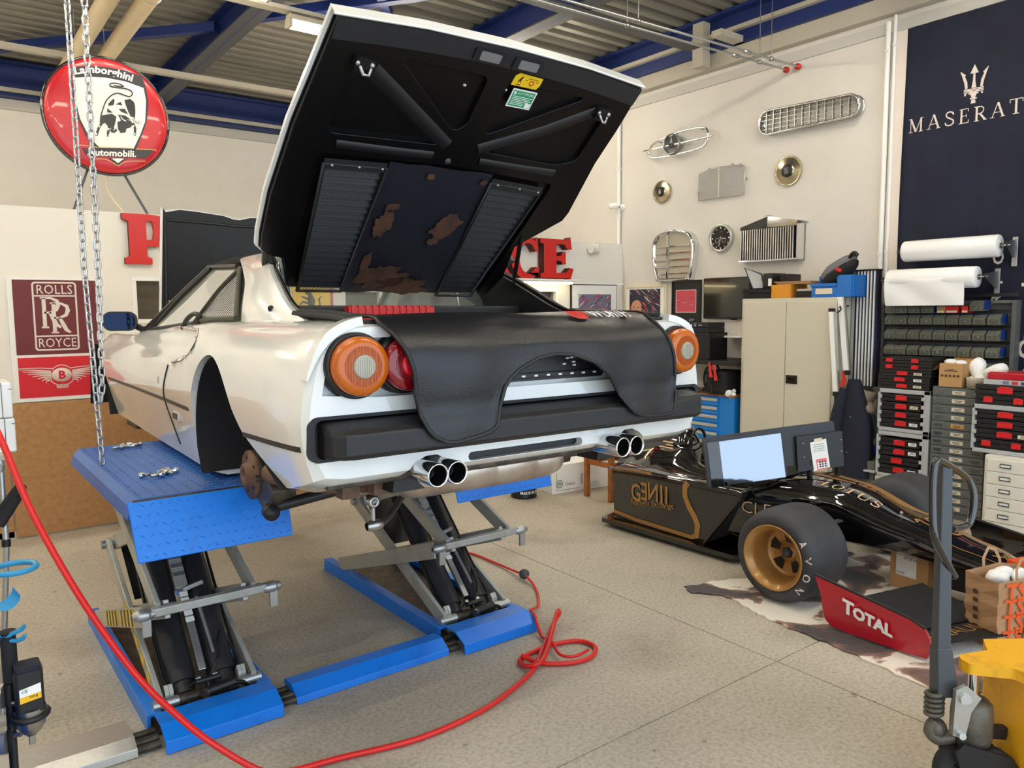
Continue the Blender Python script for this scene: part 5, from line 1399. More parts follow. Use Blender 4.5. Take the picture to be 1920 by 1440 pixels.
for s in (-1, 1):
    xe = 3.70 if s < 0 else 2 * FX - 3.70
    ep = obj('end_plate', MB().prism(EPs, (xe + (.014 if s < 0 else 0), 0, 0), Y, Z, -X, .014), 'total_red' if s < 0 else 'black_gloss', f1, .004)
    obj('edge', MB().tube([(xe + .007, a, b) for a, b in [EPs[0], EPs[12], EPs[11], EPs[10]]], .009, 6), 'black_satin', ep)
    if s < 0:
        f = lambda x, y, d=0: V((xe - .0155, 2.02 - x, .125 + y - x * .20))
        obj('lettering', MB().text('T', .098, f, bold=.004).text('OTAL', .078, lambda x, y, d=0: f(x + .056, y), bold=.004), 'white', ep)
# two monitors standing on the car, facing the door
def monitor(c, w, h, yaw, tilt, roll, lab, bezel):
    d = thing('monitor', lab, 'monitor', c, None)
    R = Mx.Rotation(yaw, 3, 'Z') @ Mx.Rotation(tilt, 3, 'X') @ Mx.Rotation(roll, 3, 'Y')
    q = lambda a, b, e=0: V(c) + R @ V((a, e, b))
    U_, W_, N_ = R @ X, R @ Z, R @ -Y
    obj('housing', MB().prism(rrect(-w / 2, w / 2, -h / 2, h / 2, .008, 3), q(0, 0, .03), U_, W_, N_, .03), 'monitor_grey', d, .003)
    return d, q, U_, W_, N_
mat('monitor_grey', (38, 39, 43), .4)
yaw = radians(-33)
d, q, U_, W_, N_ = monitor((4.185, 2.985, .735), .53, .32, yaw, radians(-4), radians(-6.5), 'glossy black flat monitor standing on the racing car, reflecting the bright doorway', .03)
obj('panel', MB().prism([(-.245, -.165), (.25, -.165), (.25, .128), (-.245, .128)], q(0, 0, 0), U_, W_, N_, .005), 'black_gloss', d)
obj('screen', MB().prism([(-.165, -.162), (.248, -.162), (.248, .126), (-.165, .126)], q(0, 0, 0), U_, W_, N_, .0065), 'screen_gloss', d)
obj('maker_name', MB().text('BenQ', .022, lambda x, y, dd=0: q(-.06 + x, .142 + y, -.0012)), 'black', d)
obj('leg', MB().cyl((4.33, 2.93, .565), (4.35, 2.93, .60), .01, n=8), 'black_satin', d)
obj('leg', MB().cyl((4.05, 3.02, .50), (4.06, 3.02, .58), .01, n=8), 'black_satin', d)
d2, q2, U2, W2, N2 = monitor((4.62, 2.80, .80), .36, .26, radians(-35), radians(-6), radians(-6), 'dark monitor behind the glossy one, with a taped paper sheet', .02)
obj('back_cover', MB().prism([(-.14, -.14), (.17, -.14), (.185, .09), (-.125, .09)], q2(.03, -.03, 0), U2, W2, N2, .03), 'black', d2, .01)
for a, b in ((-.085, .04), (-.09, -.05), (.17, .035), (.165, -.04)): obj('screw', MB().sphere(q2(.03 + a, -.03 + b, -.03), .006, 8, 6), 'galv', d2)
obj('stand', MB().bar((4.60, 2.78, .56), (4.60, 2.78, .70), .025, .03), 'black_satin', d2, .004)
obj('stand', MB().bar((4.80, 2.70, .56), (4.80, 2.70, .74), .025, .03), 'black_satin', d2, .004)
ps = thing('paper_sheet', 'white printed sheet taped to the dark monitor on the racing car', 'paper', (4.66, 2.75, .70))
obj('sheet', MB().prism([(-.055, -.13), (.055, -.115), (.05, .075), (-.06, .06)], q2(.05, -.05, -.032), U2, W2, N2, .001), 'paper', ps)
obj('tape', MB().prism([(-.03, -.01), (.025, -.008), (.025, .014), (-.03, .012)], q2(.048, .02, -.0335), U2, W2, N2, .001), 'label', ps)
mb = MB()
for k in range(4): mb.prism([(-.04, .0), (.036, .004), (.036, .010), (-.04, .006)], q2(.048, -.012 - k * .014, -.0335), U2, W2, N2, .0005)
obj('print', mb, 'frame_grey', ps)
obj('picture', MB().prism([(-.036, -.045), (.036, -.04), (.034, .03), (-.038, .025)], q2(.054, -.13, -.0335), U2, W2, N2, .0006), 'pink_flower', ps)
obj('picture_field', MB().prism([(-.03, -.038), (.03, -.034), (.03, .01), (-.03, .006)], q2(.054, -.13, -.0335), U2, W2, N2, .001), 'paper', ps)
mb = MB()
for k in range(9): mb.prism([(a, b) for a, b in rrect(-.006, .006, -.005, .005, .003, 2)], q2(.04 + (k % 3) * .018, -.125 - (k // 3) * .014, -.0345), U2, W2, N2, .0006)
obj('picture_dots', mb, 'cloth_dark', ps)
tag(obj('cable', MB().tube(smooth([(4.30, 2.98, .57), (4.38, 2.92, .60), (4.5, 2.86, .575), (4.6, 2.82, .60), (4.75, 2.78, .585), (4.8, 2.72, .60)], 5), .006, 6), 'black'), 'black monitor cable hanging below the screens on the racing car', 'cable')

f1.location.z += .009
# cow hide under the car
def hide_mat():
    m = bpy.data.materials.new('cow_hide'); m.use_nodes = True; nt = m.node_tree; b = nt.nodes['Principled BSDF']
    g = nt.nodes.new('ShaderNodeNewGeometry')
    n = nt.nodes.new('ShaderNodeTexNoise'); n.inputs['Scale'].default_value = 2.6; n.inputs['Detail'].default_value = 5; n.inputs['Distortion'].default_value = .6
    r = nt.nodes.new('ShaderNodeValToRGB'); e = r.color_ramp.elements
    e[0].position = .50; e[0].color = lin((236, 228, 212)) + (1,); e[1].position = .60; e[1].color = lin((52, 36, 30)) + (1,)
    k = e.new(.525); k.color = lin((140, 96, 74)) + (1,)
    nt.links.new(g.outputs['Position'], n.inputs['Vector']); nt.links.new(n.outputs['Fac'], r.inputs['Fac']); nt.links.new(r.outputs['Color'], b.inputs['Base Color'])
    b.inputs['Roughness'].default_value = .85; b.inputs['Sheen Weight'].default_value = .3
    n2 = nt.nodes.new('ShaderNodeTexNoise'); n2.inputs['Scale'].default_value = 90
    kb = nt.nodes.new('ShaderNodeBump'); kb.inputs['Strength'].default_value = .4; kb.inputs['Distance'].default_value = .01
    nt.links.new(g.outputs['Position'], n2.inputs['Vector']); nt.links.new(n2.outputs['Fac'], kb.inputs['Height']); nt.links.new(kb.outputs['Normal'], b.inputs['Normal'])
    MATS['cow_hide'] = m
hide_mat()
ho = smooth([(3.60, 2.98, 0), (3.56, 2.90, 0), (3.66, 2.72, 0), (3.60, 2.50, 0), (3.56, 2.30, 0), (3.54, 2.02, 0), (3.50, 1.75, 0), (3.47, 1.49, 0), (3.62, 1.30, 0), (3.85, 1.10, 0), (4.3, 1.02, 0), (4.8, 1.15, 0), (5.2, 1.3, 0), (5.5, 1.9, 0), (5.4, 2.4, 0), (5.0, 2.6, 0), (4.6, 2.75, 0), (4.2, 2.72, 0), (4.0, 2.85, 0), (3.85, 2.92, 0), (3.60, 2.98, 0)], 5)[:-1]
tag(obj('cow_hide', MB().prism([(p.x + .012 * sin(i * 2.3), p.y + .012 * cos(i * 1.7)) for i, p in enumerate(ho)], (0, 0, .001), X, Y, Z, .007), 'cow_hide'), 'white and brown cow hide lying on the floor under the racing car', 'rug')
# carton under the nose
bx = thing('carton', 'brown cardboard box with a white shipping label under the racing car nose', 'box', (4.62, 2.05, .008))
Rb = Mx.Rotation(radians(-8), 3, 'Z')
obj('body', MB().obox((4.74, 2.08, .128), (.34, .24, .235), Rb), 'cardboard', bx, .003)
Rb2 = lambda a, b, e=.1715: V((4.74, 2.08, .128)) + Rb @ V((-e, a, b))
obj('label', MB().add([Rb2(.08, -.035), Rb2(-.05, -.035), Rb2(-.05, .09), Rb2(.08, .09)], [(0, 1, 2, 3)]), 'paper', bx)
obj('print', MB().text('WÜRTH', .028, lambda x, y, d=0: Rb2(.03 - x * .8, .068 + y, .173)).text('III II IIII', .022, lambda x, y, d=0: Rb2(.072 - x * .8, -.025 + y, .173)), 'cloth_dark', bx)

# paper carrier bags
def bag(c, yaw, lab, red=False):
    d = thing('paper_bag', lab, 'bag', (c[0], c[1], .008), 'paper carrier bags by the pallet truck')
    R = Mx.Rotation(yaw, 3, 'Z'); q = lambda a, b, z: V((c[0], c[1], .008)) + R @ V((a, b, z))
    w, t, h = .15, .095, .36
    rr = random.Random(7)
    P = []
    for k in range(9):
        z = h * k / 8; ws = w * (1 + .06 * sin(k)); r = []
        for a, b in ((-1, -1), (-.35, -1.04), (.3, -.97), (1, -1), (1, 0), (1, 1), (.3, 1), (-.35, 1), (-1, 1), (-1.02, .0), (-1, -1)):
            jx, jy = (rr.uniform(-.006, .006), rr.uniform(-.006, .006)) if 0 < k < 8 else (0, 0)
            f = 1 + .10 * k / 8
            r.append(q(a * w * f + jx, b * t * (f if b < 0 else 1) + jy, z + (.012 * sin(a * 3 + 1) if k == 8 else 0)))
        r[-1] = r[0]; P.append(r)
    obj('sheet', MB().grid(P, 0, False).add(P[0][:-1], [tuple(range(10))]), 'orange_print' if red else 'kraft', d)
    for b in (-t, t * .95):
        obj('handle', MB().stroke([(-.05, .32), (-.045, .40), (-.01, .45), (.03, .44), (.055, .39), (.06, .32)], .018, lambda x, y, dd=0, b=b: q(x, b * 1.04 + (y - .33) * .15, y)), 'kraft', d)
    return d, q, w, t, h
bagA, q, w, t, h = bag((4.263, 1.474), radians(-23), 'brown paper carrier bag with orange lettering and white filling, on the cow hide')
mb = MB()
for k in range(4):
    mb.text('TSUM', .12, lambda x, y, d=0, k=k: q(-.128 + x * .95, -t * (1.045 + .10 * (.02 + y + k * .08) / .34) - .007, .02 + y + k * .08), bold=.003)
obj('lettering', mb, 'orange_print', bagA)
mb = MB(); ex, ey = q(0, 1, 0) - q(0, 0, 0), q(-1, 0, 0) - q(0, 0, 0)
for k in range(6): mb.prism(rrect(-.014, .014, -.01 - .004 * (k % 2), .01, .004, 2), q(-w * (1.03 + .016 * k) - .008, .02, .045 + k * .045), ex, Z, ey, .001)
obj('print', mb, 'rust_brown', bagA)
mb = MB()
for k, (a, b, z, r) in enumerate(((-.06, 0, .34, .06), (.05, -.02, .345, .055), (.0, .03, .35, .05), (.09, .02, .335, .04))):
    mb.sphere(q(a, b, z - .01), r, 10, 8, sc=(1, .8, .65))
for i, v in enumerate(mb.v): mb.v[i] = v + V((.010 * sin(40 * v.x + 17 * v.z), .010 * sin(37 * v.y), .012 * sin(50 * v.x + 31 * v.y)))
tag(obj('bag_filling', mb, 'plastic_film'), 'crumpled white paper stuffed in the brown carrier bag', 'paper')
bag((4.60, 1.40), radians(-30), 'orange printed carrier bag behind the brown one at the right edge', True)

# ================================================================= PALLET TRUCK
pj = thing('pallet_truck', 'yellow hand pallet truck with an upright black handle in the lower right corner', 'pallet truck', (2.80, 1.04, 0))
hb, ht = V((2.715, 1.126, .36)), V((2.768, 1.163, 1.0))
dirv = (ht - hb).normalized(); side = V((.80, -.60, 0))
# handle bar: lower flared bracket, square tube, grip loop
lo = MB()
vn = side.cross(dirv).normalized()
def hp(t, s, e): return hb + dirv * t + side * s + vn * e
lo.hexa([hp(0, -.022, -.03), hp(0, .052, -.03), hp(0, .052, .03), hp(0, -.022, .03), hp(.17, -.026, -.026), hp(.17, .026, -.026), hp(.17, .026, .026), hp(.17, -.026, .026)])
obj('handle_foot', lo, 'jack_grey', pj, .004)
obj('handle_tube', MB().hexa([hp(.165, -.024, -.022), hp(.165, .024, -.022), hp(.165, .024, .022), hp(.165, -.024, .022), hp(.80, -.018, -.018), hp(.80, .018, -.018), hp(.80, .018, .018), hp(.80, -.018, .018)]), 'jack_grey', pj, .005)
lp0 = [(2.782, 1.124, .766), (2.726, 1.138, .844), (2.674, 1.15, .926), (2.677, 1.162, 1.043), (2.685, 1.167, 1.142), (2.709, 1.166, 1.179), (2.799, 1.156, 1.145), (2.89, 1.144, 1.097), (2.916, 1.13, 1.04), (2.909, 1.127, .974), (2.884, 1.129, .934), (2.829, 1.133, .929), (2.785, 1.141, .932)]
obj('grip_loop', MB().tube(smooth(lp0, 5), .0125, 12), 'black_gloss', pj)
obj('lever', MB().bar(hp(.80, .0, -.03), hp(.70, .05, -.05), .012, .02), 'black_satin', pj, .003)
obj('lever_link', MB().cyl(hp(.575, .02, 0), hp(.575, .055, -.03), .014, n=10).cyl(hp(.76, .02, 0), hp(.76, .045, -.03), .006, n=8), 'jack_grey', pj)
pump = V((2.80, 1.055, 0))
obj('pump_body', MB().lathe(pump + V((0, 0, .20)), Z, [(0, .02), (0, .062), (.02, .066), (.10, .066), (.135, .062), (.15, .05), (.155, .032), (.155, 0)], 28), 'cast_grey', pj)
obj('pump_cap', MB().lathe(pump + V((0, 0, .345)), Z, [(0, .04), (.012, .04), (.016, .03), (.016, 0)], 8), 'greasy', pj)
obj('piston', MB().cyl(pump + V((.0, 0, .35)), pump + V((0, 0, .475)), .016, n=20), 'chrome', pj)
sp = MB().tube([V((2.695, 1.135, .30)) + V((.026 * cos(a), .026 * sin(a), .0125 * a / (2 * pi) * 1.4 - .01)) for a in [2 * pi * k / 12 for k in range(60)]], .008, 6)
obj('spring', sp, 'cast_grey', pj)
obj('rocker', MB().prism([(-.03, -.10), (.012, -.115), (.03, -.02), (.062, .03), (.01, .075), (-.025, .06)], V((2.745, 1.098, .345)) + vn * .045, side, Z, vn, .018).cyl(V((2.75, 1.10, .375)) + vn * .06, V((2.75, 1.10, .375)) + vn * .08, .02, n=6).cyl(V((2.74, 1.10, .25)) + vn * .02, V((2.73, 1.10, .255)) + vn * .085, .012, n=8), 'alu', pj, .004)
obj('valve_pedal', MB().tube(smooth([(2.70, 1.13, .27), (2.685, 1.14, .235), (2.70, 1.12, .21), (2.74, 1.09, .215)], 4), .022, 10).sphere((2.705, 1.13, .245), .035, 12, 8), 'cast_grey', pj)
obj('axle_bracket', MB().prism([(-.085, .03), (-.06, .055), (.11, .0), (.16, -.075), (.12, -.085), (.05, -.04), (-.07, -.03)], pump + V((-.01, .0, .165)) - vn * .055, side, Z, vn, .016).prism([(-.085, .03), (-.06, .055), (.11, .0), (.16, -.075), (.12, -.085), (.05, -.04), (-.07, -.03)], pump + V((-.01, .0, .165)) + vn * .055, side, Z, vn, .016).cyl(pump + V((0, 0, .10)), pump + V((0, 0, .21)), .05, n=20), 'black_satin', pj, .005)
obj('axle_cap', MB().cyl(pump + V((-.03, .02, .150)) - vn * .05, pump + V((-.03, .02, .150)) - vn * .064, .017, n=12), 'steel', pj)
for k, (ds, de) in enumerate(((-.03, .0), (.05, -.035))):
    c = pump + side * (ds) + V((0, 0, .092))
    wx = (vn * -1)
    w_ = obj('wheel', MB().lathe(c - wx * .03 + wx * (de), wx, [(0, .05), (0, .085), (.008, .092), (.045, .092), (.055, .085), (.055, .05)], 36), 'rubber', pj)
    obj('wheel_disc', MB().lathe(c - wx * .03 + wx * de, wx, [(.045, .052), (.052, .05), (.04, .03), (.056, .022), (.056, 0)], 24), 'alu', w_)
# yellow frame: head plate over the piston, box beam
yl = MB()
o = pump + V((0, 0, .0))
fx_ = V((.80, -.60, 0)); fy_ = V((.60, .80, 0))
poly = [(-.035, -.035), (-.045, .0), (-.035, .035), (.0, .045), (.09, .07), (.13, .16), (.60, .16), (.60, -.16), (.13, -.16), (.09, -.07), (.0, -.045)]
obj('head_plate', MB().prism(poly, o + V((0, 0, .452)), fx_, fy_, Z, .038), 'jack_yellow', pj, .008)
obj('frame_box', MB().prism([(.125, -.15), (.125, .15), (.60, .15), (.60, -.15)], o + V((0, 0, .03)), fx_, fy_, Z, .428), 'jack_yellow', pj, .012)
obj('push_rod', MB().bar(o + fx_ * .02 + V((0, 0, .235)), o + fx_ * .12 + V((0, 0, .225)), .03, .045), 'black_satin', pj, .004)
for s in (-1, 1): obj('fork', MB().box(0, 0, 0, 0, 0, 0) if False else MB().prism([(.55, s * .11 - .08), (.55, s * .11 + .08), (1.7, s * .11 + .08), (1.7, s * .11 - .08)], o + V((0, 0, .06)), fx_, fy_, Z, .06), 'jack_yellow', pj, .006)
# ================================================================= RIGHT WALL: CHROME GRILLES AND CAPS
def onw(y, z, e=0.0): return V((RW - e, y, z))          # a point on the right wall, e = distance in front of it
NW = V((-1, 0, 0)); UW = V((0, -1, 0))                   # facing the room, text direction
# star grille
d = thing('star_grille', 'oval chrome grille ring with a round star emblem on a horizontal bar', 'grille', onw(5.92, 3.45))
ring = smooth([(6.34, 3.53), (6.28, 3.60), (6.1, 3.645), (5.85, 3.675), (5.60, 3.67), (5.50, 3.635), (5.48, 3.56), (5.52, 3.475), (5.62, 3.445), (5.85, 3.44), (6.1, 3.44), (6.28, 3.45), (6.335, 3.49), (6.34, 3.53)], 4).__class__([V((a, b, 0)) for a, b in [(6.34, 3.53), (6.28, 3.60), (6.1, 3.645), (5.85, 3.675), (5.60, 3.67), (5.50, 3.635), (5.48, 3.56), (5.52, 3.475), (5.62, 3.445), (5.85, 3.44), (6.1, 3.44), (6.28, 3.45), (6.335, 3.49), (6.34, 3.53)]]) if False else None
rp = [(6.34, 3.53), (6.28, 3.60), (6.1, 3.645), (5.85, 3.675), (5.60, 3.67), (5.50, 3.635), (5.48, 3.56), (5.52, 3.475), (5.62, 3.445), (5.85, 3.435), (6.1, 3.435), (6.28, 3.45), (6.335, 3.49)]
obj('ring', MB().tube([onw(p.x, p.y, .075) for p in smooth([(a, b, 0) for a, b in rp + rp[:1]], 4)[:-1]], .012, 8, True), 'chrome', d)
obj('bar', MB().cyl(onw(6.42, 3.545, .08), onw(5.42, 3.55, .08), .013, n=10), 'chrome', d)
obj('mount', MB().cyl(onw(6.2, 3.62, .075), onw(6.2, 3.62, 0), .006, n=6).cyl(onw(5.6, 3.66, .075), onw(5.6, 3.66, 0), .006, n=6).cyl(onw(5.95, 3.55, .075), onw(5.95, 3.55, 0), .02, n=8), 'steel', d)
em = obj('emblem', MB().lathe(onw(5.98, 3.56, .02), NW, [(0, .10), (.06, .118), (.088, .118), (.092, .112), (.085, .106), (.06, .10)], 36), 'steel', d)
obj('dish', MB().lathe(onw(5.98, 3.56, .02), NW, [(.062, .102), (.055, .06), (.052, 0)], 32), 'jack_grey', em)
mb = MB()
for k in range(3):
    a = pi / 2 + k * 2 * pi / 3
    c0 = onw(5.98, 3.56, .118)
    tip = onw(5.98 + .108 * cos(a), 3.56 + .108 * sin(a), .106)
    for sg in (-1, 1):
        b = onw(5.98 + .019 * cos(a + sg * pi / 3), 3.56 + .019 * sin(a + sg * pi / 3), .092)
        mb.add([c0, tip, b], [(0, 1, 2)])
obj('star', mb, 'chrome', em)
# long egg-crate grille
d = thing('egg_crate_grille', 'long chrome egg-crate grille with rounded ends, highest on the right wall', 'grille', onw(4.3, 3.44))
sl_ = lambda y: 3.545 + .0 * y + (4.30 - y) * -.018
cap = arc(4.72, 0, .10, 90, 270, 10, .115); cap2 = arc(3.90, 0, .10, -90, 90, 10, .10)
outl = [(9.44 - a if False else a, b) for a, b in []]
oy = [(4.82 - .10 + .10 * cos(radians(t)), .115 * sin(radians(t))) for t in range(-90, 91, 15)] + [(3.87 - .10 * cos(radians(t)) + .0, .098 * sin(radians(t))) for t in range(90, -91, -15)]
for e, r_, nm in ((.10, .012, 'rim'), (.015, .012, 'rear_rim')):
    obj(nm, MB().tube([onw(a, sl_(a) + b, e) for a, b in oy], r_, 8, True), 'chrome', d)
obj('shell', MB().grid([[onw(a, sl_(a) + b, .10), onw(a, sl_(a) + b * 1.06, .012)] for a, b in oy + oy[:1]], 0, True), 'steel', d)
for k in range(12):
    y = 4.74 - k * .079
    hgt = .105 if 3.9 < y < 4.75 else .08
    obj('upright', MB().box(RW - .10, RW - .07, y - .005, y + .005, sl_(y) - hgt, sl_(y) + hgt), 'steel', d)
for k in range(4):
    z = -.066 + k * .044
    obj('slat', MB().bar(onw(4.80, sl_(4.80) + z, .09), onw(3.80, sl_(3.80) + z, .09), .010, .005), 'steel', d)
# hub caps
def hubcap(y, z, r, lab):
    d = thing('hub_cap', lab, 'hub cap', onw(y, z - r), 'hub caps on the right wall')
    obj('dish', MB().lathe(onw(y, z), NW, [(0, r * .96), (.02, r), (.03, r * .985), (.020, r * .93), (.022, r * .88), (.034, r * .5), (.036, r * .46), (.044, r * .43), (.046, r * .40)], 48), 'brass', d)
    c = obj('centre', MB().lathe(onw(y, z), NW, [(.044, r * .42), (.054, r * .40), (.056, r * .34), (.056, 0)], 32), 'black', d)
    obj('letter', MB().text('B', r * .52, lambda x, yy, dd=0: onw(y - x + r * .165, z - r * .18 + yy, .0575), bold=.004), 'chrome', c)
hubcap(6.18, 3.055, .130, 'smaller brass hub cap with black B centre, near the wall corner')
hubcap(4.528, 3.055, .149, 'brass hub cap with black B centre, under the egg-crate grille')
# mesh grille insert
d = thing('mesh_grille', 'curved silver mesh radiator insert hanging between the two hub caps', 'grille', onw(5.33, 2.89))
mo = [(5.635, 2.89), (5.632, 3.18), (5.5, 3.205), (5.35, 3.215), (5.2, 3.208), (5.06, 3.19), (5.04, 3.17), (5.035, 2.90), (5.06, 2.885)]
obj('rim', MB().tube([onw(a, b, .03) for a, b in mo], .006, 6, True), 'galv', d)
mb = MB()
def clip(a, b):
    top = 3.18 + .035 * (1 - ((a - 5.335) / .3) ** 2)
    return 5.04 < a < 5.632 and 2.89 < b < top
n_ = 34
for sg in (-1, 1):
    for k in range(-16, n_ + 4):
        pts = []
        for j in range(50):
            b = 2.885 + j * .007; a = 5.04 + k * .025 + sg * (b - 2.885) * .9 + (0 if sg > 0 else .3)
            if clip(a, b): pts.append((a, b))
        if len(pts) > 2:
            p, q = pts[0], pts[-1]
            mb.bar(onw(p[0], p[1], .03 + .002 * sg), onw(q[0], q[1], .03 + .002 * sg), .0022, .0022)
obj('wire_mesh', mb, 'mesh_wire', d, kind='stuff')
obj('centre_bar', MB().bar(onw(5.36, 2.89, .036), onw(5.36, 3.213, .036), .012, .006), 'label', d)
for a, b in ((5.5, 3.215), (5.2, 3.22), (5.1, 3.205), (5.645, 2.98), (5.025, 3.05)):
    obj('tab', MB().obox(onw(a, b, .02), (.03, .012, .02)), 'galv', d)
# tall radiator shell
d = thing('radiator_shell', 'tall rounded chrome radiator shell with dark mesh behind six bars', 'grille', onw(5.95, 2.02))
so = [(6.20, 2.03), (6.245, 2.2), (6.262, 2.38), (6.25, 2.48), (6.20, 2.545), (6.12, 2.575), (6.03, 2.59), (6.00, 2.61), (5.97, 2.60), (5.85, 2.585), (5.74, 2.56), (5.675, 2.50), (5.645, 2.38), (5.66, 2.2), (5.70, 2.04), (5.74, 2.02), (6.16, 2.015)]
so = [(p.x, p.y) for p in smooth([(a, b, 0) for a, b in so + so[:1]], 3)[:-1]]
cy_, cz_ = 5.95, 2.3
ins_ = lambda k: [(cy_ + (a - cy_) * k, cz_ + (b - cz_) * k) for a, b in so]
obj('shell', MB().grid([[onw(a, b, 0), onw(*q0, .09), onw(*q1, .11), onw(*q2, .10), onw(*q3, .07)] for (a, b), q0, q1, q2, q3 in zip(so + so[:1], ins_(1.0) + ins_(1.0)[:1], ins_(.95) + ins_(.95)[:1], ins_(.90) + ins_(.90)[:1], ins_(.86) + ins_(.86)[:1])], 0, True), 'chrome', d)
obj('mesh', MB().add([onw(a, b, .07) for a, b in ins_(.87)], [tuple(range(len(so)))]), 'shell_mesh' if 'shell_mesh' in MATS else mat('shell_mesh', (186, 180, 162), .55, .2, bump=(220, .5)), d)
obj('centre_bar', MB().bar(onw(6.03, 2.05, .085), onw(6.03, 2.54, .085), .014, .02), 'chrome', d)
for k in range(5):
    z = 2.10 + k * .078
    obj('bar', MB().bar(onw(6.20 if k else 6.19, z, .08), onw(5.70, z, .08), .01, .008), 'chrome', d)
obj('badge', MB().lathe(onw(6.02, 2.585, .10), NW, [(0, .022), (.014, .02), (.018, .012), (.018, 0)], 14), 'chrome', d)
# wall clock
d = thing('wall_clock', 'round wall clock with black dial and brushed metal rim', 'clock', onw(5.315, 2.30))
obj('case', MB().lathe(onw(5.315, 2.455), NW, [(0, .148), (.05, .152), (.06, .148), (.06, .128), (.045, .124)], 48), 'alu', d)
obj('dial', MB().lathe(onw(5.315, 2.455), NW, [(.045, .126), (.045, 0)], 40), 'black', d)
ck = lambda r, a, e=.0465: onw(5.315 - r * sin(a), 2.455 + r * cos(a), e)
for k in range(12):
    a = 2 * pi * k / 12
    obj('hour_mark', MB().bar(ck(.10, a), ck(.118, a), .006 if k % 3 else .011, .002, up=NW), 'white', d)
obj('hour_hand', MB().bar(ck(-.02, radians(100)), ck(.06, radians(100)), .006, .002, up=NW), 'silver_print', d)
obj('minute_hand', MB().bar(ck(-.02, radians(195)), ck(.09, radians(195)), .005, .002, up=NW), 'silver_print', d)
for sg in (-1, 1): obj('dial_ring', MB().tube([onw(5.315 + sg * .045 + .025 * cos(a), 2.43 + .025 * sin(a), .046) for a in [2 * pi * k / 16 for k in range(16)]], .0015, 4, True), 'silver_print', d)
obj('dial_mark', MB().prism([(-.02, 0), (.02, 0), (.028, .016), (0, .024), (-.02, .014)], onw(5.315, 2.515, .0455), UW, Z, NW, .001), 'rust', d)
# upright ribbed grille
d = thing('temple_grille', 'chrome temple-shaped radiator grille with upright slats, above the beige cabinet', 'grille', onw(4.68, 2.17))
obj('shell', MB().prism([(5.03, 2.17), (5.03, 2.50), (4.68, 2.60), (4.33, 2.525), (4.33, 2.17)], onw(0, 0, 0), Y, Z, NW, .03, 0), 'steel', d, .004)
obj('side', MB().add([onw(4.33, 2.17, .03), onw(4.33, 2.53, .03), onw(4.36, 2.52, .11), onw(4.36, 2.18, .11)], [(0, 1, 2, 3)]).add([onw(5.03, 2.17, .03), onw(5.03, 2.5, .03), onw(5.01, 2.50, .11), onw(5.01, 2.18, .11)], [(0, 1, 2, 3)]), 'chrome', d)
obj('pediment', MB().add([onw(5.02, 2.50, .11), onw(5.02, 2.535, .105), onw(4.69, 2.62, .11), onw(4.36, 2.555, .105), onw(4.36, 2.505, .11), onw(4.69, 2.51, .125)], [(0, 1, 2, 5), (5, 2, 3, 4)]).add([onw(5.02, 2.535, .105), onw(4.69, 2.62, .11), onw(4.69, 2.60, .0), onw(5.02, 2.51, .0)], [(0, 1, 2, 3)]).add([onw(4.69, 2.62, .11), onw(4.36, 2.555, .105), onw(4.30, 2.54, .0), onw(4.69, 2.60, .0)], [(0, 1, 2, 3)]), 'chrome', d)
obj('finial', MB().box(RW - .12, RW - .06, 4.66, 4.72, 2.62, 2.632).box(RW - .10, RW - .08, 4.68, 4.70, 2.60, 2.62), 'chrome', d, .003)
for k in range(23):
    y = 4.995 - k * .0275
    lean = .0 if y > 4.69 else 0
    obj('slat', MB().bar(onw(y, 2.185, .10), onw(y, 2.50, .10), .011, .05, up=NW), 'chrome', d)
obj('sill', MB().box(RW - .125, RW - .0, 4.35, 5.02, 2.172, 2.188), 'chrome', d, .003)

# security camera and smoke detector
d = thing('wall_camera', 'small white wall camera beside the corner pipe', 'camera', onw(6.86, 2.93))
obj('mount', MB().lathe(onw(6.83, 2.95), NW, [(0, .04), (.02, .04), (.03, .02), (.06, .015)], 16), 'white', d)
obj('body', MB().cyl(onw(6.85, 2.97, .07), onw(6.93, 2.965, .13), .034, n=18), 'white', d)
obj('lens', MB().cyl(onw(6.93, 2.965, .13), onw(6.934, 2.965, .133), .02, n=14), 'black', d)

# ------------------------------------------------------------------ pictures, screen
def framed(name, lab, cat, y0, y1, z0, z1, fm, mm, b=.025, depth=.03):
    d = thing(name, lab, cat, onw((y0 + y1) / 2, z0))
    obj('frame', MB().box(RW - depth, RW - .002, y0, y1, z0, z0 + b).box(RW - depth, RW - .002, y0, y1, z1 - b, z1).box(RW - depth, RW - .002, y0, y0 + b, z0 + b, z1 - b).box(RW - depth, RW - .002, y1 - b, y1, z0 + b, z1 - b), fm, d, .003)
    obj('mount_board', MB().box(RW - depth * .6, RW - .004, y0 + b * .6, y1 - b * .6, z0 + b * .6, z1 - b * .6), mm, d)
    return d
def strokes_paint(d, name, rects, seed, cols, n, P, diag=.9):
    """a loose painting: a ground and diagonal strokes of several colours"""
    r = random.Random(seed); by = {}
    for k in range(n):
        a, b = r.random(), r.random(); L = .08 + .22 * r.random(); an = diag + r.uniform(-.35, .35); w = .012 + .03 * r.random()
        c = r.choice(cols); mb = by.setdefault(c, MB())
        pts = [(a + L * t * cos(an), b + L * t * sin(an)) for t in (-.5, 0, .5)]
        pts = [(min(.99, max(.01, x)), min(.99, max(.01, y))) for x, y in pts]
        mb.stroke(pts, [w * .3, w, w * .4], lambda x, y, k=k: P(x, y, .0012 + k * .00002))
    for c, mb in by.items(): obj(name, mb, c, d)
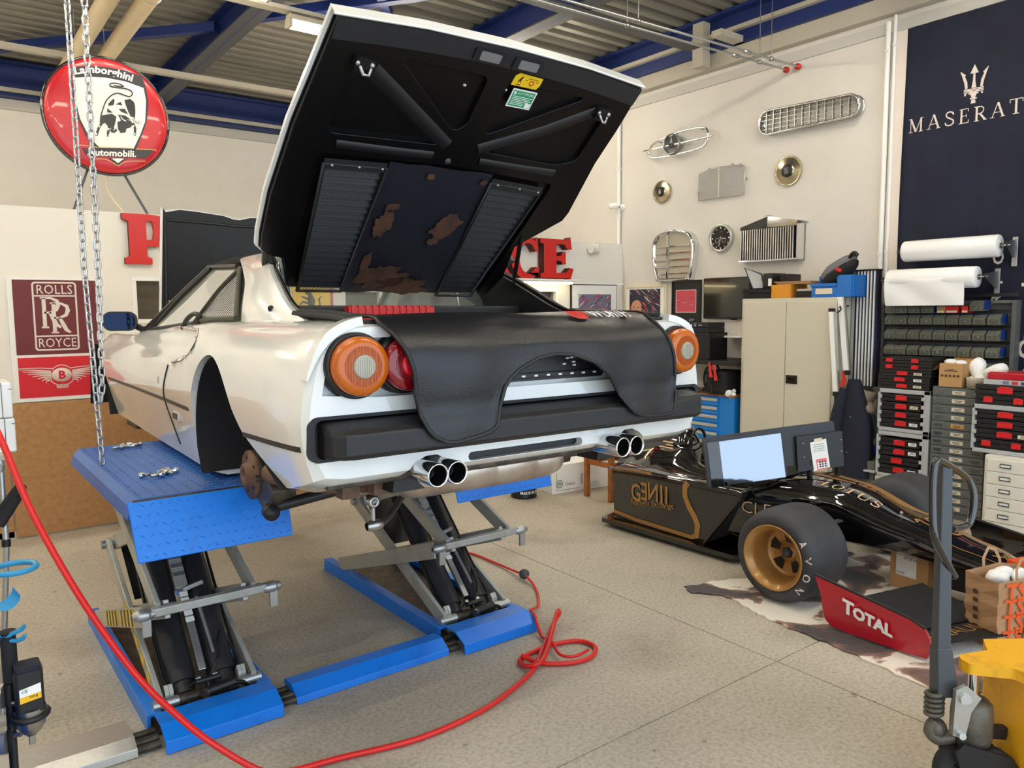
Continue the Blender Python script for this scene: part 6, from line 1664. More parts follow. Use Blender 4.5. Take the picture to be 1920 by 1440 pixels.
for n, c in (('paint_red', (190, 50, 52)), ('paint_grey', (116, 118, 146)), ('paint_white', (216, 208, 206)), ('paint_blue', (56, 66, 104)), ('paint_orange', (206, 130, 96)), ('paint_pink', (206, 78, 94)), ('paint_dark', (46, 46, 60))): mat(n, c, .6)
d = framed('portrait_painting', 'cream framed painting of a laughing person with a flat cap and racing strokes', 'picture', 6.09, 6.77, 1.50, 1.99, 'label', 'paper', .035)
PP = lambda x, y, e=0: onw(6.69 - x * .50, 1.535 + y * .40, .0185 + e)
obj('canvas', MB().add([PP(0, 0), PP(1, 0), PP(1, 1), PP(0, 1)], [(0, 1, 2, 3)]), 'paint_dark', d)
strokes_paint(d, 'brush_strokes', None, 5, ['paint_blue', 'paint_grey', 'paint_red', 'paint_white', 'paint_orange', 'paint_dark'], 90, lambda x, y, e: PP(x, y, e), -.8)
pe = lambda pts, m, e, nm: obj(nm, MB().add([PP(a, b, e) for a, b in pts], [tuple(range(len(pts)))]), m, d)
pe([(.02, .0), (.42, .0), (.5, .12), (.36, .22), (.05, .2)], 'paint_grey', .006, 'painted_shoulders')
pe([(p[0], p[1]) for p in arc(.24, .42, .17, 0, 360, 20, .27)], 'skin_paint', .0065, 'painted_face')
pe([(.05, .55), (.08, .72), (.2, .80), (.34, .78), (.43, .66), (.44, .56), (.36, .66), (.24, .68), (.12, .62)], 'paint_dark', .007, 'painted_hair')
pe(arc(.26, .27, .07, 0, 360, 12, .05), 'paint_white', .0072, 'painted_smile')
for a in (.17, .31): pe(arc(a, .46, .022, 0, 360, 8, .02), 'paint_dark', .0072, 'painted_eye')
pe([(.235, .44), (.255, .44), (.27, .34), (.225, .34)], 'paint_orange', .0071, 'painted_nose')
d = framed('red_car_print', 'black framed print of a red racing car with a signature below', 'picture', 5.59, 6.01, 1.505, 2.02, 'black', 'black_satin', .018)
PP2 = lambda x, y, e=0: onw(5.945 - x * .28, 1.66 + y * .245, .0185 + e)
obj('print_sheet', MB().add([PP2(-.03, -.03), PP2(1.03, -.03), PP2(1.03, 1.03), PP2(-.03, 1.03)], [(0, 1, 2, 3)]), 'paint_white', d)
obj('canvas', MB().add([PP2(0, 0, .0005), PP2(1, 0, .0005), PP2(1, 1, .0005), PP2(0, 1, .0005)], [(0, 1, 2, 3)]), 'paint_pink', d)
strokes_paint(d, 'brush_strokes', None, 9, ['paint_red', 'paint_pink', 'paint_white', 'paint_red', 'paint_grey'], 34, lambda x, y, e: PP2(x, .15 + y * .6, e), .25)
obj('signature', MB().stroke([(.7, -.42), (.74, -.3), (.78, -.42), (.82, -.32), (.86, -.4), (.92, -.3)], .02, lambda x, y: PP2(x, y, .002)), 'white', d)
d = thing('wall_screen', 'black flat wall screen with a lamp reflection, half hidden by the beige cabinet', 'screen', onw(5.1, 1.585))
obj('housing', MB().box(RW - .05, RW - .005, 4.68, 5.53, 1.585, 2.03), 'black', d, .004)
obj('panel', MB().box(RW - .053, RW - .049, 4.69, 5.52, 1.60, 2.02), 'tv_black', d)
obj('sensor', MB().box(RW - .06, RW - .03, 5.10, 5.16, 1.572, 1.586), 'black_satin', d)
d = framed('small_print', 'small dark blue framed print under the red car print, beside the tail lamp', 'picture', 5.66, 5.98, 1.17, 1.49, 'label', 'navy_cloth', .03)
obj('flag_mark', MB().add([onw(5.80, 1.40, .02), onw(5.76, 1.40, .02), onw(5.76, 1.46, .02), onw(5.80, 1.46, .02)], [(0, 1, 2, 3)]), 'paint_red', d)
obj('figure_mark', MB().add([onw(5.75, 1.22, .02), onw(5.73, 1.22, .02), onw(5.73, 1.38, .02), onw(5.75, 1.38, .02)], [(0, 1, 2, 3)]), 'paint_blue', d)

# ------------------------------------------------------------------ bench corner
d = thing('wall_shelf', 'narrow white wall shelf on a bracket beside the cabinet', 'shelf', onw(5.0, 1.30))
obj('board', MB().box(RW - .28, RW - .002, 4.70, 5.20, 1.392, 1.412), 'white', d, .003)
obj('bracket', MB().bar(onw(4.86, 1.16, .02), onw(4.86, 1.39, .02), .02, .02).bar(onw(4.86, 1.17, .03), onw(4.86, 1.385, .24), .014, .018), 'alu', d)
d = thing('work_bench', 'dark work bench top along the right wall behind the beige cabinet', 'bench', onw(5.6, 0))
obj('top', MB().box(RW - .55, RW - .002, 4.72, 6.6, 1.12, 1.165), 'black_satin', d, .004)
obj('support', MB().box(RW - .5, RW - .05, 6.45, 6.55, 0, 1.12).box(RW - .06, RW - .002, 4.8, 6.5, .9, 1.1), 'wall_shade', d)
d = thing('speaker_box', 'tall black box on the bench under the two black devices', 'box', (6.55, 5.2, 1.165))
obj('body', MB().box(6.45, 6.75, 5.07, 5.33, 1.165, 1.445), 'black', d, .006)
for k, (z0, lab, yy) in enumerate(((1.446, 'black audio device with lit buttons, lower of two on the black box', 5.46), (1.50, 'black audio device with a blue mark, upper of two on the black box', 5.44))):
    d = thing('audio_device', lab, 'device', (6.6, 5.3, z0), 'black devices on the bench')
    obj('case', MB().box(6.46, 6.74, 5.10, yy, z0, z0 + .052), 'black_satin', d, .004)
    for j in range(4): obj('button', MB().box(6.455, 6.462, yy - .03 - j * .035, yy - .018 - j * .035, z0 + .018, z0 + .034), 'paper', d)
    if k: obj('badge', MB().box(6.455, 6.462, yy - .19, yy - .16, z0 + .008, z0 + .044), 'paint_grey', d); obj('maker_name', MB().text('nedis', .022, lambda x, y, dd=0, yy=yy: V((6.4545, yy - .22 - x, z0 + .02 + y))), 'paper', d)
    else: obj('display', MB().box(6.455, 6.461, yy - .32, yy - .18, z0 + .012, z0 + .04), 'cloth_dark', d)
d = thing('ladle', 'steel ladle standing against the black box', 'ladle', (6.42, 5.36, 1.165))
obj('bowl', MB().lathe((6.42, 5.37, 1.24), (-1, 0, .15), [(-.02, .008), (-.012, .03), (.0, .045), (.008, .05), (.0, .046), (-.008, .03), (-.012, .008), (-.012, 0)], 24), 'steel', d)
obj('handle', MB().bar((6.43, 5.36, 1.28), (6.45, 5.34, 1.44), .012, .03, up=(1, 0, 0)), 'steel', d, .003)
tag(obj('paper_stack', MB().box(6.35, 6.6, 5.44, 5.66, 1.166, 1.178).box(6.37, 6.62, 5.42, 5.64, 1.178, 1.188), 'paper'), 'small stack of white papers on the bench edge', 'papers')
d = thing('backpack', 'dark battery starter pack with red jumper clamps on the blue tool cabinet', 'starter pack', (6.6, 5.0, .815))
obj('body', MB().box(6.45, 6.75, 4.86, 5.12, .815, 1.06), 'black_rough', d, .03)
obj('carry_handle', MB().tube(smooth([(6.5, 5.13, .83), (6.5, 5.17, .95), (6.5, 5.14, 1.07), (6.5, 5.04, 1.13), (6.5, 4.98, 1.07)], 4), .014, 8), 'black', d)
for k, (y, z) in enumerate(((5.06, 1.10), (5.0, 1.07))):
    obj('clamp', MB().bar((6.43, y, z + .05), (6.42, y - .055, z - .11), .018, .022).bar((6.43, y - .02, z + .055), (6.42, y - .03, z - .11), .018, .02).box(6.41, 6.44, y - .03, y, z, z + .02), 'red_plastic', d, .004)
obj('cable', MB().tube(smooth([(6.42, 5.01, .99), (6.41, 5.03, .93), (6.42, 5.0, .85), (6.43, 5.05, .83), (6.43, 5.2, .83)], 4), .009, 8), 'black', d)
d = thing('tool_cabinet', 'bright blue tool cabinet with grey drawer handles beside the beige cabinet', 'tool cabinet', (6.75, 5.15, 0))
obj('carcass', MB().box(6.52, 6.96, 4.80, 5.36, 0, .79), 'blue_cab', d, .006)
obj('top', MB().box(6.50, 6.96, 4.79, 5.37, .79, .813), 'wood', d, .004)
for k in range(6):
    z = .69 - k * .09
    f = obj('drawer', MB().box(6.505, 6.53, 4.99, 5.345, z, z + .083), 'blue_cab', d, .003)
    obj('handle', MB().box(6.492, 6.506, 5.0, 5.335, z + .045, z + .075), 'beige_steel', f, .003)
mb = MB()
for k, (y, z, r) in enumerate(((4.86, .84, .05), (4.90, .83, .04), (4.84, .81, .045), (4.83, .85, .03))): mb.sphere((6.49 + .02 * k, y, z), r, 10, 8, sc=(.6, 1, .7))
for i, v in enumerate(mb.v): mb.v[i] = v + V((0, .008 * sin(60 * v.z), .010 * sin(50 * v.y)))
tag(obj('paper_towel', mb, 'paper'), 'crumpled white paper towel on the corner of the blue tool cabinet', 'towel')
tag(obj('jumper_cable', MB().tube(smooth([(6.53, 5.34, .825), (6.55, 5.28, .85), (6.6, 5.24, .83), (6.55, 5.2, .86), (6.5, 5.24, .828), (6.56, 5.3, .83)], 5), .012, 8), 'rust'), 'dark red coiled jumper cable on the blue tool cabinet', 'cable')

# ------------------------------------------------------------------ beige steel cabinet
CF = 6.5
d = thing('steel_cabinet', 'tall beige two-door steel cabinet with a black handle', 'cabinet', (6.73, 4.21, 0))
obj('carcass', MB().box(CF, 6.95, 3.71, 4.713, 0, 1.79), 'cabinet', d, .005)
for y0, y1 in ((4.214, 4.68), (3.74, 4.208)):
    dr = obj('door', MB().box(CF - .016, CF + .002, y0, y1, .06, 1.755), 'cabinet', d, .005)
    if y1 < 4.21:
        hp_ = obj('handle', MB().box(CF - .030, CF - .015, 4.075, 4.19, .985, 1.065), 'black', dr, .004)
        obj('latch', MB().box(CF - .036, CF - .028, 4.10, 4.165, 1.005, 1.045).cyl((CF - .029, 4.145, 1.03), (CF - .036, 4.145, 1.03), .008, n=10), 'black_gloss', dr)
# on top of the cabinet
def top_thing(n, lab, cat, y, m, mb, grp=None, bevel=.003):
    d = thing(n, lab, cat, (6.7, y, 1.79), grp); obj('body', mb, m, d, bevel); return d
d = top_thing('tray_case', 'flat black box lying on the cabinet under the tilted frames', 'case', 4.55, 'black_rough', MB().box(6.50, 6.85, 4.40, 4.70, 1.79, 1.84).box(6.50, 6.85, 4.39, 4.71, 1.845, 1.885).box(6.55, 6.85, 4.42, 4.68, 1.838, 1.85))
dd_ = thing('tilted_frame', 'silver document frame leaning on the black box', 'frame', (6.6, 4.62, 1.886))
fA = [(6.56, 4.735, 2.10), (6.60, 4.565, 2.03), (6.58, 4.52, 1.892), (6.54, 4.62, 1.888)]
obj('sheet', MB().add([V(p) for p in fA] + [V(p) + V((.015, -.0, 0)) for p in fA], [(0, 1, 2, 3), (7, 6, 5, 4), (0, 1, 5, 4), (1, 2, 6, 5), (2, 3, 7, 6), (3, 0, 4, 7)]), 'frame_grey', dd_)
obj('rim', MB().tube([V(p) + V((-.003, 0, 0)) for p in fA], .007, 6, True), 'black_satin', dd_)
obj('prop', MB().add([(6.55, 4.68, 1.99), (6.55, 4.62, 1.91), (6.57, 4.57, 1.888), (6.57, 4.69, 1.888)], [(0, 1, 2, 3)]), 'black', dd_)
d = thing('file_box', 'black ring file with a white spine label on the black box', 'file', (6.6, 4.42, 1.886), 'black files on the cabinet')
obj('body', MB().box(6.53, 6.78, 4.40, 4.51, 1.886, 2.035), 'black_satin', d, .015); obj('label', MB().box(6.526, 6.531, 4.405, 4.44, 1.91, 1.98), 'paper', d)
d = thing('file_box', 'plain black ring file nearer the orange box', 'file', (6.65, 4.31, 1.952), 'black files on the cabinet')
obj('body', MB().box(6.60, 6.78, 4.25, 4.36, 1.953, 2.02), 'black', d, .003)
d = top_thing('card_box', 'orange cardboard box on the cabinet under the brown envelopes', 'box', 4.29, 'orange_box', MB().box(6.51, 6.8, 4.19, 4.395, 1.79, 1.918))
d = thing('envelopes', 'stack of brown envelopes on the orange box', 'envelopes', (6.65, 4.2, 1.919), 'envelopes on the cabinet')
for k in range(4): obj('envelope', MB().obox((6.66, 4.16 + .012 * k, 1.922 + .0075 * k), (.28, .36, .005), Mx.Rotation(.03 * k, 3, 'Z')), 'kraft', d)
d = top_thing('disc_case', 'black and silver case on the cabinet between orange box and blue bin', 'case', 4.03, 'black', MB().box(6.51, 6.8, 3.95, 4.13, 1.79, 1.85))
obj('lid', MB().box(6.515, 6.8, 3.96, 4.125, 1.851, 1.872), 'alu', d, .003)
d = thing('stacking_bin', 'blue open-front storage bin on the cabinet with a grey bag in it', 'bin', (6.7, 3.77, 1.79))
obj('shell', MB().box(6.52, 6.85, 3.575, 3.59, 1.79, 1.985).box(6.62, 6.85, 3.95, 3.965, 1.79, 1.985).box(6.52, 6.85, 3.575, 3.965, 1.79, 1.80).box(6.84, 6.85, 3.575, 3.965, 1.79, 1.985).box(6.50, 6.515, 3.72, 3.965, 1.79, 1.885).box(6.505, 6.62, 3.95, 3.965, 1.79, 1.90).box(6.50, 6.62, 3.585, 3.72, 1.79, 1.985), 'blue_bin', d, .004)
obj('front_lip', MB().box(6.485, 6.515, 3.72, 3.965, 1.885, 1.915), 'blue_bin', d, .005)
obj('label_holder', MB().box(6.493, 6.50, 3.76, 3.92, 1.82, 1.87), 'label', d)
d = thing('sports_bag', 'grey bag leaning out of the blue bin, black strap end on top', 'bag', (6.65, 3.77, 1.93))
bagp = [[V((6.60 + .11 * cos(a) * k, 3.90 - t * .30 + .05 * sin(a) * k * .5, 1.95 + t * .20 + .075 * sin(a) * k)) for a in [2 * pi * j / 12 for j in range(13)]] for t, k in ((0, .1), (.06, .75), (.25, 1.0), (.5, .95), (.75, .8), (.92, .5), (1.0, .15))]
obj('body', MB().grid(bagp, 0, True), 'grey_bag', d)
obj('dark_panel', MB().grid([[v + V((-.012, -.02, -.045)) for v in r] for r in bagp], 0, True), 'black_rough', d)
obj('strap_end', MB().tube(smooth([(6.56, 3.655, 2.10), (6.55, 3.62, 2.16), (6.55, 3.59, 2.175), (6.55, 3.565, 2.15)], 4), .018, 8), 'black', d)
obj('red_tab', MB().obox((6.49, 3.70, 2.03), (.02, .06, .03), Mx.Rotation(.4, 3, 'X')), 'red_plastic', d, .006)
# bars leaning against the cabinet side and the striped radiator panel
for k, (a, b, w, lab) in enumerate((((6.46, 3.735, 1.66), (6.44, 3.66, .95), .05, 'white aluminium bar leaning on the cabinet, lower of two'), ((6.52, 3.695, 1.86), (6.50, 3.60, 1.14), .055, 'white aluminium bar leaning on the cabinet, taller of two'))):
    d = thing('light_bar', lab, 'bar', (6.5, 3.69, .9), 'aluminium bars beside the cabinet')
    obj('profile', MB().bar(a, b, w, .03, up=(-1, 0, 0)), 'white', d, .004)
    obj('edge', MB().bar(V(a) + V((0, -w * .55, 0)), V(b) + V((0, -w * .55, 0)), .012, .034, up=(-1, 0, 0)), 'alu', d, .002)
    obj('end_cap', MB().bar(V(a) + V((0, 0, .03)), V(a), w * 1.05, .032, up=(-1, 0, 0)).bar(V(b), V(b) - V((0, .003, .04)), w * 1.05, .032, up=(-1, 0, 0)), 'black_satin', d, .003)
    obj('hook', MB().tube(smooth([V(a) + V((0, -.05, -.01)), V(a) + V((.02, -.075, .02)), V(a) + V((.03, -.06, .045)), V(a) + V((.2, -.045, .05))], 4), .007, 8), 'black', d)
d = thing('radiant_panel', 'dark navy radiator panel with upright white ribs leaning by the white pipes', 'panel', (6.78, 3.585, .98))
obj('panel', MB().box(6.74, 6.80, 3.465, 3.70, .985, 2.03), 'navy_cloth', d, .003)
obj('side_rail', MB().box(6.73, 6.80, 3.672, 3.702, .985, 2.025), 'alu', d, .003)
for k in range(6):
    y = 3.645 - k * .03
    obj('rib', MB().box(6.722, 6.742, y - .0055, y + .0055, .99, 2.02), 'white', d, .002)
obj('top_edge', MB().box(6.715, 6.80, 3.46, 3.72, 2.02, 2.034), 'black', d)
obj('bracket', MB().box(6.80, RW, 3.55, 3.6, 1.9, 1.93).box(6.80, RW, 3.55, 3.6, 1.1, 1.13), 'galv', d)

# coat hanging on the cabinet, bag of rags
P = []
for k in range(15):
    t = k / 14; z = 1.06 - t * .86; w = .05 + .11 * min(1, t * 2.2); r = []
    for j in range(17):
        a = 2 * pi * j / 16
        r.append(V((6.52 + (.10 * sin(a)) * (.5 + .5 * t) * (1 + .15 * sin(5 * a)), 3.535 - .02 * t + w * cos(a) * (1 + .10 * sin(7 * a + 3 * t)), z)))
    P.append(r)
d = thing('work_coat', 'dark navy work coat hanging on the side of the beige cabinet', 'coat', (6.5, 3.56, .2))
obj('cloth', MB().grid(P, 0, True), 'cloth_dark', d)
obj('sleeve', MB().tube(smooth([(6.47, 3.60, .98), (6.44, 3.64, .75), (6.43, 3.66, .5), (6.44, 3.65, .30)], 4), .05, 10, rs=[.035 + .02 * sin(pi * k / 12) for k in range(13)]), 'cloth_dark', d)
obj('hanger_tab', MB().prism([(-.03, -.07), (.01, -.06), (.03, .0), (.012, .03), (.0, .07), (-.012, .06), (-.01, 0)], (6.40, 3.57, 1.07), UW, Z, NW, .012), 'red_plastic', d)
obj('button', MB().sphere((6.425, 3.51, .74), .006, 8, 6).sphere((6.42, 3.53, .42), .006, 8, 6), 'steel', d)
def lumps(name, lab, cat, pts, m, seed, grp=None):
    r = random.Random(seed); mb = MB()
    for x, y, z, s, sc in pts: mb.sphere((x, y, z), s, 14, 10, sc=sc)
    for i, v in enumerate(mb.v):
        mb.v[i] = v + V((.014 * sin(31 * v.y + 23 * v.z), .012 * sin(37 * v.z + 5 * v.x), .014 * sin(29 * v.y + 11 * v.z)))
    return tag(obj(name, mb, m), lab, cat, grp)
lumps('rag_bundle', 'grey beige bundle of rags between coat and case rack', 'rags', [(6.62, 3.50, .88, .11, (1, .9, .9)), (6.6, 3.47, .80, .09, (1, 1, .8)), (6.62, 3.53, .79, .07, (1, 1, .8))], 'rag_beige', 1)
lumps('white_cloth', 'pale cloth lumps under the rag bundle', 'rags', [(6.60, 3.51, .70, .06, (1, 1, .7)), (6.58, 3.45, .685, .05, (1, 1, .8)), (6.6, 3.52, .57, .05, (1, 1.2, .6))], 'paper', 2)
lumps('teal_cloth', 'green grey cloth hanging under the rag bundle', 'rags', [(6.66, 3.45, .64, .09, (.7, .8, 1.2)), (6.65, 3.49, .56, .08, (.8, 1, .8))], 'rag_teal', 3)
lumps('blue_plastic_bag', 'bright blue plastic bag under the rags', 'bag', [(6.62, 3.50, .46, .09, (.9, 1, 1.0)), (6.62, 3.45, .43, .08, (.9, 1, 1.1)), (6.6, 3.48, .37, .07, (1, 1, 1))], 'blue_sheet', 4)
d = thing('plastic_crate', 'dark grey crate on the floor beside the coat', 'crate', (6.62, 3.42, 0))
obj('crate', MB().box(6.48, 6.8, 3.30, 3.56, .28, .36).box(6.5, 6.78, 3.32, 3.54, 0, .28), 'bin_grey', d, .006); obj('rim', MB().box(6.46, 6.82, 3.29, 3.57, .265, .285), 'frame_grey', d, .004)
lumps('dark_bag', 'dark grey green bag lying by the racing car wheel', 'bag', [(6.30, 3.15, .09, .10, (1, 1.4, .9)), (6.28, 3.0, .07, .08, (1, 1.2, .9))], 'cloth_dark', 6)
tag(obj('yellow_tag', MB().prism([(-.03, 0), (.04, .01), (.06, .04), (.02, .035), (-.02, .05)], (5.96, 2.98, .30), UW, Z, NW, .012).cyl((5.97, 2.98, 0), (5.97, 2.98, .31), .008, n=6), 'yellow_neon' if 'yellow_neon' in MATS else mat('yellow_neon', (214, 236, 40), .5)), 'neon yellow tag on a thin stand behind the far front wheel', 'tag')

# ------------------------------------------------------------------ black cases with red latches
def case(mbp, x, y0, y1, z0, z1, latches, lab, grp, label=None, name='organizer_case'):
    d = thing(name, lab, 'case', (x + .15, (y0 + y1) / 2, z0), grp)
    h = z1 - z0
    obj('shell', MB().box(x, x + .28, y0, y1, z0, z0 + h * .46).box(x, x + .28, y0, y1, z0 + h * .52, z1).box(x + .012, x + .27, y0 + .012, y1 - .012, z0 + h * .44, z0 + h * .54), 'case_black', d, .004)
    for (yc, w) in latches:
        obj('latch', MB().box(x - .014, x + .004, yc - w / 2, yc + w / 2, z0 + h * .22, z0 + h * .80).box(x - .018, x - .012, yc - w / 3, yc + w / 3, z0 + h * .74, z0 + h * .88), 'latch_red', d, .003)
    if label is not None:
        yl, ml = label
        obj('label', MB().box(x - .006, x, yl - .032, yl + .032, z0 + h * .28, z0 + h * .68), ml, d)
        mb = MB()
        for k in range(2): mb.box(x - .0068, x - .006, yl - .024, yl + .022 - .01 * k, z0 + h * (.40 + .14 * k), z0 + h * (.45 + .14 * k))
        obj('writing', mb, 'cloth_dark', d)
    return d
z = 1.018
G = 'loose black cases on the grey case racks'
XC = 6.46
tops = ('top', 'second', 'third', 'fourth', 'lowest')
for k in range(5):
    z0 = 1.015 + (4 - k) * .053
    two = k < 2
    y0, y1 = (2.86, 3.27) if k in (0, 1, 2) else (2.87, 3.285)
    case(None, XC, y0, y1, z0, z0 + .051, [(3.20, .055), (2.99, .055)] if two else [(3.09 if k != 3 else 3.11, .085)], 'black case with %s red latch%s, %s of the five stacked on the rack' % (('two', 'es') if two else ('one', '') ) [0:0] if False else ('black case with %s, %s of the five stacked on the left grey rack' % ('two red latches' if two else 'one red latch', tops[k])), G, None if two else (2.965, 'label' if k != 3 else 'paper'))
def rack(x, y0, y1, zs, lab, grp='grey case racks'):
    d = thing('case_rack', lab, 'rack', (x + .16, (y0 + y1) / 2, zs[0]), grp)
    z0, z1 = zs
    obj('side_panel', MB().box(x - .01, x + .32, y0, y0 + .05, z0, z1), 'frame_grey', d, .004)
    obj('side_panel', MB().box(x - .01, x + .32, y1 - .018, y1, z0, z1), 'frame_grey', d, .004)
    obj('top_panel', MB().box(x - .01, x + .32, y0, y1, z1 - .035, z1), 'frame_grey', d, .004)
    obj('bottom_panel', MB().box(x - .01, x + .32, y0, y1, z0, z0 + .03), 'frame_grey', d, .004)
    for k in range(4):
        zz = z0 + .05 + (z1 - z0 - .085) * (k + .3) / 4
        obj('rail', MB().box(x - .014, x - .002, y1 - .035, y1 - .004, zz, zz + .03), 'frame_grey', d, .002); obj('rail', MB().box(x - .014, x - .002, y0 + .035, y0 + .068, zz, zz + .03), 'frame_grey', d, .002)
    return d
rack(XC, 2.855, 3.285, (.652, 1.012), 'upper grey case rack holding four black cases, left of the grey drawers')
rack(XC, 2.855, 3.285, (.255, .648), 'lower grey case rack holding four black cases, left of the grey drawers')
tag(obj('rack_base', MB().box(XC - .01, XC + .33, 2.86, 3.285, 0, .252), 'wall_shade', bevel=.004), 'pale plinth under the two grey case racks', 'plinth')
for k in range(4):
    z0 = .690 + k * .072
    case(None, XC + .002, 2.93, 3.262, z0, z0 + .064, [(3.09, .09)], 'black case with one red latch, %s in the upper left grey rack' % ('lowest', 'second from below', 'third from below', 'topmost')[k], 'cases in the upper left rack', None if k in (1, 3) else (2.985, 'paper' if k == 0 else 'label'))
for k in range(4):
    z0 = .290 + k * .078
    case(None, XC + .002, 2.93, 3.262, z0, z0 + .068, [(3.09 + (.02 if k == 1 else 0), .09)], 'black case with one red latch, %s in the lower left grey rack' % ('lowest', 'second from below', 'third from below', 'topmost')[k], 'cases in the lower left rack', (2.985, 'paper') if k != 1 else None)
# grey drawer tower
d = thing('drawer_tower', 'tall dark grey steel drawer cabinet with many flat labelled drawers', 'drawer cabinet', (6.65, 2.64, 0))
obj('carcass', MB().box(6.47, 6.85, 2.43, 2.845, 0, 1.058), 'drawer_grey', d, .004)
for k in range(15):
    z0 = .055 + k * .0665
    f = obj('drawer', MB().box(6.452, 6.472, 2.44, 2.838, z0, z0 + .061), 'drawer_grey', d, .003)
    obj('label_holder', MB().box(6.447, 6.453, 2.59, 2.69, z0 + .014, z0 + .047), 'frame_grey', f, .002)
    obj('label', MB().box(6.4455, 6.4475, 2.595, 2.685, z0 + .018, z0 + .043), 'label' if k != 10 else 'orange_box', f)
    obj('writing', MB().box(6.4448, 6.4456, 2.61, 2.67, z0 + .033, z0 + .037).box(6.4448, 6.4456, 2.62, 2.66, z0 + .024, z0 + .028), 'cloth_dark', f)
    for yc in (2.785, 2.50):
        obj('finger_pull', MB().prism(rrect(-.03, .03, -.01, .012, .009, 3), (6.4525, yc, z0 + .03), UW, Z, NW, .006), 'steel', f, .002)
# right rack with white cabinet below
XB = 6.30
rack(XB, 2.0, 2.475, (.60, .965), 'grey case rack on the white drawer cabinet at the right edge')
for k in range(4):
    z0 = .638 + k * .074
    case(None, XB + .002, 2.06, 2.452, z0, z0 + .067, [(2.25, .10)] if k else [(2.37, .06), (2.17, .06)], 'black case with %s, %s in the right grey rack' % (('two red latches', 'lowest') if k == 0 else ('one red latch', ('second from below', 'third from below', 'topmost')[k - 1])), 'cases in the right rack', (2.13, 'label') if k == 1 else None)
case(None, XB, 2.02, 2.46, .967, 1.035, [(2.37, .06), (2.17, .06)], 'black case with two red latches lying on the right grey rack', G)
case(None, XB, 2.02, 2.465, 1.037, 1.115, [(2.26, .10)], 'black case with one red latch, on top of the right rack stack', G)
d = thing('drawer_cabinet', 'off-white steel drawer cabinet with six drawers under the right rack', 'drawer cabinet', (6.42, 2.1, 0))
obj('carcass', MB().box(6.225, 6.62, 1.95, 2.345, 0, .598), 'drawer_white', d, .005)
for k in range(6):
    z0 = .012 + k * .0945
    f = obj('drawer', MB().box(6.212, 6.228, 1.965, 2.325, z0, z0 + .090), 'drawer_white', d, .003)
    obj('label_frame', MB().tube([(6.208, 2.235, z0 + .035), (6.208, 2.165, z0 + .035), (6.208, 2.165, z0 + .06), (6.208, 2.235, z0 + .06)], .004, 6, True), 'olive_dark', f)
    obj('label', MB().box(6.209, 6.212, 2.17, 2.23, z0 + .037, z0 + .058), 'paper', f)
tag(obj('blue_bin_box', MB().box(6.25, 6.5, 1.6, 1.93, 0, .22), 'dim_blue', bevel=.006), 'blue box on the floor at the right edge beside the white drawers', 'box')
# things on the drawer tower
d = thing('carton', 'open cardboard box with printed symbols on the grey drawer cabinet', 'box', (6.6, 2.73, 1.06))
obj('body', MB().box(6.46, 6.72, 2.625, 2.80, 1.06, 1.245), 'cardboard', d, .003)
obj('flap', MB().add([(6.47, 2.80, 1.243), (6.70, 2.80, 1.243), (6.70, 2.865, 1.18), (6.47, 2.865, 1.18)], [(0, 1, 2, 3)]).add([(6.72, 2.625, 1.243), (6.72, 2.80, 1.243), (6.78, 2.82, 1.315), (6.78, 2.61, 1.315)], [(0, 1, 2, 3)]), 'cardboard', d)
mb = MB()
for k in range(5): mb.lathe((6.4585, 2.775 - k * .030, 1.15), NW, [(0, .010), (.001, .010), (.001, 0)], 10)
mb.box(6.4575, 6.459, 2.66, 2.76, 1.185, 1.192).box(6.4575, 6.459, 2.69, 2.73, 1.198, 1.202)
obj('print', mb, 'rust_brown', d)
tag(obj('box_filling', MB().sphere((6.55, 2.75, 1.255), .05, 10, 8, sc=(1, 1, .5)).sphere((6.56, 2.68, 1.25), .045, 10, 8, sc=(1, 1, .5)), 'plastic_film'), 'white plastic parts sticking out of the open cardboard box', 'filling')
lumps('plastic_bag', 'crumpled white plastic bag beside the cardboard box', 'bag', [(6.62, 2.58, 1.20, .07, (1, .9, 1.2)), (6.6, 2.55, 1.15, .06, (1, 1, 1)), (6.56, 2.60, 1.10, .04, (.6, .6, 1.2))], 'plastic_film', 8)
lumps('plastic_bag', 'crumpled white plastic bag behind the red box', 'bag', [(6.6, 2.43, 1.185, .07, (1, 1.3, .9)), (6.58, 2.37, 1.18, .05, (1, 1.3, .8))], 'plastic_film', 9)
d = thing('tape_tub', 'round beige tub on the grey drawer cabinet beside the red box', 'tub', (6.52, 2.53, 1.06))
obj('tub', MB().lathe((6.52, 2.535, 1.06), Z, [(0, .0), (0, .075), (.07, .08), (.085, .08), (.085, .072), (.07, .07), (.07, 0)], 28), 'beige_steel', d)
d = thing('sorting_box', 'clear plastic sorting box lying under the red box at the right edge', 'box', (6.42, 2.2, 1.117), 'flat boxes at the right edge')
obj('body', MB().box(6.30, 6.56, 2.02, 2.41, 1.117, 1.155), 'film_frosted', d, .004)
for k, c in enumerate(('paint_blue', 'paint_red', 'paint_grey')): obj('content', MB().box(6.298, 6.301, 2.12 + k * .06, 2.16 + k * .06, 1.125, 1.147), c, d)
d = thing('red_box', 'flat red plastic box on top of the clear sorting box', 'box', (6.42, 2.2, 1.157), 'flat boxes at the right edge')
obj('body', MB().box(6.30, 6.56, 2.02, 2.385, 1.157, 1.205), 'total_red', d, .006); obj('lid', MB().box(6.31, 6.55, 2.03, 2.375, 1.205, 1.212), 'total_red', d)

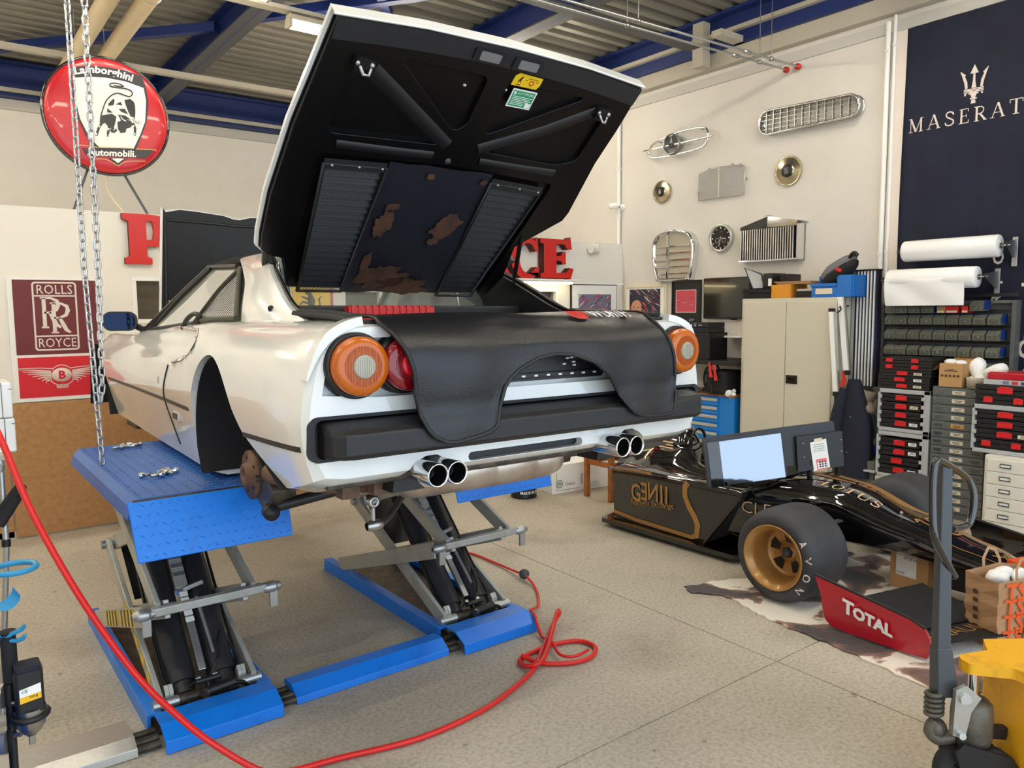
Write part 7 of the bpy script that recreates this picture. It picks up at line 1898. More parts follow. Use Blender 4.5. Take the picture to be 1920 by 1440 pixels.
# ------------------------------------------------------------------ bin rack on the wall
d = thing('bin_rack', 'dark grey wall rack of louvred rails holding rows of small bins', 'rack', onw(2.95, 1.10))
obj('back_panel', MB().box(RW - .085, RW - .06, 2.40, 3.47, 1.10, 1.745), 'rack_grey', d)
for k in range(6):
    obj('rail', MB().box(RW - .10, RW - .084, 2.40, 3.47, 1.135 + k * .128, 1.16 + k * .128), 'black_satin', d)
obj('side_frame', MB().box(RW - .17, RW - .06, 2.395, 2.425, 1.10, 1.745), 'rack_grey', d, .003); obj('side_frame', MB().box(RW - .14, RW - .06, 3.452, 3.474, 1.10, 1.72), 'rack_grey', d, .003)
obj('top_bar', MB().box(RW - .15, RW - .06, 2.40, 2.58, 1.72, 1.745), 'bin_grey', d, .003)
def bin_(loc, lab, grp, m='bin_grey'):
    d = thing('storage_bin', lab, 'bin', (0, 0, 0), grp)
    w = .047
    obj('body', MB().hexa([(0, -w, 0), (.14, -w, 0), (.14, w, 0), (0, w, 0), (-.01, -w, .05), (.14, -w, .05), (.14, w, .05), (-.01, w, .05)]).hexa([(-.01, -w, .05), (.14, -w, .05), (.14, w, .05), (-.01, w, .05), (.035, -w, .083), (.14, -w, .083), (.14, w, .083), (.035, w, .083)]), m, d, .004)
    obj('label_recess', MB().add([(-.0035, -w * .62, .012), (-.0035, w * .62, .012), (-.0095, w * .62, .044), (-.0095, -w * .62, .044)], [(0, 3, 2, 1)]), 'bin_face' if 'bin_face' in MATS else mat('bin_face', (84, 86, 74), .5), d)
    obj('side_wall', MB().add([(.03, -w - .002, .012), (.14, -w - .002, .012), (.14, -w - .002, .088), (.04, -w - .002, .088)], [(0, 1, 2, 3)]), 'bin_blue', d)
    obj('part_shown', MB().tube([(-.009, .009 * cos(a), .028 + .009 * sin(a)) for a in [2 * pi * k / 8 for k in range(8)]], .0025, 4, True), 'steel', d)
    return d
b0 = None
rows_ = (('top', 1.643, 4, 0), ('second', 1.547, 9, 1), ('third', 1.421, 9, 1), ('fourth', 1.286, 9, 1), ('lowest', 1.16, 2, 2))
ords = ('first', 'second', 'third', 'fourth', 'fifth', 'sixth', 'seventh', 'eighth', 'ninth')
CY = [.981 * v for v in (3.407, 3.309, 3.203, 3.096, 2.991, 2.888, 2.784, 2.679, 2.572)]
for rn, z0, n, kind in rows_:
    for k in range(n):
        kk = k if kind != 2 else 7 + k
        lab = 'small grey storage bin, %s in the %s row of the wall rack' % (ords[kk] if kind != 2 else ('first visible', 'last')[k], rn)
        if b0 is None:
            b0 = bin_(None, lab, 'grey bins on the wall rack'); c = b0
        else:
            c = copy_tree(b0); c['label'] = lab
        c.location = (RW - .245, CY[kk], z0)
c = copy_tree(b0); c['label'] = 'grey and blue storage bin at the right end of the top row'; c.location = (RW - .245, 2.655, 1.66)
for y, m, lab, w in ((2.93, 'kraft', 'small brown carton in the top row of the bin rack', .032), (2.845, 'red_plastic', 'red and white carton in the top row of the bin rack', .05), (2.745, 'red_plastic', 'narrow red carton in the top row of the bin rack', .025)):
    d = thing('small_carton', lab, 'box', (RW - .11, y, 1.645), 'small cartons in the bin rack')
    obj('body', MB().box(RW - .23, RW - .105, y - w, y + w, 1.645, 1.70), m, d, .002)
    obj('label', MB().box(RW - .232, RW - .23, y - w * .8, y + w * .8, 1.648, 1.664), 'label', d)

# ------------------------------------------------------------------ film rolls on brackets
for k, (y0, y1, z, r, x, lab) in enumerate(((2.515, 3.25, 2.17, .088, RW - .22, 'thick white plastic film roll on the upper wall bracket'), (2.63, 3.335, 1.93, .085, RW - .30, 'white plastic film roll hanging open, on the lower wall bracket'))):
    d = thing('film_roll', lab, 'film roll', (x, (y0 + y1) / 2, z - r), 'white film rolls on the wall')
    mb = MB().lathe((x, y0, z), Y, [(0, .02), (0, r * .95), (.01, r), ((y1 - y0) * .5, r * 1.01), (y1 - y0 - .01, r), (y1 - y0, r * .95), (y1 - y0, .02)], 32)
    obj('film', mb, 'plastic_film', d)
    obj('core', MB().cyl((x, y0 - .01, z), (x, y0 + .02, z), .022, n=14).cyl((x, y0 - .075, z), (x, y1 + .07, z), .007, n=8), 'steel', d)
    obj('bracket', MB().prism([(0, .05), (0, -.09), (.05, -.09), (RW - x - .04, .0), (RW - x - .04, .02), (.1, .04)], (RW - .06, y0 - .055, z), NW, Z, Y, .006), 'jack_grey', d)
    obj('bracket', MB().prism([(0, .05), (0, -.09), (.05, -.09), (RW - x - .04, .0), (RW - x - .04, .02), (.1, .04)], (RW - .06, y1 + .05, z), NW, Z, Y, .006), 'jack_grey', d)
    obj('wall_plate', MB().box(RW - .075, RW - .06, y0 - .075, y0 - .035, z - .16, z + .07), 'galv', d, .003)
    if k == 1:
        P = []
        for i in range(13):
            u = i / 12; yy = y0 + .07 + (y1 - y0 - .07) * u
            r2 = [V((x, yy, z + r * 1.015)), V((x - r * .72, yy, z + r * .72)), V((x - r * 1.02, yy, z))]
            for j in range(1, 9):
                t = j / 8; r2.append(V((x - r * 1.02 + .03 * t + .008 * sin(9 * u + 4 * t), yy, z - .222 * t - .0 * u)))
            P.append(r2)
        obj('hanging_film', MB().grid(P, 0, True), 'plastic_film', d)

# ------------------------------------------------------------------ banners and curtain
def cloth(y0, y1, z0, z1, amp, ph, e, n=40):
    P = []
    for i in range(n + 1):
        y = y0 + (y1 - y0) * i / n
        col = []
        for j in range(21):
            z = z1 + (z0 - z1) * j / 20; t = j / 20
            col.append(V((RW - e - amp * (.25 + .75 * t) * abs(sin(ph + 5.2 * (y + .05 * t))) - .004 * sin(40 * y), y + .025 * t * sin(3 * t), z)))
        P.append(col)
    return P
def cloth_x(y, z, amp, ph, e, z0, z1):
    t = (z1 - z) / (z1 - z0); yy = y - .025 * t * sin(3 * t)
    return RW - e - amp * (.25 + .75 * t) * abs(sin(ph + 5.2 * (yy + .05 * t))) - .004 * sin(40 * yy)
obj_c = tag(obj('curtain', MB().grid(cloth(3.40, 3.52, 1.75, 4.10, .02, 0, .01, 10), 0, True), 'curtain'), 'narrow strip of pale curtain showing beside the navy banner', 'curtain')
ban = thing('navy_banner', 'large navy cloth banner with white trident and lettering hanging on the right wall', 'banner', onw(2.6, 1.0))
BZ0, BZ1 = 1.0, 4.17
obj('cloth', MB().grid(cloth(1.55, 3.445, BZ0, BZ1, .035, 1.0, .004, 60), 0, True), 'navy_cloth', ban)
bfn = lambda y, z: V((cloth_x(y, z, .035, 1.0, .004, BZ0, BZ1) - .004, y, z))
mb, Lw = serif_text(MB(), 'MASERATI', .118, lambda x, y, d=0: bfn(3.355 - x * 1.0, 3.205 + y + 0 * x), .20)
obj('lettering', mb, 'silver_print', ban)
tfn = lambda x, y, d=0: bfn(2.845 - x, 3.50 + y)
mb = MB()
mb.stroke([(0, -.02), (0, .03), (.0, .10)], [.034, .018, .014], tfn).stroke([(-.026, .098), (0, .155)], [.004, .004], tfn)
mb.add([tfn(-.030, .095), tfn(.030, .095), tfn(0, .165)], [(0, 1, 2)])
for sg in (-1, 1):
    mb.stroke([(sg * .055, -.02), (sg * .062, .03), (sg * .085, .09), (sg * .105, .125)], [.020, .024, .018, .006], tfn)
    mb.stroke([(sg * .105, .125), (sg * .07, .085)], [.004, .018], tfn)
    mb.stroke([(sg * .0, -.065), (sg * .03, -.04), (sg * .055, -.035)], [.014, .012, .01], tfn)
    mb.stroke([(sg * .058, -.06), (sg * .066, -.075)], [.016, .012], tfn)
for k in range(3): mb.stroke([(-.075, -.028 - k * .012), (.075, -.028 - k * .012)], .0075, tfn)
mb.stroke([(-.035, -.065), (.035, -.065)], .012, tfn).stroke([(0, -.065), (0, -.10)], [.05, .022], tfn).stroke([(-.024, -.105), (.024, -.105)], .012, tfn).stroke([(0, -.115), (0, -.145)], [.026, .034], tfn)
obj('trident', mb, 'silver_print', ban)
b2_ = thing('navy_banner', 'dark navy banner with white lettering running upwards behind the film rolls', 'banner', onw(2.3, .9))
obj('cloth', MB().grid([[V((RW - .05 - .004 * sin(9 * y), y, z)) for z in (.95, 1.5, 2.05)] for y in [1.5 + .04 * k for k in range(29)]], 0, True), 'navy_cloth', b2_)
# letters turned a quarter, reading upwards
for chh, z0 in (('R', 1.715), ('I', 1.872), ('C', 2.03)):
    obj('letter', MB().text(chh, .112, lambda x, y, d=0, z0=z0: V((RW - .0575, 2.545 + y * .95, z0 + x * 1.15)), bold=.003), 'silver_print', b2_)
obj('lettering', MB().text('re-Owned', .165, lambda x, y, d=0: V((RW - .0575, 2.295 + y * .95, 1.035 + x * 1.22)), bold=.004), 'silver_print', b2_)
# ================================================================= LOW WHITE PARTITION WITH SIGNS
struct('wall_partition', MB().box(-3.6, 1.38, PW, PW + .12, 1.03, 2.50).box(1.38, 1.92, PW, PW + .12, 1.03, 1.635).box(1.38, 1.92, PW, PW + .12, 1.975, 2.50).box(1.92, 3.20, PW, PW + .12, 1.03, 2.50)
       .box(3.20, 3.60, PW, PW + .12, 1.03, 1.55).box(3.20, 3.60, PW, PW + .12, 1.90, 2.50).box(3.60, 4.90, PW, PW + .12, 1.03, 2.50).box(4.90, 5.90, PW, PW + .12, 1.03, 1.30).box(4.90, 5.90, PW, PW + .12, 1.925, 2.50).box(5.90, RW, PW, PW + .12, 0, 2.50)
       .box(-3.6, RW, PW + .12, BW, 2.44, 2.50).box(-3.6, 5.9, PW + .01, PW + .12, 0, 1.03), 'partition_white' if 'partition_white' in MATS else mat('partition_white', (234, 230, 222), .75))
struct('trim_4', MB().box(5.0, RW, PW - .012, PW, 1.995, 2.015), 'wall_white', bevel=.003)
struct('baseboard_back', MB().box(-3.6, 5.9, PW - .02, PW + .01, 0, .06), 'beige_steel')
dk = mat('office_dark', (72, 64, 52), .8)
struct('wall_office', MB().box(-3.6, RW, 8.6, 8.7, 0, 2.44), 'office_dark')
# brown board along the lower wall
bd = thing('wall_board', 'large brown chipboard panel leaning along the foot of the back wall', 'board', (2.5, PW - .03, 0))
obj('panel', MB().box(.465, 2.6, PW - .035, PW - .021, .012, 1.03), 'board', bd, .003)
obj('panel', MB().box(2.606, 4.3, PW - .035, PW - .021, .012, 1.03), 'board', bd, .003)
obj('panel', MB().box(-1.6, .455, PW - .02, PW - .006, .012, 1.03), 'board', bd, .003)
# windows of the offices
def window(n, x0, x1, z0, z1):
    w = thing('window_%d' % n, None, None, ((x0 + x1) / 2, PW, z0)); w['kind'] = 'structure'
    b = .035
    obj('frame', MB().box(x0 - b, x1 + b, PW - .02, PW + .06, z0 - b, z0).box(x0 - b, x1 + b, PW - .02, PW + .06, z1, z1 + b).box(x0 - b, x0, PW - .02, PW + .06, z0, z1).box(x1, x1 + b, PW - .02, PW + .06, z0, z1), 'wall_white', w, .004)
    obj('pane', MB().box(x0, x1, PW + .03, PW + .034, z0, z1), 'window_pane' if 'window_pane' in MATS else mat('window_pane', (110, 100, 84), .03, coat=1.0, alpha=.35), w)
window(1, 1.395, 1.90, 1.65, 1.96)
window(2, 3.22, 3.58, 1.565, 1.885)
window(3, 4.93, 5.86, 1.33, 1.905)
mb = MB()
tag(obj('shelf_unit', MB().box(1.2, 2.1, 7.5, 7.8, 1.30, 1.34).box(1.2, 2.1, 7.5, 7.8, 1.70, 1.73).box(1.2, 2.1, 7.78, 7.8, 1.3, 2.1).box(1.2, 1.24, 7.5, 7.8, .3, 2.1), 'rust'), 'brown shelf seen through the office window beside the letter P', 'shelf')
tag(obj('file_row', MB().box(1.25, 1.6, 7.55, 7.75, 1.34, 1.60).box(1.62, 1.95, 7.55, 7.75, 1.34, 1.56).box(1.3, 1.8, 7.55, 7.75, 1.731, 1.82), 'beige_steel', bevel=.005), 'pale files on the shelf behind the office window', 'files')
# maroon and red enamel-style poster
po = thing('poster', 'framed maroon and red poster with two carmaker emblems on the back wall', 'poster', (.80, PW - .02, 1.03))
obj('board', MB().box(.510, 1.118, PW - .028, PW - .004, 1.035, 1.968), 'wall_white', po, .004)
obj('maroon_field', MB().box(.545, 1.095, PW - .031, PW - .027, 1.392, 1.955), 'maroon', po)
obj('red_field', MB().box(.548, 1.095, PW - .031, PW - .027, 1.066, 1.372), 'poster_red', po)
pf_ = lambda x, y, d=0: V((.815 + x, PW - .0325, 1.683 + y))
mb = MB()
o_ = rrect(-.148, .148, -.262, .258, .025); i_ = rrect(-.136, .136, -.25, .246, .016); n = len(o_)
mb.add([pf_(*p) for p in o_] + [pf_(*p) for p in i_], [(i, (i + 1) % n, n + (i + 1) % n, n + i) for i in range(n)])
mb.stroke([(-.14, .152), (.14, .152)], .011, pf_).stroke([(-.14, -.152), (.14, -.152)], .011, pf_)
obj('badge_border', mb, 'silver_print', po)
obj('lettering', MB().text('ROLLS', .098, lambda x, y, d=0: pf_(x * .84, .168 + y), align='CENTER', spacing=1.05), 'silver_print', po)
obj('lettering', MB().text('ROYCE', .098, lambda x, y, d=0: pf_(x * .80, -.236 + y), align='CENTER', spacing=1.03), 'silver_print', po)
def big_r(dx, dy):
    f = lambda x, y: pf_(dx + x, dy + y) - Y * (.0008 if dx > -.05 else 0)
    m = MB().stroke([(0, -.105), (0, .115)], .026, f).stroke([(-.024, .115), (.05, .113), (.088, .092), (.094, .06), (.08, .025), (.04, .005), (.0, .003)], [.012, .016, .026, .03, .026, .016, .012], f)
    m.stroke([(.035, .005), (.06, -.05), (.078, -.09), (.105, -.11)], [.02, .03, .028, .014], f).stroke([(-.022, -.108), (.026, -.108)], .012, f)
    return m
obj('monogram', big_r(-.075, .022), 'silver_print', po); obj('monogram', big_r(-.012, -.018), 'silver_print', po)
wf = lambda x, y, d=0: V((.83 + x, PW - .0325, 1.232 + y))
em = obj('winged_emblem', MB().lathe((.83, PW - .031, 1.232), -Y, [(0, .068), (.003, .068), (.003, 0)], 32), 'silver_print', po)
for v in em.data.vertices: v.co.z = (v.co.z + ORG[po].z - 1.232) * .78 + 1.232 - ORG[po].z
obj('letter', MB().text('B', .085, lambda x, y, d=0: V((.83 + x, PW - .0355, 1.203 + y)), align='CENTER', bold=.004), 'poster_red', em)
for sg in (-1, 1):
    mb = MB()
    for k in range(7):
        L = .285 - k * .030
        mb.stroke([(sg * .07, .03 - k * .011), (sg * (.07 + L * .35), .042 - k * .014), (sg * (.0 + L), .052 - k * .019)], [.009, .009, .003], wf)
    mb.stroke([(sg * .06, .05), (sg * .14, .058), (sg * .285, .06)], [.006, .006, .003], wf)
    obj('feathers', mb, 'silver_print', em)
mb = MB().stroke([(a, b) for a, b in arc(0, 0, .088, 195, 345, 14, .082)], .006, wf).stroke([(a, b) for a, b in arc(0, 0, .075, 35, 145, 10, .075)], .006, wf)
for k in range(9): mb.stroke([(-.04 + k * .01, -.072), (-.034 + k * .0085, -.102)], .005, wf)
obj('tail_feathers', mb, 'silver_print', em)

# red block letters on the ledge
LET = {'P': ([(.0, .0), (.20, .0), (.20, .05), (.165, .065), (.165, .15), (.235, .15), (.315, .175), (.345, .25), (.335, .35), (.28, .41), (.2, .42), (-.01, .42), (-.01, .37), (.035, .355), (.035, .065), (.0, .05)], [(.165, .205), (.215, .21), (.225, .28), (.215, .36), (.165, .365)]),
       'I': ([(.0, .0), (.17, .0), (.17, .045), (.145, .06), (.145, .38), (.17, .395), (.17, .44), (.0, .44), (.0, .395), (.025, .38), (.025, .06), (.0, .045)], None),
       'E': ([(.0, .0), (.30, .0), (.315, -.02), (.35, .11), (.31, .12), (.27, .065), (.165, .06), (.165, .20), (.215, .195), (.23, .16), (.265, .16), (.265, .30), (.23, .30), (.215, .255), (.165, .25), (.165, .385), (.25, .385), (.285, .33), (.33, .33), (.315, .47), (.29, .44), (.0, .44), (.0, .395), (.035, .38), (.035, .06), (.0, .045)], None)}
def block(ch, x0, z0, y0, dep, lab, sx=1.0, sz=1.0):
    if ch == 'C':
        out = arc(.22, .22, .215, 42, 318, 22, .235); inn = arc(.235, .22, .115, 305, 55, 16, .17)
        pol = [(.375, .30)] + [(.36, .46), (.335, .44)] + out[1:] + [(.37, .02), (.385, .12), (.345, .125)] + inn + [(.335, .30)]
        hole = None
    else: pol, hole = LET[ch]
    d = thing('sign_letter', lab, 'letter', (x0 + .17, y0, z0), 'red block letters on the back wall')
    me_ = MB().prism([(a * sx, b * sz) for a, b in pol], (x0, y0, z0), X, Z, -Y, dep, 0, False, 1)
    o = obj('letter', me_, ['red_letter', 'letter_side' if 'letter_side' in MATS else mat('letter_side', (78, 26, 18), .7)], d, merge=True)
    if hole:
        co = obj('cutter', MB().prism([(a * sx, b * sz) for a, b in hole], (x0, y0 + .1, z0), X, Z, -Y, dep + .3), 'red_letter', d, merge=True)
        md = o.modifiers.new('cut', 'BOOLEAN'); md.operation = 'DIFFERENCE'; md.solver = 'EXACT'; md.object = co
        bpy.context.view_layer.update()
        me = bpy.data.meshes.new_from_object(o.evaluated_get(bpy.context.evaluated_depsgraph_get()))
        o.modifiers.clear(); o.data = me; bpy.data.objects.remove(co)
block('P', 1.318, 2.092, PW - .004, .05, 'red block letter P partly hidden by the open bonnet', 1.0, .95)
block('I', 4.90, 2.052, 6.80, .10, 'red block letter I half hidden behind the lid stay', 1.25, 1.0)
block('C', 5.115, 2.052, 6.80, .10, 'red block letter C standing on the lit shelf', 1.05, .98)
block('E', 5.54, 2.056, 6.80, .10, 'red block letter E at the end of the lit shelf', 1.42, 1.0)
# lit pelmet above the display window
pe_ = thing('lit_shelf', 'white shelf with a lit tube under it above the display window', 'shelf', (5.4, 6.75, 1.96))
obj('board', MB().box(4.6, 6.10, 6.66, PW - .002, 2.026, 2.044), 'wall_white', pe_, .003)
obj('tube_lamp', MB().box(4.75, 6.02, 6.70, 6.73, 1.992, 2.012), 'pelmet_glow' if 'pelmet_glow' in MATS else mat('pelmet_glow', (255, 232, 176), .5, emit=9), pe_)
obj('batten', MB().box(4.7, 6.05, 6.69, 6.74, 2.012, 2.026), 'wall_white', pe_)
# display behind the window: flower picture and a small white sign
ds = thing('flower_poster', 'poster with a pink flower on blue in the lit display window', 'poster', (5.72, 7.0, 1.5))
obj('sheet', MB().box(5.45, 5.93, 7.0, 7.01, 1.45, 1.92), 'teal_hook', ds)
obj('dark_field', MB().box(5.1, 5.50, 7.004, 7.012, 1.45, 1.92), 'olive_dark', ds)
mb = MB()
for k, (a, b, r) in enumerate(((5.68, 1.80, .07), (5.77, 1.82, .08), (5.72, 1.76, .06), (5.84, 1.80, .055), (5.79, 1.76, .05), (5.83, 1.85, .05))):
    q = blob(a, b, r, r, 20 + k, 18); mb.add([(p[0], 6.998 - k * .001, p[1]) for p in q], [tuple(range(18))])
obj('flower', mb, 'pink_flower', ds)
obj('flower_eye', MB().add([(p[0], 6.99, p[1]) for p in blob(5.73, 1.79, .02, .03, 3, 10)], [tuple(range(10))]), 'total_red', ds)
obj('white_sign', MB().box(5.30, 5.42, 6.99, 7.0, 1.83, 1.91), 'paper', ds)
# the red and dark sign letters in it are too small to read
obj('sign_mark', MB().tube([(5.335 + .018 * cos(a), 6.987, 1.875 + .02 * sin(a)) for a in [2 * pi * k / 10 for k in range(10)]], .006, 5, True).bar((5.375, 6.987, 1.85), (5.40, 6.987, 1.90), .01, .01), 'black', ds)
# framed racing print on the partition
d = thing('racing_print', 'white framed print of a red racing car beside the lit display window', 'picture', (6.46, PW - .03, 1.35))
obj('frame', MB().box(6.09, 6.845, PW - .03, PW - .004, 1.35, 1.998), 'black', d, .003)
obj('mount_board', MB().box(6.102, 6.833, PW - .033, PW - .029, 1.362, 1.986), 'wall_white', d)
P3 = lambda x, y, e=0: V((6.20 + x * .54, PW - .0345 - e, 1.45 + y * .43))
obj('canvas', MB().add([P3(0, 0), P3(1, 0), P3(1, 1), P3(0, 1)], [(0, 1, 2, 3)]), 'paint_grey', d)
strokes_paint(d, 'brush_strokes', None, 3, ['paint_red', 'paint_grey', 'paint_white', 'paint_orange', 'paint_blue', 'paint_red'], 110, lambda x, y, e: P3(x, y, e), .65)
d = thing('warning_sounder', 'round cream alarm sounder high on the partition near its end', 'sounder', (6.45, PW - .06, 2.34))
obj('base', MB().cyl((6.36, PW - .07, 2.415), (6.46, PW - .07, 2.415), .052, n=24), 'drawer_white', d)
obj('front', MB().lathe((6.46, PW - .07, 2.415), (.6, -.8, 0), [(-.05, .055), (.03, .055), (.036, .048), (.03, .036), (.02, .03), (.02, 0)], 28), 'drawer_white', d)
obj('mount', MB().box(6.40, 6.48, PW - .03, PW, 2.39, 2.44), 'drawer_white', d)
# emblems seen through the gap under the lid
d = thing('yellow_sign', 'yellow sign with a black horse and red edges, seen under the raised lid', 'sign', (2.87, PW - .03, 1.55))
obj('board', MB().box(2.66, 3.09, PW - .025, PW - .003, 1.50, 1.96), 'total_red', d, .003)
obj('field', MB().box(2.69, 3.06, PW - .029, PW - .024, 1.52, 1.94), 'sticker_yellow', d)
yf = lambda x, y: V((2.875 + x, PW - .031, 1.74 + y))
obj('horse', MB().stroke([(-.04, -.12), (-.01, -.02), (.0, .06), (-.02, .12), (-.06, .14)], [.02, .05, .07, .04, .025], yf).stroke([(.0, .03), (-.09, .05), (-.12, .02)], [.03, .018, .012], yf).stroke([(.0, .06), (-.10, .10)], [.025, .012], yf).stroke([(.0, -.04), (.06, -.08), (.04, -.14)], [.05, .025, .014], yf).stroke([(.03, -.02), (.08, .02), (.07, .08), (.10, .10)], [.02, .014, .02, .008], yf), 'black', d)
d = thing('shield_sign', 'pale sheet with a round dark red emblem, seen under the raised lid', 'sign', (4.15, PW - .02, 1.6))
obj('sheet', MB().box(3.95, 4.42, PW - .02, PW - .004, 1.55, 1.95), 'paper', d)
obj('emblem', MB().lathe((4.23, PW - .02, 1.83), -Y, [(0, .065), (.004, .065), (.004, 0)], 24), 'red_lens', d)
tag(obj('green_cupboard', MB().box(3.62, 3.92, PW - .06, PW - .004, 1.40, 1.95), 'rag_teal', bevel=.004), 'grey green wall cupboard seen under the raised lid', 'cupboard')

# ================================================================= ROUND RED SIGN ON THE PARTITION ROOF
SX, SY, SZ, SR = 1.343, 7.3, 3.335, .48
rs_ = thing('round_sign', 'large round red sign with a white bull shield, standing on the partition roof', 'sign', (SX, SY, 2.5))
obj('drum', MB().lathe((SX, SY, SZ), -Y, [(-.10, SR * .9), (-.10, SR * .97), (-.02, SR), (.0, SR), (.015, SR * .985)], 72), 'sign_black', rs_)
obj('rim', MB().tube([(SX + SR * .985 * cos(a), SY - .012, SZ + SR * .985 * sin(a)) for a in [2 * pi * k / 72 for k in range(72)]], .014, 8, True), 'black_gloss', rs_)
obj('face', MB().lathe((SX, SY, SZ), -Y, [(.012, SR * .972), (.04, SR * .955), (.055, SR * .90), (.06, SR * .8), (.06, 0)], 72), 'sign_red', rs_)
rot_ = radians(-3.0)
def sgn_pt(Xp, Yp, e=0.0):
    u = (Xp - 655) / 571 * SR; v = -(Yp - 575) / 535 * SR + u * .165
    return V((SX + u, SY - .061 - e, SZ + v))
def poly(pts, m, e, nm, parent=None):
    n = len(pts)
    return obj(nm, MB().add([sgn_pt(a, b, e) for a, b in pts] + [sgn_pt(a, b, 0) for a, b in pts], [tuple(range(n))] + [(i, (i + 1) % n, n + (i + 1) % n, n + i) for i in range(n)]), m, parent or rs_)
def line(pts, w, m, e, nm, parent=None, ws=None):
    q = [(p.x, p.y) for p in smooth([(a, b, 0) for a, b in pts], 4)]
    f = lambda x, y, d=0: sgn_pt(x, y, e)
    return obj(nm, MB().stroke(q, w, f), m, parent or rs_)
shb = [(352, 150), (450, 136), (640, 140), (820, 172), (978, 222), (1012, 340), (1022, 470), (1000, 640), (945, 770), (880, 905), (540, 880), (450, 765), (385, 600), (352, 400)]
sb = poly(shb, 'sign_black', .006, 'shield_border')
wht = [(366, 240), (500, 232), (640, 238), (820, 272), (985, 332), (1002, 450), (983, 640), (930, 760), (862, 885), (556, 862), (470, 765), (400, 600), (366, 400)]
poly(wht, 'sign_white', .010, 'shield_field', sb)
def arc_text(body, size, pts, m, e, nm, spread):
    q = smooth([(a, b, 0) for a, b in pts], 8)
    L = [0]
    for a, b in zip(q, q[1:]): L.append(L[-1] + (b - a).length)
    def at(t):
        for i in range(len(L) - 1):
            if t <= L[i + 1] or i == len(L) - 2:
                k = (t - L[i]) / (L[i + 1] - L[i]); d = (q[i + 1] - q[i]).normalized(); return q[i].lerp(q[i + 1], k), d
    def f(x, y, d=0):
        p, dd = at(x * spread); nn = V((dd.y, -dd.x, 0)); r = p + nn * y * 1.0
        return sgn_pt(r.x, r.y, e)
    return obj(nm, MB().text(body, size, f, bold=size * .03), m, rs_)
arc_text('Lamborghini', 92, [(374, 212), (500, 196), (640, 206), (800, 245), (975, 305)], 'sign_white', .013, 'lettering', 1.13)
poly([(402, 858), (440, 925), (975, 978), (1062, 908), (885, 896), (560, 874)], 'sign_black', .012, 'name_band')
arc_text('Automobili.', 84, [(444, 926), (700, 948), (985, 974)], 'sign_white', .015, 'lettering', 1.10)
poly([(630, 958), (795, 968), (712, 1030)], 'sign_black', .010, 'band_tip'); poly([(655, 964), (770, 972), (712, 1010)], 'sign_white', .013, 'band_tip_field')
for pts in ([(332, 830), (420, 838), (545, 862)], [(885, 890), (1050, 905), (1068, 918)], [(500, 962), (600, 972), (660, 1005), (712, 1036)], [(716, 1036), (770, 1005), (850, 1000), (965, 1008)], [(560, 856), (700, 866), (850, 880)]):
    line(pts, 5, 'gold_line', .016, 'gold_line')
# the bull, black drawing on the white field
line([(572, 640), (585, 570), (610, 500), (640, 440), (690, 395), (745, 377), (810, 400), (850, 412)], 11, 'sign_black', .014, 'bull_outline')
line([(850, 412), (875, 390), (868, 360), (820, 338), (740, 328), (690, 318), (676, 298), (705, 288), (760, 294), (800, 318), (760, 318), (712, 308)], 11, 'sign_black', .0145, 'bull_tail')
line([(850, 435), (885, 470), (890, 540), (882, 610)], 10, 'sign_black', .0145, 'bull_outline')
for pts, nm in (([(800, 440), (852, 432), (884, 470), (888, 600), (850, 590), (828, 540), (812, 490)], 'bull_flank'),
                ([(585, 575), (640, 568), (680, 562), (720, 590), (708, 640), (690, 690), (650, 690), (615, 640), (580, 660), (572, 620)], 'bull_belly'),
                ([(725, 640), (760, 625), (800, 612), (850, 632), (866, 660), (845, 690), (805, 700), (795, 735), (750, 738), (728, 700)], 'bull_head'),
                ([(655, 470), (700, 428), (712, 440), (700, 484), (655, 490)], 'bull_patch'), ([(720, 478), (765, 455), (780, 488)], 'bull_patch'), ([(642, 512), (690, 552), (640, 550)], 'bull_patch'), ([(745, 520), (800, 520), (828, 570), (770, 548)], 'bull_patch'),
                ([(735, 572), (800, 580), (850, 620), (800, 612), (760, 625)], 'bull_patch')):
    poly(pts, 'sign_black', .0135, nm)
for pts in ([(590, 640), (560, 680), (540, 730), (532, 755)], [(650, 680), (640, 720), (625, 765)], [(690, 690), (668, 710), (690, 725), (715, 705)], [(866, 650), (884, 700), (878, 765)]):
    line(pts, 22, 'sign_black', .0138, 'bull_leg')
for pts in ([(758, 590), (775, 615), (805, 632)], [(868, 612), (895, 640), (938, 650)]): line(pts, 16, 'sign_black', .0148, 'bull_horn'); line(pts, 8, 'sign_white', .0156, 'horn_light')
for a, b in ((562, 672), (642, 700), (532, 740), (620, 752), (878, 750), (872, 680)): poly([(a + 8 * cos(radians(t)), b + 10 * sin(radians(t))) for t in range(0, 360, 45)], 'sign_white', .0152, 'hoof_mark')
obj('strut', MB().bar((1.20, 7.36, 2.95), (1.04, 7.36, 2.50), .018, .018), 'jack_grey', rs_)
obj('strut', MB().bar((1.45, 7.36, 2.90), (1.66, 7.36, 2.50), .018, .018), 'jack_grey', rs_)
obj('cable', MB().tube(smooth([(1.34, 7.34, 2.88), (1.31, 7.34, 2.78), (1.36, 7.34, 2.66), (1.42, 7.34, 2.58), (1.43, 7.34, 2.5)], 5), .005, 6), 'cream_pipe', rs_)

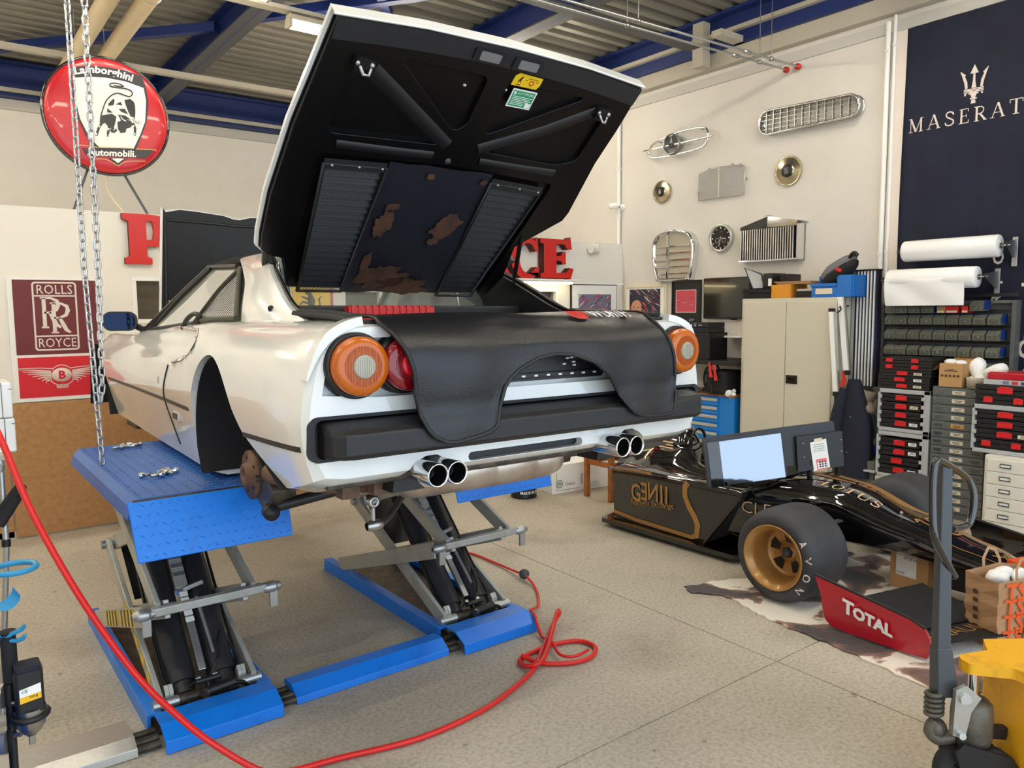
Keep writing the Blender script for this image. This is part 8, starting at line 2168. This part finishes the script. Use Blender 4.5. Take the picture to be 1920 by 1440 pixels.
# ================================================================= FLOOR THINGS BEHIND THE CAR
d = thing('flat_carton', 'long white printed carton on the floor behind the wooden stool', 'box', (4.95, 5.35, 0))
obj('body', MB().hexa([(4.505, 5.30, .0), (5.45, 5.20, 0), (5.50, 5.52, 0), (4.55, 5.62, 0), (4.505, 5.30, .27), (5.45, 5.20, .27), (5.50, 5.52, .27), (4.55, 5.62, .27)]), 'wall_white', d, .004)
cfn = lambda x, y, dd=0: V((4.505 + x, 5.297 - x * .1058, y))
obj('logo_ring', MB().stroke([(p[0], p[1]) for p in arc(.085, .09, .032, 0, 360, 18, .036)], .007, cfn).stroke([(.066, .092), (.104, .092)], .01, cfn).stroke([(.07, .108), (.1, .108)], .005, cfn).stroke([(.07, .076), (.1, .076)], .005, cfn), 'green_ink' if 'green_ink' in MATS else mat('green_ink', (70, 110, 86), .7), d)
obj('print', MB().text('Classic', .04, lambda x, y, dd=0: cfn(.145 + x, .07 + y)).stroke([(.05, .03), (.30, .03)], .003, cfn).stroke([(.05, .03), (.05, .2)], .003, cfn), 'cloth_dark', d)
obj('handle_cut', MB().tube([cfn(.33, .07), cfn(.33, .16), cfn(.345, .165), cfn(.345, .065)], .002, 4, True), 'cloth_dark', d)
st = thing('wooden_stool', 'small brown wooden stool with a red seat behind the racing car', 'stool', (4.88, 4.92, 0))
for x, y in ((4.73, 4.76), (4.73, 5.07), (5.04, 4.76), (5.04, 5.07)): obj('leg', MB().box(x - .022, x + .022, y - .022, y + .022, 0, .41), 'wood', st, .004)
for x0, x1, y0, y1 in ((4.752, 5.018, 4.748, 4.772), (4.752, 5.018, 5.058, 5.082), (4.718, 4.742, 4.782, 5.048), (5.028, 5.052, 4.782, 5.048)): obj('rail', MB().box(x0, x1, y0, y1, .30, .345), 'wood', st, .003)
obj('seat', MB().box(4.71, 5.06, 4.74, 5.09, .41, .435), 'total_red', st, .01)
pc = thing('paint_can', 'black can with white lettering on the floor under the far lift flap', 'can', (4.27, 5.42, 0))
obj('can', MB().lathe((4.27, 5.42, 0), Z, [(0, 0), (0, .115), (.006, .12), (.012, .117), (.20, .117), (.206, .12), (.212, .115), (.21, 0)], 36), 'black', pc)
cf_ = lambda x, y, dd=0: V((4.27 + .118 * sin(x / .118 - .95), 5.42 - .118 * cos(x / .118 - .95), .045 + y))
obj('lettering', MB().text('MADE IN ITALY', .036, cf_, bold=.001), 'white', pc)
